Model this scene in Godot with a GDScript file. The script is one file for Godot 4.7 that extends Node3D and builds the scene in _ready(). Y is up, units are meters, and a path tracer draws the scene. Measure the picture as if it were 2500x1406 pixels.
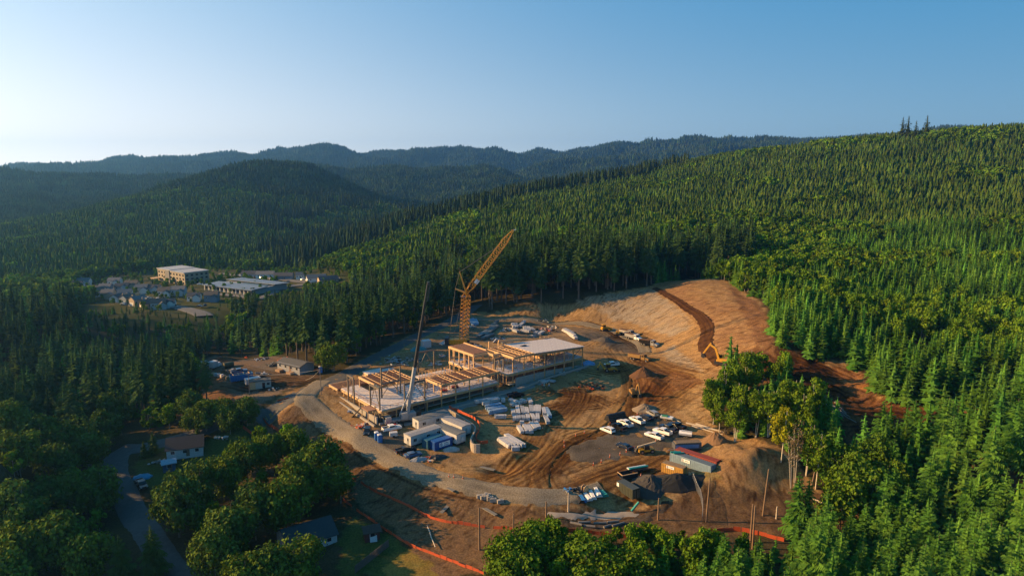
extends Node3D

const SUN_AZIMUTH := -84.0   # degrees from the view direction, to the west
const SUN_HEIGHT := 18.5

func _ready() -> void:
	make_camera()
	make_light()
	make_terrain()
	make_roads()
	make_buildings()
	make_cranes()
	make_site_things()
	make_vehicles()
	make_west_yard()
	make_town()
	make_fences_and_poles()
	make_trees()

func make_camera() -> void:
	var cam := Camera3D.new()
	cam.name = "camera"
	cam.position = Vector3(0, 75, 0)
	cam.rotation.x = -0.16817
	cam.fov = 45.73
	cam.near = 1.0
	cam.far = 14000.0
	add_child(cam)
	cam.current = true

func make_light() -> void:
	var sun := DirectionalLight3D.new()
	sun.name = "sun"
	var az := deg_to_rad(SUN_AZIMUTH)
	var el := deg_to_rad(SUN_HEIGHT)
	var to_sun := Vector3(sin(az) * cos(el), sin(el), -cos(az) * cos(el))
	sun.light_energy = 1.6
	sun.light_angular_distance = 0.5
	sun.light_color = Color(1.0, 0.79, 0.51)
	sun.shadow_enabled = true
	add_child(sun)
	sun.look_at_from_position(to_sun * 100.0, Vector3.ZERO)
	var env := Environment.new()
	env.background_mode = Environment.BG_SKY
	var sky := Sky.new()
	var panorama := PanoramaSkyMaterial.new()
	panorama.panorama = ImageTexture.create_from_image(sky_image(to_sun))
	sky.sky_material = panorama
	env.sky = sky
	env.tonemap_mode = Environment.TONE_MAPPER_LINEAR
	env.tonemap_exposure = 2.2
	env.volumetric_fog_enabled = true      # thin evening haze, brighter towards the sun
	env.volumetric_fog_density = 0.000105
	env.volumetric_fog_albedo = Color(0.46, 0.73, 1.0)
	env.volumetric_fog_anisotropy = 0.6
	env.sdfgi_enabled = true
	env.ssao_enabled = true
	env.ssil_enabled = true
	var we := WorldEnvironment.new()
	we.name = "world_environment"
	we.environment = env
	add_child(we)

func sky_image(to_sun: Vector3) -> Image:
	# clear evening air: deep blue overhead, pale towards the horizon and warmer white towards the sun
	var w := 512
	var h := 256
	var im := Image.create_empty(w, h, false, Image.FORMAT_RGBF)
	var flat_sun := Vector3(to_sun.x, 0.0, to_sun.z).normalized()
	for j in h:
		var lat := (0.5 - (j + 0.5) / h) * PI
		var e := maxf(sin(lat), 0.0)
		var low := exp(-e * 7.0)
		var deep := lerpf(1.0, 0.6, smoothstep(0.25, 1.0, e))
		for i in w:
			var lon := (i + 0.5) / w * TAU
			var dir := Vector3(sin(lon), 0.0, -cos(lon))
			var side := 0.5 + 0.5 * dir.dot(flat_sun) * cos(lat)
			var s4 := pow(side, 4.0)
			var s3 := pow(side, 3.0)
			var high := Vector3(0.000 + 0.27 * s4, 0.114 + 0.33 * s4, 0.255 + 0.34 * s4) * deep
			var rim := Vector3(0.17 + 1.10 * s3, 0.270 + 0.82 * s3, 0.325 + 0.62 * s3)
			var v := high.lerp(rim, low)
			im.set_pixel(i, j, Color(v.x, v.y, v.z))
	return im

# ---------------------------------------------------------------- helpers
var M := {}          # materials by name
var used_names := {}
var noise_a: FastNoiseLite
var noise_b: FastNoiseLite

func lin(r: float, g: float, b: float) -> Color:
	return Color(r, g, b).linear_to_srgb()

func seamless(freq: float, size: int, lo: float, hi: float, sd: int, octaves := 4) -> NoiseTexture2D:
	var t := NoiseTexture2D.new()
	var n := FastNoiseLite.new()
	n.noise_type = FastNoiseLite.TYPE_SIMPLEX_SMOOTH
	n.frequency = freq
	n.fractal_octaves = octaves
	n.seed = sd
	t.noise = n
	t.width = size
	t.height = size
	t.seamless = true
	t.generate_mipmaps = false
	var g := Gradient.new()
	g.set_color(0, Color(lo, lo, lo))
	g.set_color(1, Color(hi, hi, hi))
	t.color_ramp = g
	return t

var grime: NoiseTexture2D

func mat(key: String, c: Color, rough := 0.85, metal := 0.0, grimy := true, scale := 0.35) -> StandardMaterial3D:
	if M.has(key):
		return M[key]
	var m := StandardMaterial3D.new()
	m.resource_name = key
	m.albedo_color = c
	m.roughness = rough
	m.metallic = metal
	if grimy:
		if grime == null:
			grime = seamless(0.02, 256, 0.82, 1.0, 5, 5)
		m.albedo_texture = grime
		m.uv1_triplanar = true
		m.uv1_world_triplanar = true
		m.uv1_scale = Vector3(scale, scale, scale)
	M[key] = m
	return m

func numbered(called: String) -> String:
	if not used_names.has(called):
		used_names[called] = 0
		return called
	used_names[called] += 1
	return "%s_%03d" % [called, used_names[called]]

func thing(called: String, label: String, category: String, at: Vector3, turn := 0.0, group := "") -> Node3D:
	var o := Node3D.new()
	o.name = numbered(called)
	add_child(o)
	o.position = at
	o.rotation.y = turn
	o.set_meta("label", label)
	o.set_meta("category", category)
	if group != "":
		o.set_meta("group", group)
	return o

func copy_of(o: Node3D, called: String, at: Vector3, turn: float, label := "", group := "") -> Node3D:
	var c: Node3D = o.duplicate()
	c.name = numbered(called)
	add_child(c)
	c.position = at
	c.rotation = Vector3(0, turn, 0)
	if label != "":
		c.set_meta("label", label)
	if group != "":
		c.set_meta("group", group)
	return c

func part(called: String, mb: Shape, m: Material, parent: Node) -> MeshInstance3D:
	var o := MeshInstance3D.new()
	o.name = called
	o.mesh = mb.mesh()
	o.material_override = m
	parent.add_child(o, true)
	return o

func single(called: String, mb: Shape, m: Material, label: String, category: String, at := Vector3.ZERO, turn := 0.0, group := "") -> MeshInstance3D:
	var o := MeshInstance3D.new()
	o.name = numbered(called)
	o.mesh = mb.mesh()
	o.material_override = m
	add_child(o)
	o.position = at
	o.rotation.y = turn
	o.set_meta("label", label)
	o.set_meta("category", category)
	if group != "":
		o.set_meta("group", group)
	return o

func setting(called: String, me: Mesh, m: Material) -> MeshInstance3D:
	var o := MeshInstance3D.new()
	o.name = numbered(called)
	o.mesh = me
	o.material_override = m
	o.set_meta("kind", "structure")
	add_child(o)
	return o

class Shape:
	var v := PackedVector3Array()
	var n := PackedVector3Array()
	var c := PackedColorArray()
	var uv := PackedVector2Array()
	var ink := Color(1, 1, 1)
	var tinted := false
	func tri(a: Vector3, b: Vector3, d: Vector3) -> void:      # counter-clockwise from outside
		var nn := (b - a).cross(d - a).normalized()
		v.append(a); v.append(d); v.append(b)
		n.append(nn); n.append(nn); n.append(nn)
		if tinted:
			c.append(ink); c.append(ink); c.append(ink)
	func quad(a: Vector3, b: Vector3, d: Vector3, e: Vector3) -> void:
		tri(a, b, d)
		tri(a, d, e)
	func box(mid: Vector3, size: Vector3, turn := Basis.IDENTITY) -> Shape:
		var x := turn.x * size.x * 0.5
		var y := turn.y * size.y * 0.5
		var z := turn.z * size.z * 0.5
		quad(mid - x - y + z, mid + x - y + z, mid + x + y + z, mid - x + y + z)
		quad(mid + x - y - z, mid - x - y - z, mid - x + y - z, mid + x + y - z)
		quad(mid + x - y + z, mid + x - y - z, mid + x + y - z, mid + x + y + z)
		quad(mid - x - y - z, mid - x - y + z, mid - x + y + z, mid - x + y - z)
		quad(mid - x + y + z, mid + x + y + z, mid + x + y - z, mid - x + y - z)
		quad(mid - x - y - z, mid + x - y - z, mid + x - y + z, mid - x - y + z)
		return self
	func bar(a: Vector3, b: Vector3, w: float, h: float) -> Shape:   # a beam of width w and height h
		var z := (b - a)
		var l := z.length()
		if l < 0.001:
			return self
		z /= l
		var up := Vector3.UP if absf(z.y) < 0.95 else Vector3.FORWARD
		var x := up.cross(z).normalized()
		return box((a + b) * 0.5, Vector3(w, h, l), Basis(x, z.cross(x), z))
	func tube(a: Vector3, b: Vector3, r0: float, r1: float, sides := 8, caps := true) -> Shape:
		var z := (b - a).normalized()
		var up := Vector3.UP if absf(z.y) < 0.95 else Vector3.RIGHT
		var x := up.cross(z).normalized()
		var y := z.cross(x)
		for i in sides:
			var t0 := TAU * i / sides
			var t1 := TAU * (i + 1) / sides
			var d0 := x * cos(t0) + y * sin(t0)
			var d1 := x * cos(t1) + y * sin(t1)
			var p := [a + d0 * r0, a + d1 * r0, b + d1 * r1, b + d0 * r1]
			for k in [0, 2, 1, 0, 3, 2]:
				v.append(p[k])
				n.append(d0 if k == 0 or k == 3 else d1)
				if tinted:
					c.append(ink)
			if caps:
				tri(a, p[1], p[0])
				tri(b, p[3], p[2])
		return self
	func path(points: Array, r: float, sides := 6) -> Shape:
		for i in points.size() - 1:
			tube(points[i], points[i + 1], r, r, sides, false)
		return self
	func quad_strip(lo: Vector3, hi: Vector3) -> Shape:   # a raked pane across z, from its lower corner to its upper one
		quad(Vector3(lo.x, lo.y, lo.z), Vector3(lo.x, lo.y, -lo.z), Vector3(hi.x, hi.y, -hi.z), Vector3(hi.x, hi.y, hi.z))
		var o := Vector3(0.03, 0.02, 0)
		quad(Vector3(lo.x, lo.y, lo.z) + o, Vector3(lo.x, lo.y, -lo.z) + o, Vector3(hi.x, hi.y, -hi.z) + o, Vector3(hi.x, hi.y, hi.z) + o)
		return self
	func prism(outline: PackedVector2Array, z0: float, z1: float) -> Shape:   # outline in x, y (counter-clockwise), drawn out along z
		var k := outline.size()
		for i in k:
			var p := outline[i]
			var q := outline[(i + 1) % k]
			quad(Vector3(p.x, p.y, z1), Vector3(p.x, p.y, z0), Vector3(q.x, q.y, z0), Vector3(q.x, q.y, z1))
		var ids := Geometry2D.triangulate_polygon(outline)
		for i in range(0, ids.size(), 3):
			var a := outline[ids[i]]
			var b := outline[ids[i + 1]]
			var d := outline[ids[i + 2]]
			if (b - a).cross(d - a) < 0.0:
				var s := b
				b = d
				d = s
			tri(Vector3(a.x, a.y, z1), Vector3(b.x, b.y, z1), Vector3(d.x, d.y, z1))
			tri(Vector3(a.x, a.y, z0), Vector3(d.x, d.y, z0), Vector3(b.x, b.y, z0))
		return self
	func mesh() -> ArrayMesh:
		var a := []
		a.resize(Mesh.ARRAY_MAX)
		a[Mesh.ARRAY_VERTEX] = v
		a[Mesh.ARRAY_NORMAL] = n
		if tinted:
			a[Mesh.ARRAY_COLOR] = c
		if uv.size() == v.size():
			a[Mesh.ARRAY_TEX_UV] = uv
		var me := ArrayMesh.new()
		me.add_surface_from_arrays(Mesh.PRIMITIVE_TRIANGLES, a)
		return me

func ring(r: float, y: float, count: int, squash := 1.0) -> PackedVector2Array:
	var o := PackedVector2Array()
	for i in count:
		o.append(Vector2(cos(TAU * i / count) * r, y + sin(TAU * i / count) * r * squash))
	return o

# ---------------------------------------------------------------- terrain: survey points (bearing, log of distance, weight)
var survey_bearing := PackedFloat32Array([-0.1977, -0.1437, -0.0885, -0.0394, 0.0056, 0.0586, 0.1086, -0.2265, -0.2452, -0.2625, -0.2786, -0.2405, -0.2038, -0.1132, -0.0734, 0.0064, 0.0631, -0.1521, -0.0663, 0.0219, -0.1560, -0.1197, -0.0634, 0.0252, 0.0, 0.0508, 0.1263, 0.2175, 0.2659, 0.2518, 0.0935, 0.1421, 0.1793, 0.1537, 0.1896, 0.1285, 0.0307, -0.0307, -0.0554, 0.2383, -0.2978, -0.2417, -0.1703, -0.0830, 0.0257, 0.1087, -0.3379, -0.3343, -0.2785, -0.2207, -0.1282, -0.0323, -0.3669, -0.0795, -0.1406, -0.1954, -0.2556, -0.3198, -0.3765, -0.4417, -0.4932, -0.5467, -0.5460, -0.5274, -0.4878, -0.3185, -0.3634, -0.4067, -0.4252, -0.3285, -0.4484, -0.4187, -0.1611, -0.0327, 0.2242, 0.4005, -0.3986, -0.6403, -0.6301, -0.2863, -0.4136, -0.3389, 0.2819, 0.4493, 0.1282, 0.1972, 0.0959, 0.1958, 0.2314, 0.2798, 0.3226, 0.3623, 0.4164, 0.2862, 0.3362, 0.3925, 0.4656, 0.5830, 0.5081, 0.4452, 0.4477, 0.5700, 0.6530, 0.6429, 0.2845, 0.2433, 0.2160, 0.1886, 0.1403, 0.0612, -0.0306, 0.2040, 0.1630, 0.1214, 0.0488, -0.0306, 0.2452, 0.2718, 0.2898, 0.2950, 0.3034, 0.2611, 0.3120, 0.3513, 0.3626, 0.3665, 0.3818, 0.4350, 0.4869, 0.5034, 0.4110, 0.3682, 0.4123, 0.6429, 0.6379, 0.6354, 0.6305, 0.6257, 0.6210, 0.6163, 0.6312, 0.5074, 0.5039, 0.5000, 0.4962, 0.4924, 0.4891, 0.4851, 0.3765, 0.3731, 0.3697, 0.3670, 0.3649, 0.4145, 0.5510, 0.5299, 0.2862, 0.2656, 0.2636, 0.2616, 0.2601, 0.2069, 0.2053, 0.2043, 0.2034, 0.1466, 0.0885, 0.0300, 0.0298, 0.0297, 0.0296, -0.0594, -0.0601, -0.0598, -0.1494, -0.1488, -0.1484, -0.1480, -0.2351, -0.2364, -0.3101, -0.3088, -0.3952, -0.5220, -0.6089, -0.7039, -0.2098, -0.6104, -0.6885, -0.3779, -0.5266, -0.6152, -0.5298, -0.4569, -0.6600, -0.5806, -0.6651, -0.6299, -0.6283, -0.5943, -0.5145, -0.4524, -0.3868, -0.3399, -0.3136, -0.2819, -0.2328, -0.1711, -0.1306, -0.5179, -0.4204, -0.3422, -0.4242, -0.3186, -0.2345, -0.5643, -0.4971, -0.6806, -0.6366, -0.5974, -0.5604, -0.5126, -0.4569, -0.6395, -0.6423, -0.5887, -0.7088, -0.7118, -0.7729, -0.2709, -0.1755, -0.0884, -0.0413, -0.0059, 0.0095, -0.2047, -0.0887, -0.1477, -0.0297, -0.7089, -0.6367, -0.5599, -0.5246, -0.4789, -0.4165, -0.3450, -0.3132, -0.2642, -0.2422, -0.2146, -0.1463, -0.0997, -0.0412, 0.0, 0.0530, 0.0998, 0.1460, 0.2029, 0.2475, 0.2911, 0.3073, 0.3282, 0.3823, 0.4393, 0.5512, 0.6690, 0.0590, 0.1174, 0.0296, -0.5891, -0.5119, -0.4515, -0.3875, -0.3145, -0.2711, -0.2154, -0.1699, -0.1236, -0.0885, -0.5557, -0.6133, -0.2711, -0.1756, -0.0885, -0.0059, -0.5973, -0.5119, -0.6916, 0.0591, 0.1468, -0.5119, -0.3410, -0.2041, -0.0591, 0.0296, -0.0591, -0.1468, -0.2323, 0.1468, 0.2601, 0.3670, 0.5119, 0.6366, -0.6366, -0.4658, -0.2041, -0.0296, 0.1468, 0.3670, 0.5557, -0.6366, -0.4175, -0.1468, 0.1468, 0.4175, 0.6366, 0.7420, 0.7420, 0.7420, 0.7420, -0.7420, -0.7420, -0.7420, 0.0, -0.4658, 0.4658, -0.4419, -0.4419, -0.5119, -0.3670, -0.2875, -0.4419, -0.3670, -0.5119, -0.2490, -0.4175])
var survey_log := PackedFloat32Array([5.2994, 5.3242, 5.3538, 5.3889, 5.4329, 5.4762, 5.5245, 5.3343, 5.3623, 5.3999, 5.4365, 5.4863, 5.5046, 5.5102, 5.5369, 5.5485, 5.5880, 5.4114, 5.4408, 5.4990, 5.3166, 5.2199, 5.1804, 5.2946, 5.2086, 5.1516, 5.1850, 5.2696, 5.2352, 5.3584, 5.3978, 5.4892, 5.4209, 5.5634, 5.5885, 5.7210, 5.7375, 5.7346, 5.6594, 5.4719, 5.3897, 5.2547, 5.1524, 5.0836, 5.0388, 5.0444, 5.3873, 5.3403, 5.2406, 5.1265, 5.0411, 4.9924, 5.3925, 5.8087, 5.6954, 5.5944, 5.4902, 5.4297, 5.3936, 5.3967, 5.4070, 5.4228, 5.3140, 5.1679, 5.0242, 5.5143, 5.5040, 5.5150, 5.6522, 5.6093, 5.5460, 5.4802, 4.9712, 4.8937, 4.9352, 4.9799, 5.0945, 5.2454, 5.4994, 4.9473, 5.3099, 5.1849, 5.0680, 5.1355, 5.0253, 5.0354, 5.0568, 5.0969, 5.1583, 5.1355, 5.2941, 5.2764, 5.2710, 5.3804, 5.2074, 5.1985, 5.3242, 5.3771, 5.2780, 5.2224, 5.1665, 5.1971, 5.2722, 5.0949, 5.4756, 5.5327, 5.6224, 5.7095, 5.7704, 5.8110, 5.8143, 5.8633, 5.8488, 5.8307, 5.8235, 5.8247, 5.7709, 5.6917, 5.6248, 5.5507, 5.5020, 5.8682, 5.8118, 5.7170, 5.6067, 5.5107, 5.5006, 5.4943, 5.4527, 5.3938, 5.4250, 5.4484, 5.3899, 5.1930, 5.4293, 5.5530, 5.8289, 6.1312, 6.4297, 6.6846, 6.8565, 5.4027, 5.5984, 5.8579, 6.1312, 6.4135, 6.6464, 6.9078, 5.6168, 5.9915, 6.3969, 6.6593, 6.9078, 6.9276, 6.8669, 6.8773, 6.9565, 5.9915, 6.2538, 6.5367, 6.7799, 6.1738, 6.5221, 6.7799, 7.0031, 6.9565, 6.9373, 6.1738, 6.5221, 6.7452, 6.8977, 6.8669, 6.1312, 6.4615, 6.3279, 6.5511, 6.7093, 6.8024, 6.7569, 6.5221, 6.5367, 6.6846, 6.5793, 6.5511, 6.5367, 6.5367, 6.0638, 6.0403, 5.9915, 6.0403, 5.9915, 5.7366, 5.6699, 5.7991, 5.4381, 5.4161, 5.2470, 6.8024, 7.0031, 7.1309, 7.2079, 7.3132, 7.3778, 7.4384, 7.4674, 7.4955, 7.4674, 7.3132, 7.2442, 6.9565, 7.1546, 7.2793, 6.8024, 6.9847, 7.1701, 6.7685, 6.7685, 7.0901, 7.7832, 7.7832, 7.7832, 7.8038, 7.8240, 7.4955, 7.2793, 7.4384, 7.7407, 7.4955, 7.7407, 7.8240, 7.8438, 7.8633, 7.8633, 7.8320, 7.8240, 7.6962, 7.7187, 7.4674, 7.6497, 8.4338, 8.4338, 8.4338, 8.4338, 8.4338, 8.4338, 8.4338, 8.4338, 8.4553, 8.4553, 8.4553, 8.4553, 8.4553, 8.4553, 8.4338, 8.4118, 8.3664, 8.3428, 8.3187, 8.2940, 8.2940, 8.2940, 8.2687, 8.2687, 8.2687, 8.2940, 8.2940, 8.1315, 8.1605, 8.0392, 7.2793, 7.3778, 7.4955, 7.5756, 7.6401, 7.6497, 7.6009, 7.4955, 7.4085, 7.5496, 7.6256, 7.5756, 7.9725, 8.0064, 8.0229, 7.9896, 7.9374, 7.9725, 7.9374, 8.2428, 8.2428, 7.6009, 7.6732, 7.6256, 7.3132, 7.1701, 7.0733, 7.0211, 6.9276, 7.2793, 7.3132, 7.3132, 7.3132, 7.3132, 8.0709, 8.1017, 8.1315, 8.1017, 7.8240, 7.8240, 7.8240, 8.8537, 8.8537, 8.8537, 8.7796, 8.7796, 8.7796, 6.9078, 6.2146, 5.5215, 5.0106, 5.7038, 5.0106, 6.2146, 4.0943, 4.2485, 4.2485, 6.1312, 6.2538, 6.2538, 6.2538, 6.3279, 6.3630, 6.3969, 6.3969, 6.2538, 6.4615])
var survey_weight := PackedFloat32Array([0.04325, -0.11550, 0.01268, 0.01159, 0.01291, -0.01880, -0.02260, -0.01856, -0.02049, 0.03271, -0.01093, -0.04903, -0.01764, 0.00199, -0.00354, -0.03533, -0.06349, 0.01593, -0.00250, 0.03528, 0.17250, 0.03592, 0.03128, -0.02135, 0.02589, 0.02468, 0.01039, 0.00321, 0.02663, 0.03562, 0.00788, 0.02426, -0.00732, -0.01243, -0.04240, -0.14426, -0.05707, -0.00286, 0.03965, 0.01542, 0.02233, -0.37892, -0.20236, -0.17548, -0.15999, -0.48138, -1.03516, 0.18860, 0.23797, 0.14626, 0.14145, 0.13712, 4.23774, -0.13730, -0.06164, 0.00144, 0.05652, -0.09488, -3.67474, 0.03355, -0.01630, -0.07182, -0.08401, -0.12682, -0.00860, 0.01842, 0.02079, -0.19548, -0.30441, 0.00516, -0.01967, 0.26899, -0.01617, -0.01733, -0.00806, -0.03042, 0.00603, 3.01878, 0.31329, -0.00113, 0.14699, 0.01320, 0.10243, 0.14118, 0.32418, 0.01490, 0.19753, -0.07163, 0.01180, -0.12193, 0.03792, 0.06531, -0.07765, -0.05577, -0.01126, -0.00513, -0.26557, 0.10026, -0.05777, 0.07022, -0.13990, 0.54304, 0.68764, 0.68682, 0.10393, 0.11790, 0.21932, 0.24929, 0.29165, 1.02662, 0.60735, 0.06577, -0.03863, -0.32928, -0.90172, -0.45928, -0.10331, -0.15657, -0.04432, -0.06271, -0.00956, -0.15569, -0.02186, -0.01694, 0.27232, -0.26704, -0.14917, 0.05686, 0.30176, 1.71252, -0.23422, 0.26120, 0.05973, -1.44839, -0.16077, 0.10682, 0.04848, 0.16761, 0.10820, 0.08090, 0.00802, -1.85926, 0.15102, 0.10942, 0.00432, -0.00099, 0.01182, -0.06817, -0.40256, -0.16630, -0.05371, -0.05349, 0.01009, -0.03401, -0.17870, 0.15274, -0.07663, 0.23828, 0.04497, 0.08922, 0.05613, 0.00744, -0.05042, 0.01520, -0.06300, 0.07164, -0.08049, -0.06645, -0.03950, -0.01695, -0.04715, -0.06133, -0.10855, -0.01973, -0.02324, 0.01239, -0.04779, -0.05964, -0.04062, -0.05533, 0.12130, 0.15198, -0.03709, -0.02145, 0.05527, -0.07534, 0.27408, -0.17973, -0.15405, 0.08955, 0.13813, -0.23838, 0.25442, 0.23123, -0.45206, 0.29804, -3.04601, -0.02733, 0.04363, 0.00329, -0.13758, -0.13406, -0.18195, -0.12170, -0.16014, -0.12252, -0.10333, -0.06362, -0.03861, -0.03830, 0.01468, 0.07722, -0.01057, -0.07050, 0.01439, -0.00290, 0.01464, -0.01342, -0.04031, -0.07036, -0.02818, 0.02113, -0.02694, -0.07159, 0.05483, 0.02952, -0.03014, -0.01992, -0.08705, -0.13460, -0.01367, -0.09041, -0.21071, -0.08340, 0.15145, -0.00556, 0.05747, -0.51022, -0.15368, -0.04819, 0.00924, 0.11427, -0.09768, -0.02176, 0.01094, -0.00707, 0.03811, -0.10239, -0.23674, 0.21023, 0.08379, -0.09102, -0.12818, 0.02752, 0.08458, -0.05362, -0.18807, -0.07493, -0.07740, -0.20616, 0.34320, -0.15303, -0.05819, 0.09445, -0.11226, -0.01432, -0.13862, -0.24108, -0.28846, 0.09904, 0.16727, 0.10050, 0.02867, -0.13006, 0.14967, 0.30062, 0.48784, 0.37161, 0.10973, 0.09786, -0.01022, 0.05023, 0.04609, -0.07015, 0.41498, 0.02027, 0.01311, 0.08817, 0.22995, 0.38792, 0.10533, 0.02638, -0.19593, 0.00555, 0.11535, 0.06819, 0.07681, 0.21773, -0.04415, 0.00899, 0.00412, -0.03245, 0.08343, 0.02094, 0.02806, 0.03039, 0.17425, 0.08018, 0.01483, 0.07803, 0.00547, 0.01629, 0.02551, 0.04521, 0.02427, 0.06841, -0.10192, -0.19821, -0.14738, -0.19711, 0.20083, 0.13844, 0.12718, 0.02288, 0.02305, 0.01660, -0.08935, -0.00019, 0.01832, -0.04338, 0.08317, -0.04999, -0.00783, 0.02357, -0.01489, -0.02425])
var survey_plane := PackedFloat32Array([-0.070980, 0.046044, 0.020378])
const G_STEP := 0.02
const G_A0 := -0.92
const G_COLS := 93
const G_L0 := 3.6
const G_ROWS := 272
var grid := PackedFloat32Array()
var mounds := []        # [x, z, radius along, radius across, turn, height, sharpness]

func survey_height(a: float, l: float) -> float:
	var s := survey_plane[0] + survey_plane[1] * a + survey_plane[2] * (l - 5.5)
	for i in survey_bearing.size():
		var da := a - survey_bearing[i]
		var dl := l - survey_log[i]
		s += survey_weight[i] * sqrt(da * da + dl * dl + 0.000144)
	return s * exp(l)

func make_grid() -> void:
	grid.resize(G_COLS * G_ROWS)
	for r in G_ROWS:
		for k in G_COLS:
			var a := G_A0 + k * G_STEP
			var l := G_L0 + r * G_STEP
			var y := survey_height(a, l)
			if l > 7.0:      # small spurs and gullies on the far hills
				var d := exp(l)
				y += d * (0.010 + 0.008 * smoothstep(7.9, 8.3, l)) * smoothstep(7.0, 7.7, l) * (1.0 - 0.75 * smoothstep(0.28, 0.42, a)) * noise_a.get_noise_2d(a * 300.0, l * 300.0)
			grid[r * G_COLS + k] = y

func cubic(a: float, b: float, c: float, d: float, t: float) -> float:
	return b + 0.5 * t * (c - a + t * (2.0 * a - 5.0 * b + 4.0 * c - d + t * (3.0 * (b - c) + d - a)))

func land(x: float, z: float) -> float:      # smooth ground height without the small heaps
	var l := 0.5 * log(maxf(x * x + z * z, 900.0))
	var fa := clampf((atan2(x, -z) - G_A0) / G_STEP, 1.0, G_COLS - 2.001)
	var fl := clampf((l - G_L0) / G_STEP, 1.0, G_ROWS - 2.001)
	var ia := int(fa)
	var il := int(fl)
	ia = mini(ia, G_COLS - 3)
	il = mini(il, G_ROWS - 3)
	var ta := fa - ia
	var tl := fl - il
	var o := (il - 1) * G_COLS + ia - 1
	var r0 := cubic(grid[o], grid[o + 1], grid[o + 2], grid[o + 3], ta)
	o += G_COLS
	var r1 := cubic(grid[o], grid[o + 1], grid[o + 2], grid[o + 3], ta)
	o += G_COLS
	var r2 := cubic(grid[o], grid[o + 1], grid[o + 2], grid[o + 3], ta)
	o += G_COLS
	var r3 := cubic(grid[o], grid[o + 1], grid[o + 2], grid[o + 3], ta)
	return cubic(r0, r1, r2, r3, tl)

func ground(x: float, z: float) -> float:
	var y := land(x, z)
	for m in mounds:
		var dx: float = x - m[0]
		var dz: float = z - m[1]
		if absf(dx) + absf(dz) > (m[2] + m[3]) * 1.6:
			continue
		var c: float = cos(m[4])
		var s: float = sin(m[4])
		var u: float = (dx * c - dz * s) / m[2]
		var w: float = (dx * s + dz * c) / m[3]
		var q := u * u + w * w
		if q < 2.2:
			y += m[5] * exp(-q * m[6]) * smoothstep(2.2, 1.2, q)
	return y

func at(x: float, z: float, up := 0.0) -> Vector3:
	return Vector3(x, ground(x, z) + up, z)

func inside(p: Vector2, poly: PackedVector2Array) -> bool:
	return Geometry2D.is_point_in_polygon(p, poly)

var zones := []      # [polygon, box, colour, second colour, relief]
var clearing: PackedVector2Array
var roads := []      # [polyline, half width]

func zone(poly: Array, c: Color, d: Color, relief := 0.0) -> void:
	var pp := PackedVector2Array(poly)
	var r := Rect2(pp[0], Vector2.ZERO)
	for p in pp:
		r = r.expand(p)
	zones.append([pp, r.grow(0.1), c, d, relief])

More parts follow.
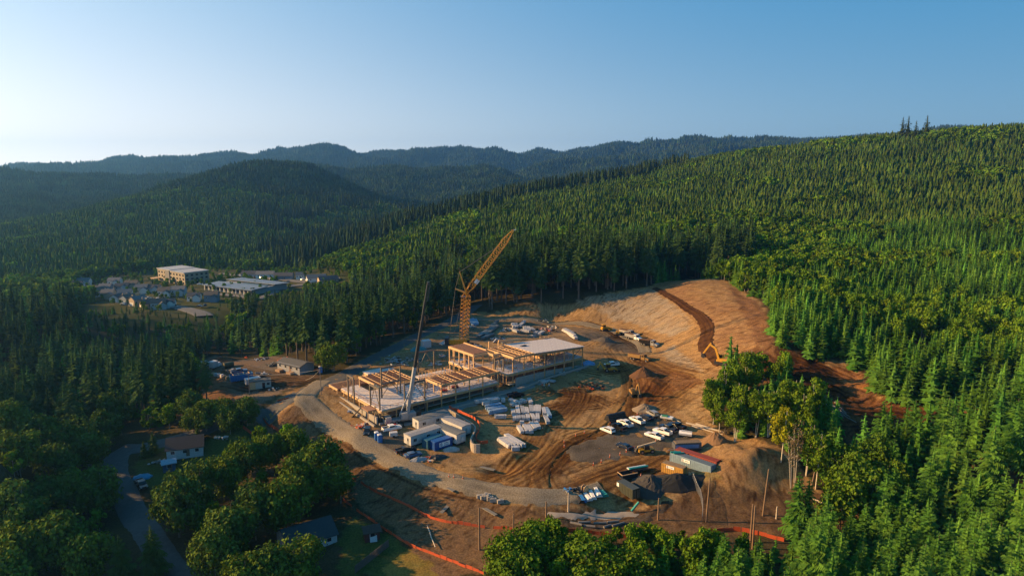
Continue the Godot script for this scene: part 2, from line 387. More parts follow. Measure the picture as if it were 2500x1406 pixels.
func make_terrain() -> void:
	noise_a = FastNoiseLite.new()
	noise_a.seed = 3
	noise_a.frequency = 0.035
	noise_a.fractal_octaves = 4
	noise_b = FastNoiseLite.new()
	noise_b.seed = 11
	noise_b.frequency = 0.21
	noise_b.fractal_octaves = 3
	make_grid()
	# heaps of soil and gravel that stand on the ground
	mounds = [
		[62.0, -166.3, 13.0, 8.0, 0.5, 5.4, 1.6], [58.1, -176.1, 6.0, 4.0, 0.2, 2.0, 1.5], [56.8, -181.3, 4.0, 3.5, 0.0, 1.8, 1.5], [68.9, -178.3, 7.0, 3.0, -0.2, 2.0, 1.5],
		[42.1, -160.5, 5.0, 2.6, 0.1, 1.6, 1.6], [23.0, -163.3, 6.0, 2.5, 0.0, 0.5, 1.2],
		[38.3, -282.1, 9.0, 6.0, 0.0, 1.6, 1.5], [30.0, -294.8, 12.0, 8.0, 0.3, 1.8, 1.5], [47.5, -238.4, 6.0, 4.0, 0.0, 1.6, 1.5], [49.0, -231.4, 4.0, 6.0, 0.2, 1.4, 1.5],
		[-1.1, -175.3, 5.0, 3.5, 0.3, 1.4, 1.6], [-3.8, -168.6, 5.0, 3.0, 0.0, -1.4, 1.6], [-151.0, -340.9, 9.0, 5.0, 0.2, 2.2, 1.4], [29.0, -155.8, 9.0, 5.0, 0.1, -1.2, 1.4], [16.6, -151.3, 22.0, 5.0, 0.0, -1.0, 1.3],
		[3.7, -297.9, 8.0, 4.0, 0.4, 1.0, 1.5], [-6.0, -214.3, 5.0, 4.0, 0.4, 0.8, 1.5]]
	var tan_soil := Color(0.310, 0.205, 0.098)
	var brown := Color(0.145, 0.084, 0.044)
	var ochre := Color(0.255, 0.168, 0.084)
	var straw := Color(0.30, 0.205, 0.10)
	var pale := Color(0.250, 0.215, 0.168)
	var dark := Color(0.108, 0.058, 0.028)
	var mulch := Color(0.105, 0.066, 0.038)
	var grey := Color(0.150, 0.118, 0.088)
	var grass := Color(0.060, 0.080, 0.022)
	var site := [Vector2(-24.7, -336.0), Vector2(16.6, -339.3), Vector2(41.4, -339.5), Vector2(72.0, -348.3), Vector2(106.6, -399.2), Vector2(106.5, -324.5), Vector2(107.4, -288.4), Vector2(96.4, -249.0), Vector2(90.9, -228.3), Vector2(98.0, -223.1), Vector2(111.0, -221.1), Vector2(112.9, -212.5), Vector2(107.2, -193.3), Vector2(111.4, -187.1), Vector2(126.4, -178.2), Vector2(123.5, -175.3), Vector2(107.2, -173.3), Vector2(91.1, -171.3), Vector2(88.4, -179.9), Vector2(90.8, -190.6), Vector2(87.4, -206.1), Vector2(80.7, -216.1), Vector2(70.5, -219.6), Vector2(61.1, -206.8), Vector2(59.6, -191.0), Vector2(68.5, -177.3), Vector2(72.2, -174.0), Vector2(74.6, -164.7), Vector2(75.8, -156.7), Vector2(81.5, -148.7), Vector2(81.1, -142.4), Vector2(68.9, -141.9), Vector2(40.9, -140.0), Vector2(23.0, -141.9), Vector2(0.0, -141.8), Vector2(-3.0, -129.8), Vector2(-16.3, -131.1), Vector2(-24.3, -144.0), Vector2(-37.9, -159.3), Vector2(-48.0, -172.8), Vector2(-64.4, -190.0), Vector2(-75.5, -195.7), Vector2(-82.9, -201.8), Vector2(-75.1, -218.6), Vector2(-64.8, -231.4), Vector2(-49.8, -278.3), Vector2(-28.4, -331.2)]
	clearing = PackedVector2Array(site)
	zone(site, tan_soil, brown, 0.16)
	zone([Vector2(-20.4, -333.3), Vector2(16.5, -338.1), Vector2(41.3, -338.3), Vector2(71.5, -345.4), Vector2(75.1, -315.3), Vector2(77.4, -287.0), Vector2(76.0, -274.9), Vector2(66.2, -268.1), Vector2(66.6, -244.4), Vector2(69.4, -230.3), Vector2(67.2, -227.4), Vector2(60.5, -243.7), Vector2(56.3, -260.0), Vector2(60.1, -274.3), Vector2(56.5, -296.2), Vector2(44.8, -317.3), Vector2(20.4, -332.9)], ochre, straw, 0.22)
	zone([Vector2(31.1, -339.1), Vector2(70.7, -341.8), Vector2(74.5, -312.8), Vector2(75.9, -288.0), Vector2(74.6, -276.0), Vector2(66.8, -278.1), Vector2(58.4, -307.1), Vector2(45.7, -324.1)], pale, ochre, 0.22)
	zone([Vector2(64.8, -269.4), Vector2(66.3, -243.1), Vector2(67.6, -231.4), Vector2(61.0, -245.7), Vector2(59.0, -263.7)], pale, straw, 0.12)
	zone([Vector2(72.7, -345.4), Vector2(105.7, -395.6), Vector2(103.4, -320.8), Vector2(105.5, -287.0), Vector2(96.3, -254.6), Vector2(85.6, -235.1), Vector2(78.3, -229.8), Vector2(74.6, -233.4), Vector2(75.3, -245.7), Vector2(80.4, -266.9), Vector2(80.4, -290.8), Vector2(77.8, -318.9)], Color(0.225, 0.132, 0.066), straw, 0.3)
	zone([Vector2(103.4, -320.8), Vector2(105.5, -287.0), Vector2(96.4, -249.0), Vector2(90.3, -228.5), Vector2(85.5, -232.7), Vector2(90.8, -254.6), Vector2(97.1, -289.1)], Color(0.165, 0.092, 0.048), brown, 0.5)
	zone([Vector2(74.3, -230.4), Vector2(83.6, -233.4), Vector2(89.1, -229.0), Vector2(102.8, -221.1), Vector2(110.0, -207.9), Vector2(106.5, -192.0), Vector2(90.0, -191.5), Vector2(87.4, -206.1), Vector2(80.5, -215.5)], dark, brown, 0.6)
	zone([Vector2(105.5, -218.1), Vector2(111.9, -210.5), Vector2(105.8, -194.6), Vector2(102.6, -205.9)], Color(0.25, 0.12, 0.045), brown, 0.4)
	zone([Vector2(90.4, -192.4), Vector2(106.3, -192.0), Vector2(126.4, -178.2), Vector2(123.5, -175.3), Vector2(107.2, -173.3), Vector2(91.1, -171.3), Vector2(88.4, -179.9)], Color(0.16, 0.082, 0.038), dark, 0.3)
	zone([Vector2(53.5, -219.4), Vector2(65.4, -223.4), Vector2(63.8, -205.7), Vector2(59.4, -192.4), Vector2(51.0, -203.1), Vector2(50.3, -211.3)], straw, tan_soil, 0.3)
	zone([Vector2(47.6, -247.4), Vector2(58.5, -241.3), Vector2(66.4, -226.9), Vector2(62.1, -221.4), Vector2(53.5, -219.4), Vector2(44.9, -210.8), Vector2(41.0, -222.4)], Color(0.20, 0.105, 0.044), brown, 0.3)
	zone([Vector2(-67.4, -209.0), Vector2(-55.4, -195.2), Vector2(-35.2, -172.8), Vector2(-17.5, -160.7), Vector2(3.9, -152.0), Vector2(16.3, -148.6), Vector2(0.0, -141.8), Vector2(-3.0, -129.8), Vector2(-16.3, -131.1), Vector2(-24.3, -144.0), Vector2(-37.9, -159.3), Vector2(-48.0, -172.8), Vector2(-64.4, -190.0), Vector2(-75.5, -195.7), Vector2(-81.1, -201.7)], Color(0.155, 0.100, 0.056), mulch, 0.12)
	zone([Vector2(3.9, -151.2), Vector2(36.7, -154.5), Vector2(45.8, -158.8), Vector2(65.4, -157.0), Vector2(76.2, -156.4), Vector2(81.1, -142.4), Vector2(40.9, -140.0), Vector2(4.6, -141.2)], mulch, Color(0.15, 0.098, 0.05), 0.14)
	zone([Vector2(-22.0, -325.7), Vector2(10.0, -326.5), Vector2(38.2, -310.6), Vector2(54.7, -286.3), Vector2(57.3, -273.0), Vector2(50.6, -264.0), Vector2(39.3, -276.7), Vector2(33.3, -284.0), Vector2(0.0, -286.2), Vector2(-20.6, -278.5), Vector2(-33.0, -253.7), Vector2(-44.5, -247.6), Vector2(-33.3, -283.9)], grey, tan_soil, 0.15)
	zone([Vector2(-155.6, -327.8), Vector2(-160.8, -356.0), Vector2(-88.6, -259.9), Vector2(-67.6, -236.4), Vector2(-81.4, -213.1), Vector2(-97.8, -226.9), Vector2(-114.1, -244.3)], Color(0.135, 0.112, 0.088), brown, 0.15)
	zone([Vector2(-97.8, -226.9), Vector2(-81.4, -213.1), Vector2(-83.0, -203.6), Vector2(-99.1, -216.3), Vector2(-115.1, -236.4), Vector2(-151.8, -319.4)], Color(0.15, 0.085, 0.045), mulch, 0.2)
	zone([Vector2(52.5, -166.5), Vector2(60.9, -174.5), Vector2(69.1, -172.9), Vector2(64.0, -164.4), Vector2(55.9, -158.7)], Color(0.22, 0.15, 0.078), brown, 0.4)
	zone([Vector2(46.1, -164.3), Vector2(52.0, -166.5), Vector2(52.5, -161.1), Vector2(46.0, -159.5)], grass, straw, 0.3)
	zone([Vector2(-39.0, -154.9), Vector2(-25.3, -144.0), Vector2(-16.3, -131.1), Vector2(-36.5, -132.6), Vector2(-39.6, -145.4)], grass, Color(0.09, 0.085, 0.03), 0.1)
	zone([Vector2(-27.2, -134.1), Vector2(-22.9, -140.9), Vector2(-15.1, -131.8), Vector2(-15.8, -126.7), Vector2(-25.1, -127.4)], Color(0.22, 0.15, 0.04), grass, 0.1)
	zone([Vector2(-107.7, -181.8), Vector2(-103.7, -192.6), Vector2(-87.6, -195.3), Vector2(-77.9, -202.6), Vector2(-79.1, -192.3), Vector2(-90.7, -182.5), Vector2(-95.5, -171.3)], grass, Color(0.07, 0.06, 0.03), 0.1)
	zone([Vector2(-358.8, -567.2), Vector2(-380.1, -682.0), Vector2(-312.0, -747.1), Vector2(-146.8, -576.8), Vector2(-131.7, -515.4), Vector2(-178.8, -497.3), Vector2(-196.5, -416.1), Vector2(-251.8, -432.9)], Color(0.048, 0.062, 0.020), Color(0.085, 0.075, 0.034), 0.0)
	near_land()
	far_land()

func soil(x: float, z: float) -> Color:
	var wob := Vector2(noise_b.get_noise_2d(x, z), noise_b.get_noise_2d(x + 91.0, z - 37.0)) * 1.6
	var p := Vector2(x, z) + wob
	var na := noise_a.get_noise_2d(x, z)
	var nb := noise_b.get_noise_2d(x * 1.7 + 300.0, z * 1.7)
	var c := Color(0.045, 0.042, 0.018).lerp(Color(0.065, 0.05, 0.028), clampf(0.5 + na, 0.0, 1.0))
	for q in zones:
		var r: Rect2 = q[1]
		if r.has_point(p) and Geometry2D.is_point_in_polygon(p, q[0]):
			var t := clampf(0.32 + na * 0.9 + nb * 0.55, 0.0, 1.0)
			c = (q[2] as Color).lerp(q[3], t * 0.75)
	return c * (1.0 + nb * 0.22)

func relief(x: float, z: float) -> float:
	var p := Vector2(x, z)
	var a := 0.05
	for q in zones:
		var r: Rect2 = q[1]
		if r.has_point(p) and Geometry2D.is_point_in_polygon(p, q[0]):
			a = q[4]
	return a

const TEX_X0 := -125.0
const TEX_Z0 := -415.0
const TEX_W := 280.0
const TEX_H := 320.0

var track_tex: ImageTexture

func earthy(key: String, c: Color, tracked := true) -> StandardMaterial3D:   # soil or gravel that wears the same wheel marks as the ground
	var m := mat(key, c, 1.0, 0.0, false)
	m.metallic_specular = 0.15
	m.vertex_color_use_as_albedo = true
	if tracked:
		m.albedo_texture = track_tex
	m.detail_enabled = true
	m.detail_uv_layer = BaseMaterial3D.DETAIL_UV_2
	m.detail_blend_mode = BaseMaterial3D.BLEND_MODE_MUL
	m.detail_albedo = soil_grain
	return m

var soil_grain: NoiseTexture2D

func near_land() -> void:
	var step := 0.0058
	var a0 := -0.84
	var l0 := 4.40
	var cols := int(1.68 / step) + 1
	var rows := int(1.70 / step) + 1
	var verts := PackedVector3Array()
	var cols_c := PackedColorArray()
	var uvs := PackedVector2Array()
	var uv2 := PackedVector2Array()
	for r in rows:
		var d := exp(l0 + r * step)
		for k in cols:
			var a := a0 + k * step
			var x := sin(a) * d
			var z := -cos(a) * d
			var rough := relief(x, z)
			var y := ground(x, z) + rough * (noise_b.get_noise_2d(x * 1.4, z * 1.4) * 1.6 + noise_a.get_noise_2d(x, z))
			if r == rows - 1 or k == 0 or k == cols - 1:
				y -= 1.5
			verts.append(Vector3(x, y, z))
			cols_c.append(soil(x, z) * 1.55)
			uvs.append(Vector2((x - TEX_X0) / TEX_W, (z - TEX_Z0) / TEX_H))
			uv2.append(Vector2(x, z) * 0.11)
	var idx := PackedInt32Array()
	for r in rows - 1:
		for k in cols - 1:
			var i := r * cols + k
			idx.append_array(PackedInt32Array([i, i + cols, i + 1, i + 1, i + cols, i + cols + 1]))
	var me := sheet_mesh(verts, cols_c, uvs, idx, uv2)
	var m := StandardMaterial3D.new()
	m.resource_name = "soil"
	m.vertex_color_use_as_albedo = true
	m.roughness = 1.0
	m.metallic_specular = 0.15
	track_tex = track_texture()
	m.albedo_texture = track_tex
	m.texture_repeat = true
	m.detail_enabled = true
	m.detail_uv_layer = BaseMaterial3D.DETAIL_UV_2
	m.detail_blend_mode = BaseMaterial3D.BLEND_MODE_MUL
	soil_grain = seamless(0.026, 512, 0.72, 1.06, 21, 6)
	m.detail_albedo = soil_grain
	setting("ground", me, m)

func sheet_mesh(verts: PackedVector3Array, cc: PackedColorArray, uvs: PackedVector2Array, idx: PackedInt32Array, uv2 := PackedVector2Array()) -> ArrayMesh:
	# smooth normals from the faces round each vertex; front faces clockwise from above
	var ns := PackedVector3Array()
	ns.resize(verts.size())
	for i in range(0, idx.size(), 3):
		var a := verts[idx[i]]
		var nn := (verts[idx[i + 2]] - a).cross(verts[idx[i + 1]] - a)
		if nn.y < 0.0:
			nn = -nn
			var s := idx[i + 1]
			idx[i + 1] = idx[i + 2]
			idx[i + 2] = s
		for k in 3:
			ns[idx[i + k]] += nn
	for i in ns.size():
		ns[i] = ns[i].normalized()
	var arr := []
	arr.resize(Mesh.ARRAY_MAX)
	arr[Mesh.ARRAY_VERTEX] = verts
	arr[Mesh.ARRAY_NORMAL] = ns
	if cc.size():
		arr[Mesh.ARRAY_COLOR] = cc
	if uvs.size():
		arr[Mesh.ARRAY_TEX_UV] = uvs
	if uv2.size():
		arr[Mesh.ARRAY_TEX_UV2] = uv2
	arr[Mesh.ARRAY_INDEX] = idx
	var me := ArrayMesh.new()
	me.add_surface_from_arrays(Mesh.PRIMITIVE_TRIANGLES, arr)
	return me

func far_land() -> void:
	var verts := PackedVector3Array()
	var cc := PackedColorArray()
	var step := 0.02
	var rows := 126
	var cols := 141
	for r in rows:
		var d := exp(6.06 + r * step)
		for k in cols:
			var a := -1.4 + k * step
			var x := sin(a) * d
			var z := -cos(a) * d
			verts.append(Vector3(x, land(x, z) - 0.6, z))
			cc.append(far_soil(x, z))
	var idx := PackedInt32Array()
	for r in rows - 1:
		for k in cols - 1:
			var i := r * cols + k
			idx.append_array(PackedInt32Array([i, i + cols, i + 1, i + 1, i + cols, i + cols + 1]))
	var m := StandardMaterial3D.new()
	m.resource_name = "forest_floor"
	m.vertex_color_use_as_albedo = true
	m.roughness = 1.0
	m.metallic_specular = 0.1
	setting("hills", sheet_mesh(verts, cc, PackedVector2Array(), idx), m)
	# ground under and beside the camera
	verts = PackedVector3Array()
	for r in 12:
		var d := 6.0 * pow(1.276, r)
		for k in 41:
			var a := -1.4 + k * 0.07
			verts.append(Vector3(sin(a) * d, land(sin(a) * d, -cos(a) * d) - 0.8, -cos(a) * d))
	idx = PackedInt32Array()
	for r in 11:
		for k in 40:
			var i := r * 41 + k
			idx.append_array(PackedInt32Array([i, i + 41, i + 1, i + 1, i + 41, i + 42]))
	setting("ground", sheet_mesh(verts, PackedColorArray(), PackedVector2Array(), idx), mat("floor_below", lin(0.05, 0.045, 0.022), 1.0))

func far_soil(x: float, z: float) -> Color:
	var p := Vector2(x, z)
	var c := Color(0.040, 0.048, 0.018)
	for q in zones:
		var r: Rect2 = q[1]
		if r.has_point(p) and Geometry2D.is_point_in_polygon(p, q[0]):
			c = (q[2] as Color).lerp(q[3], clampf(0.5 + noise_a.get_noise_2d(x, z), 0.0, 1.0))
	return c

func dab(r: int, c: Color, strength: float) -> Image:
	var s := r * 2 + 1
	var im := Image.create_empty(s, s, false, Image.FORMAT_RGBA8)
	for j in s:
		for i in s:
			var q := Vector2(i - r, j - r).length() / (r + 0.5)
			im.set_pixel(i, j, Color(c.r, c.g, c.b, strength * clampf(1.0 - q, 0.0, 1.0)))
	return im

func scratch(im: Image, w: int, h: int, rng: RandomNumberGenerator, pale: Image, deep: Image) -> void:
	# rills and cleat marks that run down the slopes, clods and scrapes on the flat
	var seen := 0
	for i in 60000:
		var p := Vector2(rng.randf_range(TEX_X0, TEX_X0 + TEX_W), rng.randf_range(TEX_Z0, TEX_Z0 + TEX_H))
		if not Geometry2D.is_point_in_polygon(p, clearing):
			continue
		seen += 1
		if seen > 15000:
			break
		var g := Vector2(land(p.x + 2.0, p.y) - land(p.x - 2.0, p.y), land(p.x, p.y + 2.0) - land(p.x, p.y - 2.0))
		var steep := g.length() / 4.0
		var dir := g.normalized().rotated(rng.randf_range(-0.25, 0.75)) if steep > 0.14 else Vector2.RIGHT.rotated(rng.randf() * TAU)
		var run := rng.randf_range(0.8, 4.5) if steep > 0.14 else rng.randf_range(0.2, 1.6)
		var which: Image = pale if rng.randf() < 0.5 else deep
		var t := 0.0
		while t < run:
			var q := p + dir * t
			im.blend_rect(which, Rect2i(Vector2i.ZERO, which.get_size()), Vector2i(int((q.x - TEX_X0) / TEX_W * w) - 2, int((q.y - TEX_Z0) / TEX_H * h) - 2))
			t += 0.4

func track_texture() -> ImageTexture:
	# disturbed soil: streaks left by wheels and tracks, spread along the ways that machines take
	var w := 1400
	var h := 1600
	var im := Image.create_empty(w, h, false, Image.FORMAT_RGBA8)
	im.fill(Color(0.93, 0.92, 0.91))
	var rng := RandomNumberGenerator.new()
	rng.seed = 5
	var pale := dab(2, Color(1.0, 0.93, 0.80), 0.22)
	var deep := dab(2, Color(0.30, 0.22, 0.15), 0.20)
	var wide := dab(4, Color(0.40, 0.30, 0.22), 0.10)
	var ways := [[Vector2(7.9, -154.4), Vector2(5.3, -165.1), Vector2(10.7, -177.4), Vector2(20.9, -183.7), Vector2(30.9, -196.2), Vector2(38.4, -215.2), Vector2(41.7, -239.2), Vector2(39.9, -257.7), Vector2(39.3, -276.7)], [Vector2(9.4, -154.5), Vector2(7.5, -167.5), Vector2(12.2, -174.9), Vector2(23.6, -186.3), Vector2(34.3, -202.2), Vector2(41.0, -226.4)], [Vector2(0.0, -157.5), Vector2(8.5, -167.5), Vector2(17.6, -185.1), Vector2(28.0, -193.3), Vector2(37.7, -215.3)],
		[Vector2(6.5, -205.7), Vector2(17.3, -212.7), Vector2(27.1, -216.1), Vector2(34.8, -223.1)], [Vector2(4.1, -219.8), Vector2(15.4, -223.6), Vector2(24.8, -219.9), Vector2(31.5, -208.9)], [Vector2(12.2, -193.4), Vector2(19.7, -209.2), Vector2(23.7, -223.6), Vector2(22.0, -235.0)], [Vector2(-15.6, -162.1), Vector2(-3.2, -165.2), Vector2(5.5, -172.4)], [Vector2(7.9, -154.4), Vector2(20.9, -163.3), Vector2(33.9, -171.8), Vector2(43.6, -176.2)], [Vector2(15.0, -156.3), Vector2(26.2, -164.3), Vector2(38.2, -171.6), Vector2(46.0, -181.4)], [Vector2(-7.2, -161.5), Vector2(1.1, -169.8), Vector2(8.2, -185.2), Vector2(11.3, -199.3)],
		[Vector2(48.6, -229.3), Vector2(50.1, -216.6), Vector2(44.9, -204.3)], [Vector2(57.5, -237.1), Vector2(48.3, -221.0), Vector2(43.0, -207.8)], [Vector2(63.1, -225.1), Vector2(53.9, -215.4), Vector2(45.5, -207.4)], [Vector2(24.6, -247.1), Vector2(33.3, -243.7), Vector2(43.1, -247.9), Vector2(49.3, -256.9)], [Vector2(50.4, -262.6), Vector2(59.0, -243.4), Vector2(67.0, -229.1)], [Vector2(32.3, -275.4), Vector2(44.8, -290.8), Vector2(53.0, -296.9), Vector2(56.4, -277.0)], [Vector2(10.0, -325.5), Vector2(33.4, -320.1), Vector2(46.2, -300.3), Vector2(53.4, -269.7)], [Vector2(25.0, -155.8), Vector2(30.7, -159.6), Vector2(36.5, -163.2), Vector2(43.6, -166.7)],
		[Vector2(-101.6, -236.4), Vector2(-87.3, -229.6), Vector2(-76.2, -230.9), Vector2(-68.5, -234.1)], [Vector2(-111.1, -252.1), Vector2(-90.2, -237.6), Vector2(-68.7, -224.8)], [Vector2(88.2, -226.4), Vector2(93.6, -215.5), Vector2(98.7, -203.0), Vector2(103.1, -193.8)], [Vector2(91.3, -227.3), Vector2(99.9, -217.7), Vector2(106.6, -206.2)], [Vector2(84.3, -226.9), Vector2(88.9, -213.4), Vector2(93.2, -198.8)], [Vector2(89.5, -187.7), Vector2(104.4, -184.6), Vector2(123.8, -177.4)], [Vector2(89.7, -180.3), Vector2(101.9, -179.9), Vector2(118.2, -179.0)],
		[Vector2(-64.3, -209.5), Vector2(-49.8, -192.7), Vector2(-36.2, -178.3), Vector2(-21.2, -166.2), Vector2(-7.1, -159.3), Vector2(5.0, -155.5), Vector2(15.0, -156.3)], [Vector2(-62.7, -208.5), Vector2(-50.0, -193.3), Vector2(-36.3, -178.7), Vector2(-21.3, -166.5), Vector2(-7.2, -159.6), Vector2(5.0, -155.9)], [Vector2(72.5, -342.3), Vector2(76.9, -314.9), Vector2(79.6, -288.9), Vector2(79.0, -269.0), Vector2(73.9, -253.8), Vector2(73.0, -238.0)], [Vector2(19.1, -177.2), Vector2(29.0, -183.4), Vector2(39.6, -189.9), Vector2(47.2, -192.0)], [Vector2(17.2, -181.1), Vector2(24.7, -177.1), Vector2(34.1, -186.0), Vector2(43.1, -195.4)]]
	scratch(im, w, h, rng, pale, deep)
	for wi in ways.size():
		var way: Array = ways[wi]
		var lively := wi < ways.size() - 5
		for rep in (34 if lively else 9):
			var off := rng.randfn(0.0, 2.6)
			var drift := rng.randf_range(-2.5, 2.5)
			var which: Image = [pale, deep, deep, wide, pale][rng.randi() % 5] if lively or rng.randf() < 0.4 else pale
			var s0 := rng.randf_range(0.0, 0.5)
			var s1 := rng.randf_range(0.5, 1.0)
			var pts: Array = way
			var total := pts.size() - 1
			var f := s0 * total
			while f < s1 * total - 0.01:
				var i := int(f)
				var a: Vector2 = pts[i]
				var b: Vector2 = pts[i + 1]
				var pa: Vector2 = pts[maxi(i - 1, 0)]
				var pb: Vector2 = pts[mini(i + 2, total)]
				var p := a.cubic_interpolate(b, pa, pb, f - i)
				var side := (b - a).normalized().orthogonal()
				for wheel in [-0.95, 0.95]:
					var q: Vector2 = p + side * (off + wheel + drift * f / total)
					im.blend_rect(which, Rect2i(Vector2i.ZERO, which.get_size()), Vector2i(int((q.x - TEX_X0) / TEX_W * w) - 2, int((q.y - TEX_Z0) / TEX_H * h) - 2))
				f += 0.32 / maxf((b - a).length(), 0.3)
	return ImageTexture.create_from_image(im)

# ---------------------------------------------------------------- roads
func strip(called: String, pts: Array, widths: Array, m: Material, lift: float, ragged := 0.25) -> MeshInstance3D:
	var line := []
	for i in pts.size() - 1:
		var a: Vector2 = pts[i]
		var b: Vector2 = pts[i + 1]
		var pa: Vector2 = pts[maxi(i - 1, 0)]
		var pb: Vector2 = pts[mini(i + 2, pts.size() - 1)]
		var k := maxi(int((b - a).length() / 1.2), 1)
		for j in k:
			var t := float(j) / k
			line.append([a.cubic_interpolate(b, pa, pb, t), lerpf(widths[mini(i, widths.size() - 1)], widths[mini(i + 1, widths.size() - 1)], t)])
	line.append([pts[-1], widths[-1]])
	var verts := PackedVector3Array()
	var uvs := PackedVector2Array()
	var uv2 := PackedVector2Array()
	var cc := PackedColorArray()
	var across := 11
	for i in line.size():
		var p: Vector2 = line[i][0]
		var q: Vector2 = line[mini(i + 1, line.size() - 1)][0]
		var o: Vector2 = line[maxi(i - 1, 0)][0]
		var side := (q - o).normalized().orthogonal()
		for k in across:
			var t := k / float(across - 1) * 2.0 - 1.0
			var hw: float = line[i][1] * 0.5
			if k == 0 or k == across - 1:
				hw += noise_b.get_noise_2d(p.x * 2.0 + k * 50.0, p.y * 2.0) * ragged * 3.0
			var e := p + side * t * hw
			verts.append(Vector3(e.x, ground(e.x, e.y) + (lift if absf(t) < 0.99 else -0.12), e.y))
			uvs.append(Vector2((e.x - TEX_X0) / TEX_W, (e.y - TEX_Z0) / TEX_H))
			uv2.append(e * 0.13)
			var lane := exp(-pow((absf(t) - 0.42) / 0.16, 2.0))      # compacted wheel lanes, loose stone between and beside them
			var b := 0.86 + 0.22 * lane + 0.25 * noise_b.get_noise_2d(e.x * 0.9, e.y * 0.9) * (1.0 - 0.5 * lane) + 0.25 * noise_a.get_noise_2d(e.x, e.y)
			cc.append(Color(b * 1.02, b, b * 0.97))
	var idx := PackedInt32Array()
	for i in line.size() - 1:
		for k in across - 1:
			var a := i * across + k
			idx.append_array(PackedInt32Array([a, a + 1, a + across, a + 1, a + across + 1, a + across]))
	var poly := []
	for i in range(0, line.size(), 3):
		poly.append(line[i][0])
	roads.append([poly, (widths[0] as float) * 0.5])
	return setting(called, sheet_mesh(verts, cc, uvs, idx, uv2), m)

func patch(called: String, outline: Array, m: Material, lift: float) -> MeshInstance3D:   # a flat-lying area draped over the ground
	var poly := PackedVector2Array(outline)
	var r := Rect2(poly[0], Vector2.ZERO)
	for p in poly:
		r = r.expand(p)
	var s := 1.1
	var nx := int(r.size.x / s) + 2
	var nz := int(r.size.y / s) + 2
	var verts := PackedVector3Array()
	var keep := PackedByteArray()
	var cc := PackedColorArray()
	var uvs := PackedVector2Array()
	var uv2 := PackedVector2Array()
	for j in nz:
		for i in nx:
			var x := r.position.x + i * s
			var z := r.position.y + j * s
			var w := Vector2(noise_b.get_noise_2d(x, z), noise_b.get_noise_2d(x + 40.0, z)) * 1.2
			var inn := inside(Vector2(x, z) + w, poly)
			keep.append(1 if inn else 0)
			verts.append(Vector3(x, ground(x, z) + (lift if inn else -0.25), z))
			uvs.append(Vector2((x - TEX_X0) / TEX_W, (z - TEX_Z0) / TEX_H))
			uv2.append(Vector2(x, z) * 0.13)
			var b := 0.95 + 0.5 * noise_b.get_noise_2d(x * 0.8, z * 0.8) + 0.35 * noise_a.get_noise_2d(x, z)
			cc.append(Color(b * 1.03, b, b * 0.96))
	var idx := PackedInt32Array()
	for j in nz - 1:
		for i in nx - 1:
			var a := j * nx + i
			if keep[a] + keep[a + 1] + keep[a + nx] + keep[a + nx + 1] > 0:
				idx.append_array(PackedInt32Array([a, a + 1, a + nx, a + 1, a + nx + 1, a + nx]))
	return setting(called, sheet_mesh(verts, cc, uvs, idx, uv2), m)

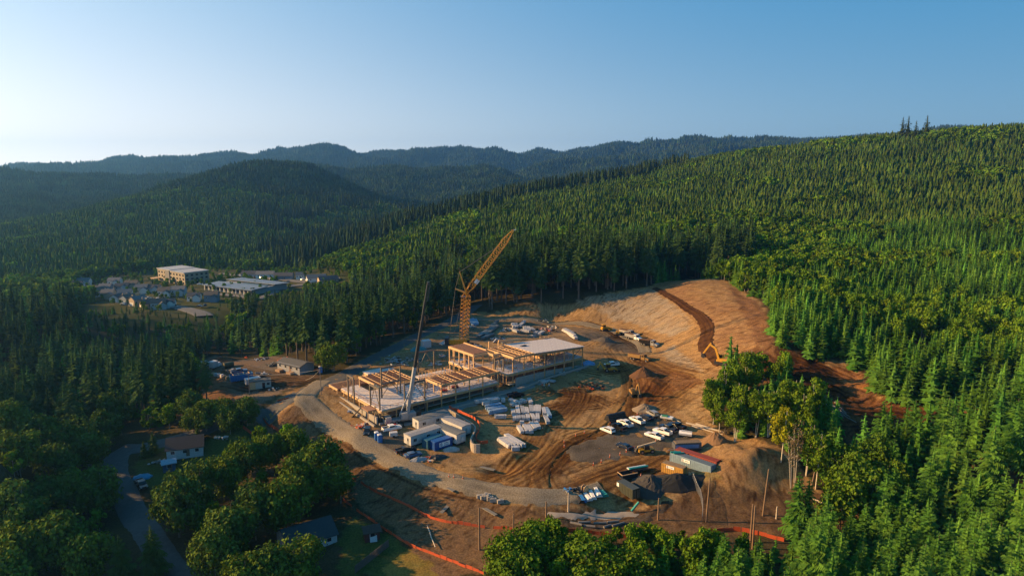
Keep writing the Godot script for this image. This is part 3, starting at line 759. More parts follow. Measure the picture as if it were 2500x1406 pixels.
func make_roads() -> void:
	var asphalt := mat("asphalt", lin(0.078, 0.080, 0.082), 0.9, 0.0, true, 0.12)
	var gravel := earthy("gravel", lin(0.285, 0.240, 0.175), false)
	var haul := earthy("haul_soil", lin(0.42, 0.275, 0.132))
	var fresh := earthy("fresh_soil", lin(0.125, 0.064, 0.030))
	var lot := earthy("lot_gravel", lin(0.135, 0.116, 0.095), false)
	strip("road", [Vector2(-18.2, -350.9), Vector2(-26.2, -329.3), Vector2(-41.2, -290.7), Vector2(-51.7, -261.2), Vector2(-60.9, -232.9), Vector2(-71.3, -215.2), Vector2(-81.1, -205.1), Vector2(-94.0, -198.8), Vector2(-104.9, -195.0), Vector2(-113.6, -192.6)], [7.5, 7.5, 7.5, 7.5, 8.5, 8.5, 7.5, 7.0], asphalt, 0.10, 0.1)
	strip("road", [Vector2(-114.3, -196.2), Vector2(-115.6, -188.6), Vector2(-109.4, -177.0), Vector2(-102.6, -169.3), Vector2(-91.9, -156.3), Vector2(-80.6, -143.1), Vector2(-70.0, -131.6), Vector2(-60.3, -121.5)], [8.0, 7.5, 7.0], asphalt, 0.13, 0.1)
	strip("gravel_road", [Vector2(-65.6, -229.1), Vector2(-67.6, -214.0), Vector2(-62.1, -206.3), Vector2(-49.8, -192.7), Vector2(-36.2, -178.3), Vector2(-21.2, -166.2), Vector2(-7.1, -159.3), Vector2(5.0, -155.5), Vector2(15.0, -156.3), Vector2(22.5, -159.6)], [7.0, 8.0, 8.0, 7.5, 7.0, 6.5, 6.5, 6.5, 6.0, 5.0], gravel, 0.2, 0.4)
	strip("haul_road", [Vector2(-20.1, -327.7), Vector2(10.0, -325.0), Vector2(33.4, -320.1), Vector2(46.9, -304.8), Vector2(54.3, -283.8), Vector2(53.9, -268.0)], [5.0, 5.0, 5.0, 6.0, 6.0, 6.0], gravel, 0.16, 0.35)
	strip("haul_road", [Vector2(37.6, -264.5), Vector2(45.0, -259.8), Vector2(54.7, -252.0), Vector2(63.1, -236.1), Vector2(68.0, -225.0)], [5.0, 5.0, 4.5, 4.0, 3.5], haul, 0.16, 0.35)
	strip("haul_road", [Vector2(43.1, -257.6), Vector2(41.0, -234.9), Vector2(34.8, -213.8), Vector2(24.6, -194.8), Vector2(13.9, -182.5), Vector2(8.2, -171.2), Vector2(7.0, -155.9)], [3.5, 4.0, 4.0, 4.5, 5.0, 5.5, 5.5], haul, 0.14, 0.5)
	strip("haul_road", [Vector2(72.5, -342.3), Vector2(76.9, -314.9), Vector2(79.6, -288.9), Vector2(79.0, -269.0), Vector2(73.9, -253.8), Vector2(72.9, -240.2), Vector2(73.6, -231.8)], [3.0, 3.5, 4.5, 6.0, 6.0, 4.5, 4.0], fresh, 0.22, 0.3)
	patch("parking_lot", [Vector2(17.4, -183.7), Vector2(27.6, -189.8), Vector2(31.3, -199.2), Vector2(43.4, -202.9), Vector2(50.5, -195.7), Vector2(53.2, -187.1), Vector2(49.3, -181.2), Vector2(39.7, -179.0), Vector2(21.8, -171.5), Vector2(17.1, -173.5), Vector2(14.3, -179.9)], lot, 0.10)
	patch("gravel_pad", [Vector2(35.3, -286.4), Vector2(45.9, -298.5), Vector2(54.4, -284.4), Vector2(57.5, -273.9), Vector2(51.5, -268.5), Vector2(42.0, -271.5)], earthy("pad_gravel", lin(0.19, 0.155, 0.12)), 0.12)
	patch("gravel_pad", [Vector2(-45.3, -188.9), Vector2(-39.0, -193.5), Vector2(-31.7, -189.7), Vector2(-29.9, -181.7), Vector2(-32.6, -177.3), Vector2(-37.9, -181.0)], lot, 0.14)
	patch("riprap_basin", [Vector2(7.7, -150.1), Vector2(14.6, -151.1), Vector2(28.6, -153.4), Vector2(30.6, -152.5), Vector2(29.6, -150.5), Vector2(22.2, -149.4), Vector2(14.3, -148.2), Vector2(9.1, -148.7)], mat("riprap", lin(0.33, 0.29, 0.25), 1.0, 0.0, true, 0.8), 0.2)
	patch("access_road", [Vector2(4.8, -148.1), Vector2(14.2, -146.9), Vector2(27.9, -149.1), Vector2(34.4, -152.9), Vector2(38.0, -156.0), Vector2(38.5, -153.5), Vector2(31.3, -147.0), Vector2(21.5, -144.7), Vector2(12.1, -144.1)], earthy("access_gravel", lin(0.13, 0.104, 0.082)), 0.12)
	# concrete apron along the front of the timber building
	var front := []
	for q in [[4.0, -5.6], [20.0, -6.2], [38.0, -6.4], [52.0, -6.0], [68.0, -3.8], [85.0, -3.6], [85.0, -0.6], [52.0, -0.8], [4.0, -0.8]]:
		front.append(Vector2(-39.96 + 0.775 * q[0] - 0.632 * q[1], -197.1 - 0.632 * q[0] - 0.775 * q[1]))
	patch("concrete_apron", front, mat("apron_concrete", lin(0.24, 0.235, 0.225), 0.95, 0.0, true, 0.5), 0.22)
	# streets of the housing estate
	strip("street", [Vector2(-339.8, -539.1), Vector2(-304.2, -514.5), Vector2(-265.1, -477.0), Vector2(-231.5, -456.4), Vector2(-205.9, -436.9), Vector2(-196.0, -426.4)], [9.0, 9.0, 8.0, 8.0, 12.0, 12.0], mat("street", lin(0.13, 0.13, 0.13), 0.95, 0.0, true, 0.1), 0.3, 0.1)
	strip("street", [Vector2(-231.1, -505.7), Vector2(-201.3, -492.9), Vector2(-180.8, -485.9), Vector2(-179.1, -535.4), Vector2(-140.3, -550.3)], [7.0, 7.0, 8.0, 8.0, 8.0], M["street"], 0.3, 0.1)
	strip("street", [Vector2(-279.9, -650.3), Vector2(-231.5, -605.7), Vector2(-188.9, -565.5), Vector2(-152.2, -544.7)], [7.0, 7.0, 7.0, 7.0], M["street"], 0.35, 0.1)

# ---------------------------------------------------------------- trees
func jig(rng: RandomNumberGenerator, s: float) -> Vector3:
	return Vector3(rng.randf_range(-s, s), rng.randf_range(-s, s), rng.randf_range(-s, s))

func conifer_crown(sd: int, hgt: float, rad: float, bare: float, layers: int, fronds: int, fine: int, ragged := 0.25) -> Shape:
	var rng := RandomNumberGenerator.new()
	rng.seed = sd
	var s := Shape.new()
	s.tinted = true
	if fine > 0:
		var crng := RandomNumberGenerator.new()
		crng.seed = sd + 5
		cone_tree(s, crng, Vector3(0, hgt * bare * 0.9, 0), hgt * (0.97 - bare * 0.9), rad * 0.5, 5, 6)
	for i in layers:
		var t := (i + rng.randf_range(-0.3, 0.3)) / (layers - 1.0)
		t = clampf(t, 0.0, 1.0)
		var y := hgt * (bare + (1.0 - bare) * t) * 0.985
		var body := pow(1.0 - t, 0.78) * (1.0 if bare < 0.2 else lerpf(0.62, 1.0, minf(t * 3.5, 1.0)))
		var r := rad * body + 0.12
		var n := maxi(3, int(fronds * (0.45 + 0.55 * body)))
		var a0 := rng.randf() * TAU
		for k in n:
			var a := a0 + TAU * (k + rng.randf_range(-0.35, 0.35)) / n
			var rr := r * rng.randf_range(1.0 - ragged * 1.6, 1.0 + ragged)
			var out := Vector3(cos(a), 0, sin(a))
			var side := Vector3(-sin(a), 0, cos(a))
			var lift := lerpf(-0.42, 0.35, t) + rng.randf_range(-0.12, 0.12)
			var p0 := Vector3(0, y, 0) + out * rr * 0.06
			var p2 := p0 + out * rr + Vector3(0, rr * lift, 0)
			var p1 := p0.lerp(p2, 0.5) + Vector3(0, rr * 0.10, 0)
			var b := rng.randf_range(0.72, 1.25)
			s.ink = Color(b * rng.randf_range(0.88, 1.15), b, b * rng.randf_range(0.8, 1.1))
			var w := rr * 0.40 + 0.16
			if fine == 0:
				s.tri(p0 + side * w * 0.5, p0 - side * w * 0.5, p2)
				s.tri(p1 + side * w - Vector3(0, w * 0.5, 0), p1 - side * w - Vector3(0, w * 0.5, 0), p2 + Vector3(0, w * 0.3, 0))
			elif fine == 1:
				s.tri(p0, p1 + side * w - Vector3(0, w * 0.45, 0), p2)
				s.tri(p0, p2, p1 - side * w - Vector3(0, w * 0.45, 0))
				s.tri(p0.lerp(p2, 0.3), p0.lerp(p2, 0.75) + side * w * 1.5 - Vector3(0, w * 0.9, 0), p0.lerp(p2, 0.6))
				s.tri(p0.lerp(p2, 0.3), p0.lerp(p2, 0.6), p0.lerp(p2, 0.75) - side * w * 1.5 - Vector3(0, w * 0.9, 0))
			else:
				w *= 0.78
				var steps := 5
				for q in steps:
					var f0 := 0.12 + 0.88 * q / steps
					var m := p0.lerp(p1, minf(f0 * 2.0, 1.0)) if f0 < 0.5 else p1.lerp(p2, f0 * 2.0 - 1.0)
					var reach := w * (1.55 - f0) * rng.randf_range(0.8, 1.35)
					var fw := (p2 - p0).normalized()
					for sg in [-1.0, 1.0]:
						var tip: Vector3 = m + side * sg * reach + fw * reach * 0.75 - Vector3(0, reach * rng.randf_range(0.35, 0.95), 0)
						var base2 := m + fw * rr * 0.20
						s.tri(m, tip, base2)
				s.tri(p1 + side * w * 0.3, p2, p1 - side * w * 0.3)
	return s

func cone_tree(s: Shape, rng: RandomNumberGenerator, o: Vector3, hgt: float, rad: float, tiers: int, sides: int) -> void:
	# a distant conifer: a few ragged skirts stacked into a spire
	for i in tiers:
		var t0 := float(i) / tiers
		var y0 := hgt * (0.06 + 0.94 * t0)
		var y1 := minf(hgt * (0.06 + 0.94 * (t0 + 1.55 / tiers)), hgt)
		var r := rad * pow(1.0 - t0, 0.85)
		var rim := []
		var a0 := rng.randf() * TAU
		for k in sides:
			var rr := r * rng.randf_range(0.68, 1.25)
			var a := a0 + TAU * k / sides
			rim.append(o + Vector3(cos(a) * rr, y0 - rr * rng.randf_range(0.1, 0.5), sin(a) * rr))
		var top := o + Vector3(rng.randf_range(-0.1, 0.1), y1, rng.randf_range(-0.1, 0.1))
		for k in sides:
			var b := rng.randf_range(0.75, 1.25)
			s.ink = Color(b * rng.randf_range(0.9, 1.12), b, b * rng.randf_range(0.85, 1.1))
			s.tri(rim[(k + 1) % sides], rim[k], top)

func conifer_trunk(hgt: float, sides := 6, limbs := 0, sd := 1) -> Shape:
	var s := Shape.new()
	var r := hgt * 0.0135 + 0.05
	s.tube(Vector3(0, -0.6, 0), Vector3(0, hgt * 0.5, 0), r, r * 0.6, sides, false)
	s.tube(Vector3(0, hgt * 0.5, 0), Vector3(0, hgt * 0.97, 0), r * 0.6, r * 0.12, sides, false)
	var rng := RandomNumberGenerator.new()
	rng.seed = sd
	for i in limbs:
		var y := hgt * rng.randf_range(0.12, 0.45)
		var a := rng.randf() * TAU
		s.tube(Vector3(0, y, 0), Vector3(cos(a), -0.15, sin(a)) * rng.randf_range(0.7, 1.6) + Vector3(0, y, 0), 0.04, 0.015, 3, false)
	return s

func leafy_crown(sd: int, hgt: float, rad: float, bottom: float, leaves: int, size: float, lobes: int) -> Shape:
	var rng := RandomNumberGenerator.new()
	rng.seed = sd
	var s := Shape.new()
	s.tinted = true
	var mid := hgt * (bottom + (1.0 - bottom) * 0.5)
	var half := hgt * (1.0 - bottom) * 0.5
	var spots := []
	for i in lobes:
		var d := jig(rng, 1.0).normalized() * pow(rng.randf(), 0.45) * 0.80
		var shrink := 1.0 - 0.25 * maxf(d.y, 0.0)
		spots.append([Vector3(d.x * rad * shrink, mid + d.y * half * 1.1, d.z * rad * shrink), rad * rng.randf_range(0.20, 0.44), rng.randf_range(0.75, 1.25)])
	for i in leaves:
		var sp: Array = spots[rng.randi() % lobes]
		var dir := jig(rng, 1.0).normalized()
		var cp: Vector3 = sp[0]
		if (cp + dir - Vector3(0, mid, 0)).length() < (cp - Vector3(0, mid, 0)).length() and rng.randf() < 0.6:
			dir = -dir
		var p: Vector3 = cp + dir * sp[1] * (0.55 + 0.85 * pow(rng.randf(), 1.6))
		p.y = maxf(p.y, hgt * bottom * 0.8)
		var nn := (dir + jig(rng, 0.75)).normalized()
		var x := nn.cross(Vector3.UP + jig(rng, 0.4)).normalized()
		var y := nn.cross(x)
		var z := size * rng.randf_range(0.6, 1.35)
		var b: float = sp[2] * rng.randf_range(0.75, 1.25)
		s.ink = Color(b * rng.randf_range(0.85, 1.2), b, b * rng.randf_range(0.7, 1.1))
		s.tri(p - y * z * 0.62, p + x * z * 0.45, p + y * z * 0.62)
		s.tri(p - y * z * 0.62, p + y * z * 0.62, p - x * z * 0.45 + nn * z * 0.2)
	return s

func leafy_trunk(sd: int, hgt: float, rad: float, bottom: float, stems: int, limbs := 6) -> Shape:
	var rng := RandomNumberGenerator.new()
	rng.seed = sd
	var s := Shape.new()
	for k in stems:
		var lean := jig(rng, 0.10) if stems > 1 else jig(rng, 0.03)
		var base := Vector3(lean.x, 0, lean.z) * 3.0
		var p0 := base + Vector3(0, -0.5, 0)
		var p1 := base + Vector3(lean.x * hgt * 0.5, hgt * 0.45, lean.z * hgt * 0.5)
		var p2 := base + Vector3(lean.x * hgt, hgt * 0.88, lean.z * hgt)
		var r := hgt * (0.011 if stems == 1 else 0.0065) + 0.03
		s.tube(p0, p1, r, r * 0.75, 6, false)
		s.tube(p1, p2, r * 0.75, r * 0.25, 6, false)
		for i in limbs:
			var t := rng.randf_range(maxf(bottom - 0.05, 0.2), 0.8)
			var a := rng.randf() * TAU
			var q := p0.lerp(p1, t * 2.0) if t < 0.5 else p1.lerp(p2, t * 2.0 - 1.0)
			s.tube(q, q + Vector3(cos(a) * rad * 0.6, rad * 0.45, sin(a) * rad * 0.6), r * 0.45, r * 0.12, 4, false)
	return s

func leaf_mat(key: String, c: Color, back: float, tinted := true) -> StandardMaterial3D:
	if M.has(key):
		return M[key]
	var m := StandardMaterial3D.new()
	m.resource_name = key
	m.albedo_color = c
	m.vertex_color_use_as_albedo = tinted
	m.roughness = 1.0
	m.metallic_specular = 0.06
	m.cull_mode = BaseMaterial3D.CULL_DISABLED
	m.backlight_enabled = true
	m.backlight = Color(back, back, back * 0.55)
	M[key] = m
	return m

var mask := PackedByteArray()
const MASK_X0 := -430.0
const MASK_Z0 := -720.0
const MASK_N := 370
const MASK_ROWS := 330

func mask_at(x: float, z: float) -> int:
	var i := int((x - MASK_X0) / 2.0)
	var j := int((z - MASK_Z0) / 2.0)
	if i < 0 or j < 0 or i >= MASK_N or j >= MASK_ROWS:
		return 0
	return mask[j * MASK_N + i]

func stamp(p: Vector2, r: float, value := 1) -> void:
	var k := int(ceil(r / 2.0))
	var ci := int((p.x - MASK_X0) / 2.0)
	var cj := int((p.y - MASK_Z0) / 2.0)
	for j in range(cj - k, cj + k + 1):
		for i in range(ci - k, ci + k + 1):
			if i >= 0 and j >= 0 and i < MASK_N and j < MASK_ROWS:
				if Vector2(MASK_X0 + i * 2.0 + 1.0 - p.x, MASK_Z0 + j * 2.0 + 1.0 - p.y).length() <= r + 0.7:
					mask[j * MASK_N + i] = value

var keep_clear := []      # [x, z, radius] of buildings and hand-placed trees

func make_mask() -> void:
	mask.resize(MASK_N * MASK_ROWS)
	mask.fill(0)
	var bare := [clearing, PackedVector2Array([Vector2(-153.3, -319.6), Vector2(-162.6, -360.0), Vector2(-128.1, -339.2), Vector2(-89.7, -263.4), Vector2(-73.1, -245.3), Vector2(-66.5, -237.6), Vector2(-71.4, -215.5), Vector2(-80.3, -209.8), Vector2(-90.2, -208.4), Vector2(-104.1, -221.6), Vector2(-116.2, -238.7)]),
		PackedVector2Array([Vector2(-363.5, -550.3), Vector2(-377.5, -591.6), Vector2(-361.5, -677.9), Vector2(-382.0, -729.8), Vector2(-326.8, -750.1), Vector2(-269.2, -683.4), Vector2(-234.3, -703.5), Vector2(-141.2, -568.0), Vector2(-131.9, -529.6), Vector2(-140.7, -513.7), Vector2(-165.1, -511.4), Vector2(-183.4, -493.3), Vector2(-199.6, -473.9), Vector2(-196.0, -426.4), Vector2(-209.5, -422.1), Vector2(-248.0, -440.5), Vector2(-296.0, -484.8)]),
		PackedVector2Array([Vector2(-109.9, -181.6), Vector2(-104.3, -193.8), Vector2(-90.9, -197.4), Vector2(-79.9, -201.4), Vector2(-79.1, -192.3), Vector2(-87.3, -182.8), Vector2(-92.9, -175.0), Vector2(-89.2, -158.9), Vector2(-100.8, -171.0)]),
		PackedVector2Array([Vector2(-59.5, -140.4), Vector2(-48.4, -152.7), Vector2(-39.0, -154.9), Vector2(-24.3, -144.0), Vector2(-16.3, -131.1), Vector2(-15.0, -119.3), Vector2(-60.3, -121.5)])]
	for j in MASK_ROWS:
		for i in MASK_N:
			var p := Vector2(MASK_X0 + i * 2.0 + 1.0, MASK_Z0 + j * 2.0 + 1.0)
			for b in bare.size():
				if Geometry2D.is_point_in_polygon(p, bare[b]):
					mask[j * MASK_N + i] = 2 if b == 2 else 1
					break
	for r in roads:
		for p in r[0]:
			stamp(p, (r[1] as float) + 3.2)
	for k in keep_clear:
		stamp(Vector2(k[0], k[1]), k[2])

# kinds of wood: 0 mature fir, 1 young plantation conifer, 2 alder
func wood_kind(x: float, z: float, a: float, d: float, rng: RandomNumberGenerator) -> int:
	var n := patches.get_noise_2d(x, z)
	var m := patches.get_noise_2d(x * 3.0 + 500.0, z * 3.0)
	if a < 0.0 and d < 238.0:
		return 2
	if a < -0.33 and d < 470.0:                         # wood west of the site
		return 2 if n > 0.42 else (0 if rng.randf() < 0.85 else 1)
	if a < -0.07 and d < 500.0:
		return 0 if rng.randf() < 0.92 else 2
	if a < 0.21 and d < 455.0 and d > 300.0:             # tall edge behind the cut
		return 0
	if a > 0.16 and a < 0.34 and d > 395.0 and d < 500.0 and n > -0.2:
		return 0
	if a < 0.20 and a > -0.34:
		var ridge := 968.0 + 550.0 * a
		if d > ridge - 105.0 and d < ridge + 70.0:
			return 0
	if a > 0.175 and a < 0.25 and d > 1050.0 and d < 1150.0:
		return 0
	if a < -0.05 and d < 790.0:
		return 2 if n + m * 0.4 > -0.05 else 1
	if a < -0.02 and d > 780.0:
		return 2 if m > 0.32 else (0 if n > 0.0 and a > -0.36 else 1)
	if d < 240.0:
		return 2 if n + m * 0.5 > 0.12 else 1
	var lean := 0.08 if d < 560.0 else 0.36
	if a < 0.15:
		lean = 0.45
	return 2 if n + m * 0.45 > lean else 1

var patches: FastNoiseLite

func make_trees() -> void:
	patches = FastNoiseLite.new()
	patches.seed = 41
	patches.frequency = 0.0065
	patches.fractal_octaves = 3
	patches.domain_warp_enabled = true
	var rng := RandomNumberGenerator.new()
	rng.seed = 2024
	plant_by_hand()
	make_mask()
	# what the land hides from the picture is not planted
	var shade := PackedFloat32Array()
	shade.resize(G_COLS * G_ROWS)
	for k in G_COLS:
		var top := -9.0
		for r in G_ROWS:
			shade[r * G_COLS + k] = top
			var d := exp(G_L0 + r * G_STEP)
			if d > 70.0:
				top = maxf(top, (grid[r * G_COLS + k] - 75.0) / d)
	var lists := [[], [], []]
	var d := 84.0
	while d < 1460.0:
		var gap := 3.5 if d < 420.0 else (3.8 if d < 700.0 else 4.2)
		var a := -0.82
		while a < 0.82:
			var aa := a + rng.randf_range(-0.5, 0.5) * gap / d
			var dd := d + rng.randf_range(-0.5, 0.5) * gap
			a += gap / d
			var x := sin(aa) * dd
			var z := -cos(aa) * dd
			var bare := mask_at(x, z)
			if bare == 1 or bare == 2 and rng.randf() > 0.3:
				continue
			var kind := wood_kind(x, z, aa, dd, rng) if bare == 0 else 2
			var thin := rng.randf()
			if kind == 0 and thin > 0.27 or kind == 2 and thin > 0.55 or kind == 1 and thin > 0.86:
				continue
			if aa < 0.0 and dd < 238.0 and (thin > 0.2 or dd < 132.0):
				continue
			var y := land(x, z)
			var gk := clampi(int((aa - G_A0) / G_STEP), 0, G_COLS - 1)
			var gr := clampi(int((log(dd) - G_L0) / G_STEP), 0, G_ROWS - 1)
			if (y + 24.0 - 75.0) / dd < shade[gr * G_COLS + gk] - 0.012:
				continue
			var hgt := 0.0
			if kind == 0:
				hgt = rng.randf_range(20.0, 28.0) if dd < 600.0 else rng.randf_range(17.0, 25.0)
				if aa > -0.36 and aa < -0.05 and dd < 335.0:
					hgt *= 0.9
				if aa > -0.05 and dd < 460.0:
					hgt *= 1.12
				if aa < -0.36 and dd < 420.0:
					hgt *= 0.80
			elif kind == 1:
				hgt = (rng.randf_range(7.0, 13.0) if rng.randf() < 0.8 else rng.randf_range(4.0, 15.0)) * (1.2 if dd < 240.0 else (1.0 if dd < 560.0 else 0.84))
				if aa < -0.02 and dd > 780.0:
					hgt *= 1.3
			else:
				hgt = rng.randf_range(8.0, 12.0)
				if aa < 0.0 and dd < 238.0:
					hgt *= 0.55
			if aa > 0.30 and aa < 0.50 and dd > 172.0 and dd < 222.0:
				hgt *= 0.7
			if bare == 2:
				hgt = rng.randf_range(2.5, 6.0)
			if dd < 150.0 and aa < 0.28:
				hgt = minf(hgt, 8.5)
			# the valley opens towards the housing estate
			if aa < -0.235 and aa > -0.575 and dd < 575.0 and bare == 0:
				var low := 0.2075 if aa < -0.40 else (0.166 if aa < -0.30 else 0.156)
				hgt = minf(hgt, 75.0 - dd * low - y + rng.randf_range(-2.0, 2.5))
				if hgt < 6.5:
					if dd > 508.0:
						continue
					hgt = rng.randf_range(6.0, 8.5) if dd < 452.0 else rng.randf_range(3.5, 6.0)
			# saplings only in front of the bare strip
			if dd < 172.0 and aa > -0.01 and aa < 0.42:
				hgt = minf(hgt, 75.0 - dd * 0.532 - y + rng.randf_range(-2.5, 1.0))
				if hgt < 2.5:
					continue
			lists[kind].append([hgt / dd, x, y, z, hgt, dd, aa])
		d += gap
	print("trees ", lists[0].size(), " ", lists[1].size(), " ", lists[2].size())
	plant(lists, rng)
	far_woods(rng, shade)

func by_size(p: Array, q: Array) -> bool:
	return p[0] > q[0]

func tree_place(aa: float, dd: float, kind: int) -> String:
	if aa < -0.33:
		return ("in the dark wood west of the narrow road" if dd < 262.0 else "in the dark wood beside the gravel yard") if dd < 330.0 else "in the wood between the yard and the housing estate"
	if aa < -0.06:
		return "at the edge of the wood beside the straight road"
	if aa < 0.22 and dd > 280.0:
		return "along the crest above the seeded cut slope"
	if dd > 235.0:
		return "on the hillside above the ploughed brown slope" if aa > 0.40 else "on the hillside above the bare upper cut"
	if aa > 0.3:
		return ("on the slope directly below the brown bench road" if dd > 165.0 else "on the low slope facing the bare trunks") if aa < 0.55 else ("on the steep edge beyond the brown bench road" if dd > 165.0 else "on the lowest slope below the brown bench road")
	return "in the belt below the bare strip of poles"

func plant(lists: Array, rng: RandomNumberGenerator) -> void:
	var names := ["fir_tree", "young_conifer", "alder_tree"]
	var looks := ["tall dark fir", "young green conifer", "light green leafy alder"]
	var kinds := ["fir", "conifer", "alder"]
	var crown_c := [lin(0.044, 0.092, 0.028), lin(0.068, 0.172, 0.025), lin(0.108, 0.205, 0.016)]
	var bark_c := [lin(0.11, 0.088, 0.066), lin(0.09, 0.07, 0.05), lin(0.24, 0.22, 0.18)]
	for kind in 3:
		var l: Array = lists[kind]
		l.sort_custom(by_size)
		var bark := mat("bark_%d" % kind, bark_c[kind], 0.95, 0.0, false)
		# the trees that show largest, each with a trunk and a crown
		var crowns := []
		var trunks := []
		for v in 4:
			if kind == 0:
				crowns.append(conifer_crown(100 + v, 26.0, 4.0, 0.24 + 0.05 * v, 24, 10, 2, 0.38).mesh())
				trunks.append(conifer_trunk(26.0, 7, 8, v).mesh())
			elif kind == 1:
				crowns.append(conifer_crown(200 + v, 11.0, 2.1, 0.04, 22, 10, 2, 0.4).mesh())
				trunks.append(conifer_trunk(11.0, 6).mesh())
			else:
				crowns.append(leafy_crown(300 + v, 10.0, 2.9, 0.18, 1700, 0.55, 20).mesh())
				trunks.append(leafy_trunk(300 + v, 10.0, 2.9, 0.22, 1 + v % 2).mesh())
		var base_h: float = [26.0, 11.0, 10.0][kind]
		var shades := []
		for q in 3:
			var f: float = [0.82, 1.0, 1.2][q]
			var cc: Color = crown_c[kind].srgb_to_linear()
			shades.append(leaf_mat("leaf_%d_%d" % [kind, q], lin(cc.r * f * (1.12 if q == 2 else 1.0), cc.g * f, cc.b * f), [0.25, 0.3, 0.6][kind]))
		var most := mini(280, l.size())
		for i in most:
			var t: Array = l[i]
			var place := tree_place(t[6], t[5], kind)
			var o := thing(names[kind], looks[kind] + " " + place, kinds[kind], Vector3(t[1], t[2], t[3]), rng.randf() * TAU, names[kind].replace("_", " ") + "s " + place)
			var k: float = t[4] / base_h
			o.scale = Vector3(k * rng.randf_range(0.9, 1.15), k, k * rng.randf_range(0.9, 1.15))
			var v := rng.randi() % 4
			var c := MeshInstance3D.new()
			c.name = "crown"
			c.mesh = crowns[v]
			c.material_override = shades[rng.randi() % 3]
			o.add_child(c)
			var b := MeshInstance3D.new()
			b.name = "trunk"
			b.mesh = trunks[v]
			b.material_override = bark
			o.add_child(b)
		# the rest of the wood
		var wood := Node3D.new()
		wood.name = ["fir_forest", "plantation_forest", "alder_forest"][kind]
		wood.set_meta("kind", "stuff")
		wood.set_meta("label", ["dark forest of tall firs behind the site and along the ridge", "even green conifer plantation covering the hillside", "yellow green alder woods in patches on the hillside"][kind])
		wood.set_meta("category", "forest")
		add_child(wood)
		for lod in 2:
			for v in 4:
				var me: ArrayMesh
				var spire := Shape.new()
				spire.tinted = true
				var srng := RandomNumberGenerator.new()
				srng.seed = 77 + v + kind * 10
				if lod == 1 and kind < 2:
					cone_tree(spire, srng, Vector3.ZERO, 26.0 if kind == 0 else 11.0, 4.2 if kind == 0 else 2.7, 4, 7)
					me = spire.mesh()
				elif kind == 0:
					me = conifer_crown(400 + v + lod * 10, 26.0, 4.1, 0.26 if lod == 0 else 0.12, 15 if lod == 0 else 9, 8 if lod == 0 else 6, 1 - lod, 0.34).mesh()
				elif kind == 1:
					me = conifer_crown(500 + v + lod * 10, 11.0, 2.3, 0.04, 12 if lod == 0 else 8, 8 if lod == 0 else 6, 1 - lod, 0.3).mesh()
				else:
					me = leafy_crown(600 + v + lod * 10, 10.0, 2.8, 0.10, 460 if lod == 0 else 130, 0.95 if lod == 0 else 1.7, 14).mesh()
				var list := []
				for i in range(most, l.size()):
					var far: bool = l[i][5] > 560.0
					if far == (lod == 1) and i % 4 == v:
						list.append(l[i])
				if list.is_empty():
					continue
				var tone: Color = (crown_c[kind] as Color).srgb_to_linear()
				if lod == 1 and kind < 2:      # solid faces catch too much light, so the base green is darkened to match
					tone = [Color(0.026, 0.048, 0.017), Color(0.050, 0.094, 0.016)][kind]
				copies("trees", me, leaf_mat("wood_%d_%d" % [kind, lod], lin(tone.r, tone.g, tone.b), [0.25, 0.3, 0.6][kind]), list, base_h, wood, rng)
				if lod == 0 and kind != 1:
					copies("trunks", (conifer_trunk(26.0, 5) if kind == 0 else leafy_trunk(9 + v, 10.0, 2.9, 0.25, 1, 2)).mesh(), bark, list, base_h, wood, null)

func copies(called: String, me: Mesh, m: Material, list: Array, base_h: float, parent: Node, rng: RandomNumberGenerator) -> void:
	var mm := MultiMesh.new()
	mm.transform_format = MultiMesh.TRANSFORM_3D
	mm.use_colors = rng != null
	mm.mesh = me
	mm.instance_count = list.size()
	for i in list.size():
		var t: Array = list[i]
		var k: float = t[4] / base_h
		mm.set_instance_transform(i, Transform3D(Basis(Vector3.UP, t[1] * 7.31 + t[3]).scaled(Vector3(k * 1.05, k, k * 1.05)), Vector3(t[1], t[2], t[3])))
		if rng != null:
			var b := rng.randf_range(0.6, 1.4) * (1.0 + 0.5 * patches.get_noise_2d(t[1] * 2.0, t[3] * 2.0))
			mm.set_instance_color(i, Color(b * rng.randf_range(0.85, 1.25), b, b * rng.randf_range(0.8, 1.15)))
	var o := MultiMeshInstance3D.new()
	o.name = called
	o.multimesh = mm
	o.material_override = m
	o.set_meta("kind", "stuff")
	parent.add_child(o, true)

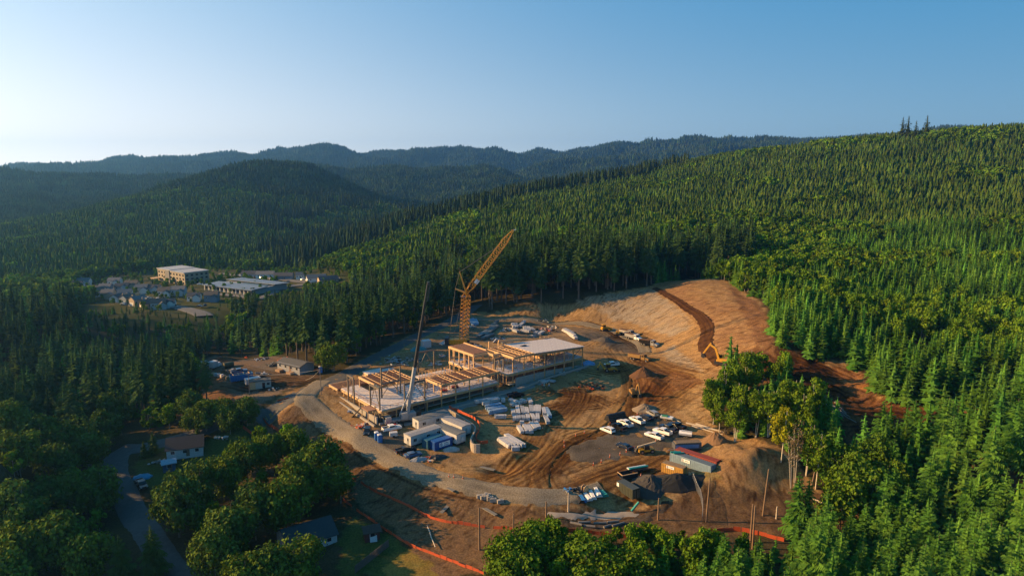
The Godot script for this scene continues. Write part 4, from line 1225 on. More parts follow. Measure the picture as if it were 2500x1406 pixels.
func far_woods(rng: RandomNumberGenerator, shade: PackedFloat32Array) -> void:
	var clumps := []
	for v in 3:
		var s := Shape.new()
		s.tinted = true
		for i in 13:
			cone_tree(s, rng, Vector3(rng.randf_range(-8.0, 8.0), 0, rng.randf_range(-8.0, 8.0)), rng.randf_range(8.0, 17.0), rng.randf_range(2.4, 3.8), 2, 6)
		clumps.append(s.mesh())
	var wood := Node3D.new()
	wood.name = "far_forest"
	wood.set_meta("kind", "stuff")
	wood.set_meta("label", "blue green forest covering the far hills beyond the valley")
	wood.set_meta("category", "forest")
	add_child(wood)
	var lists := [[], [], []]
	var d := 1452.0
	var count := 0
	while d < 5200.0:
		var size := clampf(d / 1700.0, 0.9, 2.2)
		var gap := 11.0 * size
		var a := -0.80
		while a < 0.80:
			var aa := a + rng.randf_range(-0.5, 0.5) * gap / d
			var dd := d + rng.randf_range(-0.5, 0.5) * gap
			a += gap / d
			var x := sin(aa) * dd
			var z := -cos(aa) * dd
			var gk := clampi(int((aa - G_A0) / G_STEP), 0, G_COLS - 1)
			var gr := clampi(int((log(dd) - G_L0) / G_STEP), 0, G_ROWS - 1)
			var y := land(x, z)
			if (y + 24.0 - 75.0) / dd < shade[gr * G_COLS + gk] - 0.006:
				continue
			if patches.get_noise_2d(x * 0.8 + 900.0, z * 0.8) > 0.52 or rng.randf() < 0.14:
				continue
			lists[count % 3].append([0, x, y - 1.0, z, 14.0 * size * rng.randf_range(0.75, 1.1), dd, aa])
			count += 1
		d += gap
	print("far clumps ", count)
	for v in 3:
		copies("clumps", clumps[v], leaf_mat("wood_far", lin(0.034, 0.064, 0.022), 0.25), lists[v], 14.0, wood, rng)

func plant_by_hand() -> void:
	var rng := RandomNumberGenerator.new()
	rng.seed = 606
	var crowns := []
	var trunks := []
	for v in 6:
		crowns.append(leafy_crown(800 + v, 14.0, 5.2, 0.10, 5200, 0.58, 44).mesh())
		trunks.append(leafy_trunk(800 + v, 14.0, 5.0, 0.2, 1 + v % 3).mesh())
	var slim := []
	var slim_trunk := []
	for v in 4:
		slim.append(leafy_crown(850 + v, 17.0, 3.5, 0.22, 3600, 0.5, 38).mesh())
		slim_trunk.append(leafy_trunk(850 + v, 17.0, 3.0, 0.45, 2 + v % 2, 5).mesh())
	var bark := mat("bark_grey", lin(0.20, 0.18, 0.15), 0.95, 0.0, false)
	var pale_bark := mat("bark_pale", lin(0.46, 0.42, 0.35), 0.9, 0.0, false)
	# x, z, height, crown radius, tone
	var rounds := [
		[[[-78.0, -148.0, 16, 6, 0], [-78.5, -159.5, 14, 5, 0], [-75.2, -166.1, 13, 5, 1], [-71.6, -173.5, 13, 5, 1], [-66.8, -178.8, 12, 4.5, 1], [-60.2, -179.4, 12, 4.5, 1], [-49.1, -168.0, 14, 5.5, 1], [-51.9, -159.5, 15, 6, 1], [-53.7, -149.5, 15, 6, 1], [-59.7, -147.1, 14, 5.5, 0], [-61.1, -136.9, 15, 6, 0], [-61.6, -129.5, 14, 5, 0], [-48.5, -125.8, 12, 5, 1], [-43.5, -128.3, 12, 5.5, 1], [-52.3, -122.7, 12, 5, 1], [-43.1, -160.5, 10, 4, 1]], "leafy tree in the grove between the narrow road and the bank", "grove beside the narrow road"],
		[[[-104.6, -161.7, 14, 5.5, 0], [-110.3, -159.3, 14, 5.5, 0], [-113.6, -153.9, 13, 5, 0], [-107.1, -136.4, 14, 6, 0], [-98.9, -127.9, 14, 6, 1], [-94.4, -130.9, 14, 6, 1], [-87.0, -128.3, 13, 5, 1], [-98.1, -120.9, 13, 6, 1], [-126.2, -173.8, 13, 6, 0], [-123.8, -183.2, 13, 5.5, 0], [-122.1, -159.3, 13, 5.5, 0], [-117.5, -165.0, 12, 5, 0], [-115.7, -176.5, 12, 5, 0], [-136.4, -176.4, 13, 5.5, 0], [-123.5, -196.1, 12, 5, 0], [-131.5, -214.1, 13, 5, 0]], "dark leafy tree west of the narrow road", "leafy trees west of the narrow road"],
		[[[-88.5, -198.6, 9, 4, 0], [-81.1, -199.0, 9, 4, 0], [-84.8, -195.4, 8, 3.5, 0], [-93.1, -197.5, 10, 4, 0], [-101.8, -205.6, 11, 4.5, 0], [-97.4, -198.4, 8, 3.5, 0]], "low leafy tree between the straight road and the yard bank", "low trees by the yard bank"],
		[[[-65.0, -239.8, 12, 5, 1], [-68.4, -239.8, 8, 3.5, 1]], "round leafy tree at the roadside beside the blue toilet", "roadside leafy trees"],
		[[[79.9, -150.9, 14, 6, 2], [74.0, -142.3, 13, 5.5, 2], [89.0, -157.5, 13, 5, 2], [81.1, -145.7, 13, 6, 2], [87.7, -149.2, 12, 5, 2], [79.9, -157.0, 12, 4, 2]], "broad light green tree beside the bare trunks at the clearing's edge", "broad trees at the clearing edge"],
		[[[3.3, -128.6, 12, 5.5, 2], [-0.8, -125.6, 12, 5, 2], [8.2, -126.4, 10, 4.5, 2], [14.4, -122.6, 12, 6, 2], [19.8, -120.9, 11, 5, 2], [11.9, -130.4, 8, 3.5, 2], [1.6, -120.3, 12, 5, 2], [24.5, -120.8, 10, 4.5, 2]], "bushy light green tree below the orange silt fence", "bushy trees below the silt fence"]]
	var tones := [lin(0.096, 0.150, 0.028), lin(0.102, 0.158, 0.024), lin(0.090, 0.162, 0.016)]
	var count := 0
	for g in rounds:
		for q in g[0]:
			var o := thing("leafy_tree", g[1], "tree", at(q[0], q[1]), rng.randf() * TAU, g[2])
			o.scale = Vector3(q[3] / 5.2, q[2] / 14.0, q[3] / 5.2)
			var c := MeshInstance3D.new()
			c.name = "crown"
			c.mesh = crowns[count % 6]
			var f := rng.randf_range(0.85, 1.15)
			var tone: Color = (tones[int(q[4])] as Color).srgb_to_linear()
			var vv := count % 3
			c.material_override = leaf_mat("hand_leaf_%d_%d" % [int(q[4]), vv], lin(tone.r * [0.85, 1.0, 1.15][vv], tone.g * [0.9, 1.0, 1.1][vv], tone.b), 0.5)
			o.add_child(c)
			var b := MeshInstance3D.new()
			b.name = "trunk"
			b.mesh = trunks[count % 6]
			b.material_override = bark
			o.add_child(b)
			keep_clear.append([q[0], q[1], q[3] * 0.7])
			count += 1
	var slims := [
		[[[59.7, -193.1, 16, 3.4, 2], [63.9, -197.2, 16, 3.4, 2], [66.8, -198.9, 17, 3.6, 2], [72.8, -201.7, 19, 4, 2], [65.7, -186.9, 16, 3.4, 2], [67.9, -180.5, 16, 3.4, 2], [60.0, -187.7, 13, 3, 2], [70.3, -177.8, 15, 3.4, 2], [77.9, -181.9, 16, 4, 2], [78.6, -175.2, 15, 4, 2], [83.3, -180.1, 15, 3.6, 2], [62.2, -180.2, 14, 3, 2]], "slender alder with a pale trunk in the clump above the parking lot", "slender alders above the parking lot"],
		[[[69.2, -165.7, 16, 3.2, 3], [70.6, -159.4, 17, 3, 4], [74.6, -163.0, 16, 3.2, 2], [74.9, -157.8, 16, 3.4, 2], [69.4, -158.5, 14, 2.6, 4]], "thin pale stemmed alder beside the grassy soil mound", "thin alders beside the mound"]]
	for g in slims:
		for q in g[0]:
			var o := thing("slender_alder", g[1], "alder", at(q[0], q[1]), rng.randf() * TAU, g[2])
			o.scale = Vector3(q[3] / 3.6, q[2] / 17.0, q[3] / 3.6)
			var b := MeshInstance3D.new()
			b.name = "trunk"
			b.mesh = slim_trunk[count % 4]
			b.material_override = pale_bark
			o.add_child(b)
			var c := MeshInstance3D.new()
			c.name = "crown"
			c.mesh = slim[count % 4]
			c.material_override = leaf_mat("alder_%d" % int(q[4]), [tones[2], tones[2], lin(0.115, 0.195, 0.016), lin(0.27, 0.28, 0.014), lin(0.16, 0.125, 0.075)][int(q[4])], 0.55)
			if q[4] == 4:
				c.mesh = leafy_crown(900 + count, 17.0, 3.2, 0.42, 420, 0.4, 14).mesh()
				o.set_meta("label", "thin alder with almost leafless grey twigs beside the grassy mound")
			o.add_child(c)
			keep_clear.append([q[0], q[1], 2.2])
			count += 1
	# single conifers beside the narrow road, and the lone firs on the skyline
	var cc := conifer_crown(950, 12.0, 3.0, 0.04, 20, 10, 2, 0.3).mesh()
	var ct := conifer_trunk(12.0).mesh()
	for q in [[-76.2, -133.0, 12, 1], [-80.7, -129.1, 12, 1], [-104.9, -188.7, 7, 1], [-106.9, -187.3, 5, 1], [-94.0, -193.4, 5, 1]]:
		var o := thing("garden_conifer", "dense dark conifer standing alone beside the narrow road", "conifer", at(q[0], q[1]), rng.randf() * TAU, "single conifers beside the narrow road")
		o.scale = Vector3.ONE * q[2] / 12.0
		var c := MeshInstance3D.new()
		c.name = "crown"
		c.mesh = cc
		c.material_override = leaf_mat("garden_conifer", lin(0.06, 0.095, 0.025), 0.3)
		o.add_child(c)
		var b := MeshInstance3D.new()
		b.name = "trunk"
		b.mesh = ct
		b.material_override = mat("bark_0", lin(0.11, 0.088, 0.066), 0.95, 0.0, false)
		o.add_child(b)
		keep_clear.append([q[0], q[1], 3.0])
	var lone := conifer_crown(960, 26.0, 4.4, 0.25, 16, 8, 1, 0.5).mesh()
	var lone_trunk := conifer_trunk(26.0, 5).mesh()
	for q in [[480.4, -859.9, 31.0], [485.7, -856.9, 32.0], [492.9, -852.8, 25.0], [502.6, -847.1, 30.0]]:
		var o := thing("lone_fir", "lone ragged fir standing up on the skyline of the near hill", "fir", Vector3(q[0], land(q[0], q[1]), q[1]), rng.randf() * TAU, "lone firs on the skyline")
		o.scale = Vector3.ONE * q[2] / 26.0
		var c := MeshInstance3D.new()
		c.name = "crown"
		c.mesh = lone
		c.material_override = leaf_mat("leaf_lone", lin(0.05, 0.075, 0.028), 0.25)
		o.add_child(c)
		var b := MeshInstance3D.new()
		b.name = "trunk"
		b.mesh = lone_trunk
		b.material_override = M["bark_0"]
		o.add_child(b)

# ---------------------------------------------------------------- the timber-framed school under construction
# local axes: x along the long side, -z towards the back, y up from the low corner
var school: Node3D

func post(u: float, v: float, y0: float, y1: float, m: Material, w := 0.32, called := "column") -> void:
	part(called, Shape.new().box(Vector3(u, (y0 + y1) * 0.5, -v), Vector3(w, y1 - y0, w)), m, school)

func beam(u0: float, v0: float, u1: float, v1: float, y: float, m: Material, w := 0.24, h := 0.6, called := "beam", y_end := -99.0) -> void:
	part(called, Shape.new().bar(Vector3(u0, y, -v0), Vector3(u1, y if y_end < -50.0 else y_end, -v1), w, h), m, school)

func deck(called: String, u0: float, u1: float, v0: float, v1: float, y: float, thick: float, m: Material, nu: int, y_end := -99.0) -> void:   # floor panels laid side by side
	var w := (u1 - u0) / nu
	for i in nu:
		var ya := y if y_end < -50.0 else lerpf(y, y_end, (i + 0.0) / nu)
		var yb := y if y_end < -50.0 else lerpf(y, y_end, (i + 1.0) / nu)
		part(called, Shape.new().bar(Vector3(u0 + i * w + 0.015, ya, -(v0 + v1) * 0.5), Vector3(u0 + (i + 1) * w - 0.015, yb, -(v0 + v1) * 0.5), v1 - v0, thick), m, school)

func joists(u0: float, u1: float, v0: float, v1: float, y: float, n: int, along_u: bool, m: Material, w := 0.16, h := 0.5, y_end := -99.0) -> void:
	for i in n:
		var t := (i + 0.5) / n
		var yy := y if y_end < -50.0 else lerpf(y, y_end, t)
		if along_u:
			beam(u0, lerpf(v0, v1, t), u1, lerpf(v0, v1, t), yy, m, w, h, "joist")
		else:
			beam(lerpf(u0, u1, t), v0, lerpf(u0, u1, t), v1, yy, m, w, h, "joist")

func braced_frame(u0: float, v0: float, u1: float, v1: float, y0: float, y1: float, m: Material, mid := true) -> void:   # a steel bay with crossed braces and a gusset in the middle
	post(u0, v0, y0, y1, m, 0.38, "steel_column")
	post(u1, v1, y0, y1, m, 0.38, "steel_column")
	beam(u0, v0, u1, v1, y1 - 0.3, m, 0.3, 0.6, "steel_beam")
	var ym := (4.5 + y1) * 0.5
	var um := (u0 + u1) * 0.5
	var vm := (v0 + v1) * 0.5
	var levels := [[4.6, y1 - 0.6]] if y0 > 3.0 else [[4.6, y1 - 0.6], [y0, 4.2]]
	if mid and y1 > 12.0:
		levels = [[4.6, 8.6], [9.0, y1 - 0.4]]
		beam(u0, v0, u1, v1, 8.8, m, 0.28, 0.5, "steel_beam")
	for l in levels:
		var lo: float = l[0]
		var hi: float = l[1]
		part("brace", Shape.new().bar(Vector3(u0, lo, -v0), Vector3(um, hi, -vm), 0.16, 0.16), m, school)
		part("brace", Shape.new().bar(Vector3(u1, lo, -v1), Vector3(um, hi, -vm), 0.16, 0.16), m, school)
		part("gusset", Shape.new().bar(Vector3(lerpf(um, u0, 0.18), hi, -lerpf(vm, v0, 0.18)), Vector3(lerpf(um, u1, 0.18), hi, -lerpf(vm, v1, 0.18)), 0.1, 0.6), m, school)

func make_buildings() -> void:
	var wood := mat("glulam", lin(0.56, 0.33, 0.150), 0.7, 0.0, true, 0.5)
	var pale_wood := mat("pale_timber", lin(0.66, 0.43, 0.22), 0.7, 0.0, true, 0.5)
	var red_wood := mat("joist_timber", lin(0.40, 0.205, 0.110), 0.75, 0.0, true, 0.5)
	var wrap := mat("floor_membrane", lin(0.66, 0.60, 0.57), 0.75, 0.0, true, 0.2)
	var steel := mat("primed_steel", lin(0.17, 0.145, 0.12), 0.6, 0.3, true, 0.5)
	var concrete := mat("concrete", lin(0.38, 0.35, 0.31), 0.9, 0.0, true, 0.3)
	var old_conc := concrete
	var rail := mat("rail_timber", lin(0.42, 0.26, 0.15), 0.8)
	school = thing("timber_building", "unfinished timber framed building with white floor decks, open joists and steel braced bays", "building", Vector3(-39.96, 0, -197.1), deg_to_rad(39.2))
	# concrete base
	part("footing", Shape.new().box(Vector3(22, 0.0, 1.2), Vector3(46, 1.0, 0.5)), concrete, school)
	part("footing", Shape.new().box(Vector3(-1.3, 0.9, -16), Vector3(0.5, 2.6, 33)), concrete, school)
	part("ground_slab", Shape.new().box(Vector3(22, 1.2, -14), Vector3(44, 0.3, 27)), concrete, school)
	part("ground_slab", Shape.new().box(Vector3(67, 2.0, -7), Vector3(34, 0.3, 15)), concrete, school)
	part("kerb_wall", Shape.new().bar(Vector3(-3.2, 1.8, -30), Vector3(-3.0, 0.3, 2), 0.5, 0.7), concrete, school)
	part("retaining_wall", Shape.new().prism(PackedVector2Array([Vector2(52.6, 0.2), Vector2(68, 1.6), Vector2(84, 2.4), Vector2(84, 3.0), Vector2(68, 4.0), Vector2(52.6, 4.2)]), 0.5, 0.95), old_conc, school)
	part("trench_wall", Shape.new().bar(Vector3(8, 0.35, 4.2), Vector3(50, 1.2, 5.4), 0.4, 0.6), old_conc, school)
	part("trench_wall", Shape.new().bar(Vector3(50, 1.2, 5.4), Vector3(66, 2.2, 3.2), 0.4, 0.6), old_conc, school)
	part("trench_wall", Shape.new().bar(Vector3(66, 2.2, 3.2), Vector3(86, 3.0, 3.6), 0.4, 0.6), old_conc, school)
	# low wing: floor at 4.3 m
	deck("floor_panel", 0.0, 21.0, -1.0, 9.0, 4.15, 0.3, wrap, 7)
	deck("floor_panel", 0.0, 21.0, 9.0, 18.0, 4.152, 0.3, wrap, 7)
	deck("floor_panel", 0.0, 6.0, 18.0, 26.5, 4.149, 0.3, wrap, 2)
	deck("floor_panel", 21.0, 45.0, -1.0, 8.5, 4.151, 0.3, wrap, 8)
	deck("floor_panel", 21.0, 40.0, 8.5, 18.2, 4.148, 0.3, mat("bare_deck", lin(0.55, 0.43, 0.33), 0.8, 0.0, true, 0.3), 6)
	deck("floor_panel", 25.5, 40.0, 18.9, 22.4, 4.4, 0.3, wrap, 5)
	# bare joists along the north-west edge, same floor
	joists(-1.2, 12.0, 27.0, 33.0, 3.95, 9, true, red_wood, 0.22, 0.5)
	beam(-1.2, 26.6, -1.2, 33.2, 3.9, pale_wood, 0.3, 0.7)
	beam(-1.2, 33.3, 12.0, 33.3, 3.9, pale_wood, 0.3, 0.7)
	beam(12.0, 26.6, 12.0, 33.2, 3.9, pale_wood, 0.3, 0.7)
	# edge beams and posts of the low wing
	beam(-0.2, -1.15, 45.0, -1.15, 3.7, wood, 0.3, 0.65, "edge_beam")
	beam(-0.2, -1.0, -0.2, 26.5, 3.7, pale_wood, 0.3, 0.65, "edge_beam")
	for u in [5.0, 10.5, 16.0, 21.5, 27.0, 32.5, 38.0, 44.5]:
		post(u, -1.1, -0.3, 7.6 if u > 20.0 else 3.4, wood, 0.34)
		post(u, 7.6, 1.2, 7.7 if u > 20.0 else 4.0, wood, 0.3)
	for v in [3.0, 9.5, 13.0, 21.0, 24.0, 27.0, 30.0, 33.0]:
		post(-0.2 if v < 26.5 else -1.2, v, 0.3, 3.5, pale_wood, 0.28)
	for v in [10.0, 15.0, 20.0, 25.0]:
		for u in [10.0, 17.5, 26.0]:
			post(u, v, 1.2, 4.0, wood, 0.28)
	# first roof bay: joists at 8 m
	beam(5.3, 9.6, 5.3, 24.0, 7.6, pale_wood, 0.3, 0.8)
	beam(11.6, 9.6, 11.6, 24.2, 7.6, pale_wood, 0.3, 0.8)
	beam(18.2, 10.0, 18.2, 24.4, 7.6, pale_wood, 0.3, 0.8)
	joists(5.5, 11.5, 10.0, 23.6, 7.75, 8, true, red_wood, 0.2, 0.5)
	joists(11.8, 18.0, 11.0, 24.0, 7.7, 7, true, red_wood, 0.2, 0.5)
	for p in [[5.3, 9.8], [5.3, 16.5], [5.3, 23.6], [11.6, 9.8], [11.6, 23.8], [18.2, 10.2], [18.2, 17.0], [18.2, 24.2]]:
		post(p[0], p[1], 4.3, 7.3, pale_wood, 0.28)
	# second roof bay at the front
	for u in [21.5, 27.5, 33.5, 39.5, 45.2]:
		beam(u, -1.0, u, 7.8, 7.55, pale_wood, 0.3, 0.8)
		post(u, 3.4, 4.3, 7.2, pale_wood, 0.28)
	beam(21.4, -1.15, 45.4, -1.15, 7.7, wood, 0.28, 0.7)
	beam(21.4, 7.9, 45.4, 7.9, 7.6, wood, 0.28, 0.7)
	for q in 4:
		joists(21.7 + q * 6.0, 27.3 + q * 6.0 - (0.1 if q == 3 else 0.0), -0.6, 7.4, 7.72 + q * 0.01, 5, true, red_wood, 0.2, 0.45)
	# low covered box at the back of the wing
	part("flat_roof", Shape.new().box(Vector3(18.4, 5.0, -35.0), Vector3(10.6, 0.3, 4.2)), wrap, school)
	part("end_wall", Shape.new().box(Vector3(13.3, 4.0, -35.0), Vector3(0.25, 1.7, 4.0)), pale_wood, school)
	part("back_wall", Shape.new().box(Vector3(18.6, 4.0, -36.9), Vector3(10.2, 1.7, 0.2)), wood, school)
	# steel braced bays
	braced_frame(-1.0, 15.0, -1.0, 19.2, 0.8, 11.0, steel)
	braced_frame(0.0, 0.0, 0.0, 5.9, -0.2, 11.0, steel)
	braced_frame(5.8, 9.4, 12.6, 9.4, 4.3, 14.2, steel)
	braced_frame(8.2, -0.8, 15.4, -0.8, -0.2, 11.0, steel, false)
	braced_frame(30.8, 28.2, 37.3, 27.8, 3.0, 11.2, steel, false)
	post(27.5, 24.5, 3.0, 11.0, steel, 0.36, "steel_column")
	braced_frame(45.8, 2.2, 49.5, 2.2, 0.8, 11.6, steel, false)
	# two-storey block
	for p in [[51.7, -0.3], [56.5, -0.6], [61.0, -0.9], [66.0, -1.0], [70.8, -1.1], [75.5, -1.2], [80.0, -1.3], [84.8, -1.4]]:
		post(p[0], p[1], 0.6 + (p[0] - 51.0) * 0.05, 11.5 - maxf(p[0] - 60.0, 0.0) * 0.06, wood, 0.34)
	for p in [[51.7, 7.0], [56.5, 7.0], [61.0, 7.0], [66.0, 7.0], [71.0, 7.0], [76.0, 7.0], [80.5, 7.0], [84.8, 7.0], [61.0, 14.4], [67.0, 14.6], [73.0, 14.8], [79.0, 15.0], [84.8, 15.2]]:
		post(p[0], p[1], 2.1, 11.4 - maxf(p[0] - 60.0, 0.0) * 0.06, wood, 0.3)
	deck("floor_panel", 48.6, 85.0, -1.0, 7.0, 6.15, 0.28, wrap, 12)
	deck("floor_panel", 48.6, 85.0, 7.0, 15.0, 6.148, 0.28, mat("bare_deck", lin(0.55, 0.43, 0.33)), 12)
	beam(48.6, -1.15, 85.2, -1.3, 5.7, wood, 0.3, 0.7, "edge_beam")
	beam(48.5, -1.0, 48.5, 10.0, 5.7, pale_wood, 0.3, 0.7, "edge_beam")
	# left part of the block: its own floor and closed joist roof
	for p in [[42.6, 10.3], [42.6, 13.2], [42.6, 16.0], [42.6, 19.2], [42.6, 22.3], [42.6, 25.4], [44.4, 25.6], [49.0, 25.4], [49.0, 13.4], [49.0, 19.0]]:
		post(p[0], p[1], 2.4, 11.5, pale_wood, 0.34)
	deck("floor_panel", 42.4, 49.0, 11.0, 25.6, 6.15, 0.28, wrap, 3)
	beam(42.5, 10.2, 42.5, 25.8, 5.65, pale_wood, 0.3, 0.8, "edge_beam")
	beam(42.5, 10.2, 42.5, 25.8, 11.5, pale_wood, 0.3, 0.8, "edge_beam")
	beam(49.1, 10.2, 49.1, 25.8, 11.5, pale_wood, 0.3, 0.8, "edge_beam")
	joists(42.8, 48.8, 10.4, 25.6, 11.75, 18, true, red_wood, 0.45, 0.5)
	beam(42.5, 10.1, 49.2, 10.1, 11.4, pale_wood, 0.3, 0.8)
	part("roof_ridge", Shape.new().bar(Vector3(49.4, 12.1, -25.8), Vector3(49.4, 12.1, -12), 0.4, 0.35), pale_wood, school)
	# open roof between the two
	for u in [51.5, 56.3, 60.4]:
		beam(u, -0.8, u, 14.2, 11.4, pale_wood, 0.3, 0.8)
	beam(48.4, 6.5, 51.6, 6.5, 11.4, pale_wood, 0.3, 0.8)
	beam(48.4, 6.5, 48.4, 10.2, 11.4, pale_wood, 0.3, 0.8)
	post(48.4, 6.5, 1.5, 11.2, wood, 0.34)
	for q in 2:
		joists(51.7 + q * 4.7, 56.1 + q * 4.3, -0.4, 13.8, 11.6 + q * 0.01, 7, true, red_wood, 0.2, 0.45)
	beam(51.4, -1.15, 60.6, -1.15, 11.5, wood, 0.28, 0.7)
	beam(49.2, 14.4, 60.6, 14.4, 11.5, pale_wood, 0.28, 0.7)
	post(53.0, 15.0, 3.0, 14.0, pale_wood, 0.4)
	post(58.5, 16.5, 3.0, 12.8, pale_wood, 0.36)
	part("raking_beam", Shape.new().bar(Vector3(58.5, 13.0, -16.5), Vector3(68.0, 12.2, -15.6), 0.4, 0.9), pale_wood, school)
	# white roof over the right half, falling gently to the end
	deck("roof_panel", 60.7, 85.4, -1.7, 15.2, 11.75, 0.22, wrap, 9, 10.25)
	for u in [60.9, 66.0, 71.0, 76.0, 80.5, 85.0]:
		beam(u, -1.4, u, 15.0, 11.15 - (u - 60.7) * 0.061, wood, 0.28, 0.8)
	beam(61.0, -1.2, 85.0, -1.2, 11.05, wood, 0.26, 0.7, "edge_beam", 9.6)
	beam(61.0, 15.0, 85.0, 15.0, 11.05, wood, 0.26, 0.7, "edge_beam", 9.6)
	part("roof_hatch", Shape.new().box(Vector3(64.5, 11.75, -9.2), Vector3(2.4, 0.35, 1.0)), mat("dark_plastic", lin(0.03, 0.03, 0.035), 0.6), school)
	for k in 3:
		part("raking_beam", Shape.new().bar(Vector3(79.0 + k * 2.2, 11.3 - k * 0.3, -16.4), Vector3(81.0 + k * 2.2, 10.8 - k * 0.3, -15.6), 0.3, 0.5), pale_wood, school)
	part("brace", Shape.new().bar(Vector3(79.8, 6.4, 0.9), Vector3(84.6, 10.0, 1.2), 0.16, 0.16), steel, school)
	part("brace", Shape.new().bar(Vector3(66.0, 6.4, 1.1), Vector3(70.6, 10.6, 1.1), 0.16, 0.16), steel, school)
	part("stair_core", Shape.new().box(Vector3(72.5, 7.9, -9.0), Vector3(4.0, 3.2, 4.0)), pale_wood, school)
	# purlins over the open roof bays and a hoist-side ledger
	for k in 7:
		beam(22.2 + k * 3.7, -0.9, 22.2 + k * 3.7, 7.6, 8.05, pale_wood, 0.14, 0.16, "purlin")
	for k in 4:
		beam(6.6 + k * 3.3, 9.9, 6.6 + k * 3.3, 23.8, 8.1, pale_wood, 0.14, 0.16, "purlin")
		beam(52.6 + k * 2.2, -0.7, 52.6 + k * 2.2, 13.9, 11.95, pale_wood, 0.14, 0.16, "purlin")
	for k in 6:
		beam(0.4, 27.2 + k, 11.8, 27.2 + k, 4.3, pale_wood, 0.1, 0.1, "purlin")
	# stud walls and shoring going up on the decks
	for r in [[22.0, 9.2, 39.0, 9.2, 4.3, 3.0], [22.0, 13.5, 34.0, 13.5, 4.3, 2.6], [24.0, 17.6, 39.5, 17.6, 4.3, 2.8], [28.0, 9.4, 28.0, 17.4, 4.3, 2.8], [34.5, 9.4, 34.5, 17.4, 4.3, 2.8], [62.0, 6.8, 84.0, 6.8, 6.3, 3.4], [66.0, 0.6, 66.0, 6.6, 6.3, 3.4], [78.0, 7.0, 78.0, 14.6, 6.3, 3.2], [43.6, 18.0, 48.4, 18.0, 6.3, 3.6], [50.0, 9.0, 60.0, 9.0, 6.3, 3.0]]:
		var span := Vector2(r[2] - r[0], r[3] - r[1])
		beam(r[0], r[1], r[2], r[3], r[4] + 0.08, wood, 0.14, 0.1, "sole_plate")
		beam(r[0], r[1], r[2], r[3], r[4] + r[5], wood, 0.14, 0.12, "top_plate")
		var ns := int(span.length() / 1.25)
		for k in ns:
			var q: Vector2 = Vector2(r[0], r[1]) + span * ((k + 0.5) / ns)
			post(q.x, q.y, r[4] + 0.1, r[4] + r[5], pale_wood, 0.13, "stud")
	for k in 22:
		post(2.0 + k * 2.0, 1.4 + (k % 3) * 1.6, 0.9, 4.0, wood, 0.14, "shore")
		post(50.0 + k * 1.6, 1.2 + (k % 3) * 1.8, 1.6, 6.0, wood, 0.14, "shore")
	for k in 9:
		part("brace", Shape.new().bar(Vector3(22.0 + k * 2.6, 4.4, -(2.0 + k % 2)), Vector3(23.6 + k * 2.6, 7.2, -(2.0 + k % 2)), 0.1, 0.1), pale_wood, school)
	for k in 6:
		part("brace", Shape.new().bar(Vector3(51.5 + k * 5.4, 6.4, -(4.0 + k % 3)), Vector3(54.0 + k * 5.4, 10.8, -(4.0 + k % 3)), 0.12, 0.12), pale_wood, school)
	# edge rails
	for r in [[0.3, -0.8, 21.0, -0.8, 4.3], [21.0, -0.8, 44.8, -0.8, 4.3], [49.0, -0.8, 85.0, -1.0, 6.3], [42.7, 11.0, 42.7, 25.4, 6.3], [0.1, 0.0, 0.1, 26.0, 4.3]]:
		for hh in [0.55, 1.05]:
			beam(r[0], r[1], r[2], r[3], r[4] + hh, rail, 0.06, 0.09, "guard_rail")
		var run := Vector2(r[2] - r[0], r[3] - r[1])
		for k in int(run.length() / 2.6):
			var p: Vector2 = Vector2(r[0], r[1]) + run.normalized() * (k * 2.6 + 0.3)
			post(p.x, p.y, r[4], r[4] + 1.1, rail, 0.07, "rail_post")
	# access stair and shoring at the low corner
	part("landing", Shape.new().box(Vector3(-1.6, 3.9, -4.0), Vector3(3.0, 0.25, 4.6)), red_wood, school)
	for p in [[-2.9, 2.0], [-2.9, 6.0], [-0.7, 2.0]]:
		post(p[0], p[1], 0.0, 3.8, pale_wood, 0.2, "shore")
	part("stair", Shape.new().bar(Vector3(-3.0, 3.9, -6.2), Vector3(-4.6, 0.3, -9.4), 1.1, 0.15), steel, school)
	var rng := RandomNumberGenerator.new()
	rng.seed = 9
	# lifts, bundles and boxes standing on the decks
	for p in [[23.0, 12.5, 4.3], [26.5, 14.0, 4.3], [30.0, 11.0, 4.3], [19.2, 5.5, 4.3], [33.5, 13.5, 4.3], [28.0, 16.0, 4.3], [36.0, 10.5, 4.3], [55.0, 4.0, 6.3], [64.0, 5.0, 6.3], [57.0, 10.0, 6.3], [45.5, 15.0, 6.3], [46.0, 21.0, 6.3], [68.5, 3.0, 6.3]]:
		var q: Vector3 = school.transform * Vector3(p[0], p[2], -p[1])
		var o := thing("lumber_pack", "small pack of boards lying on a floor deck of the timber building", "lumber", q, rng.randf() * 3.0, "packs on the building decks")
		for k in 2 + rng.randi() % 2:
			part("board_layer", Shape.new().box(Vector3(rng.randf_range(-0.1, 0.1), 0.16 + k * 0.3, 0), Vector3(rng.randf_range(1.8, 3.2), 0.24, rng.randf_range(0.8, 1.2))), [pale_wood, wrap, wood][rng.randi() % 3], o)
	for p in [[24.5, 2.0, "scissor lift parked on the white deck under the open joists"], [29.5, 3.0, "scissor lift with raised arm on the white deck beside the edge rail"]]:
		var q: Vector3 = school.transform * Vector3(p[0], 4.31, -p[1])
		scissor_lift(q, p[2])

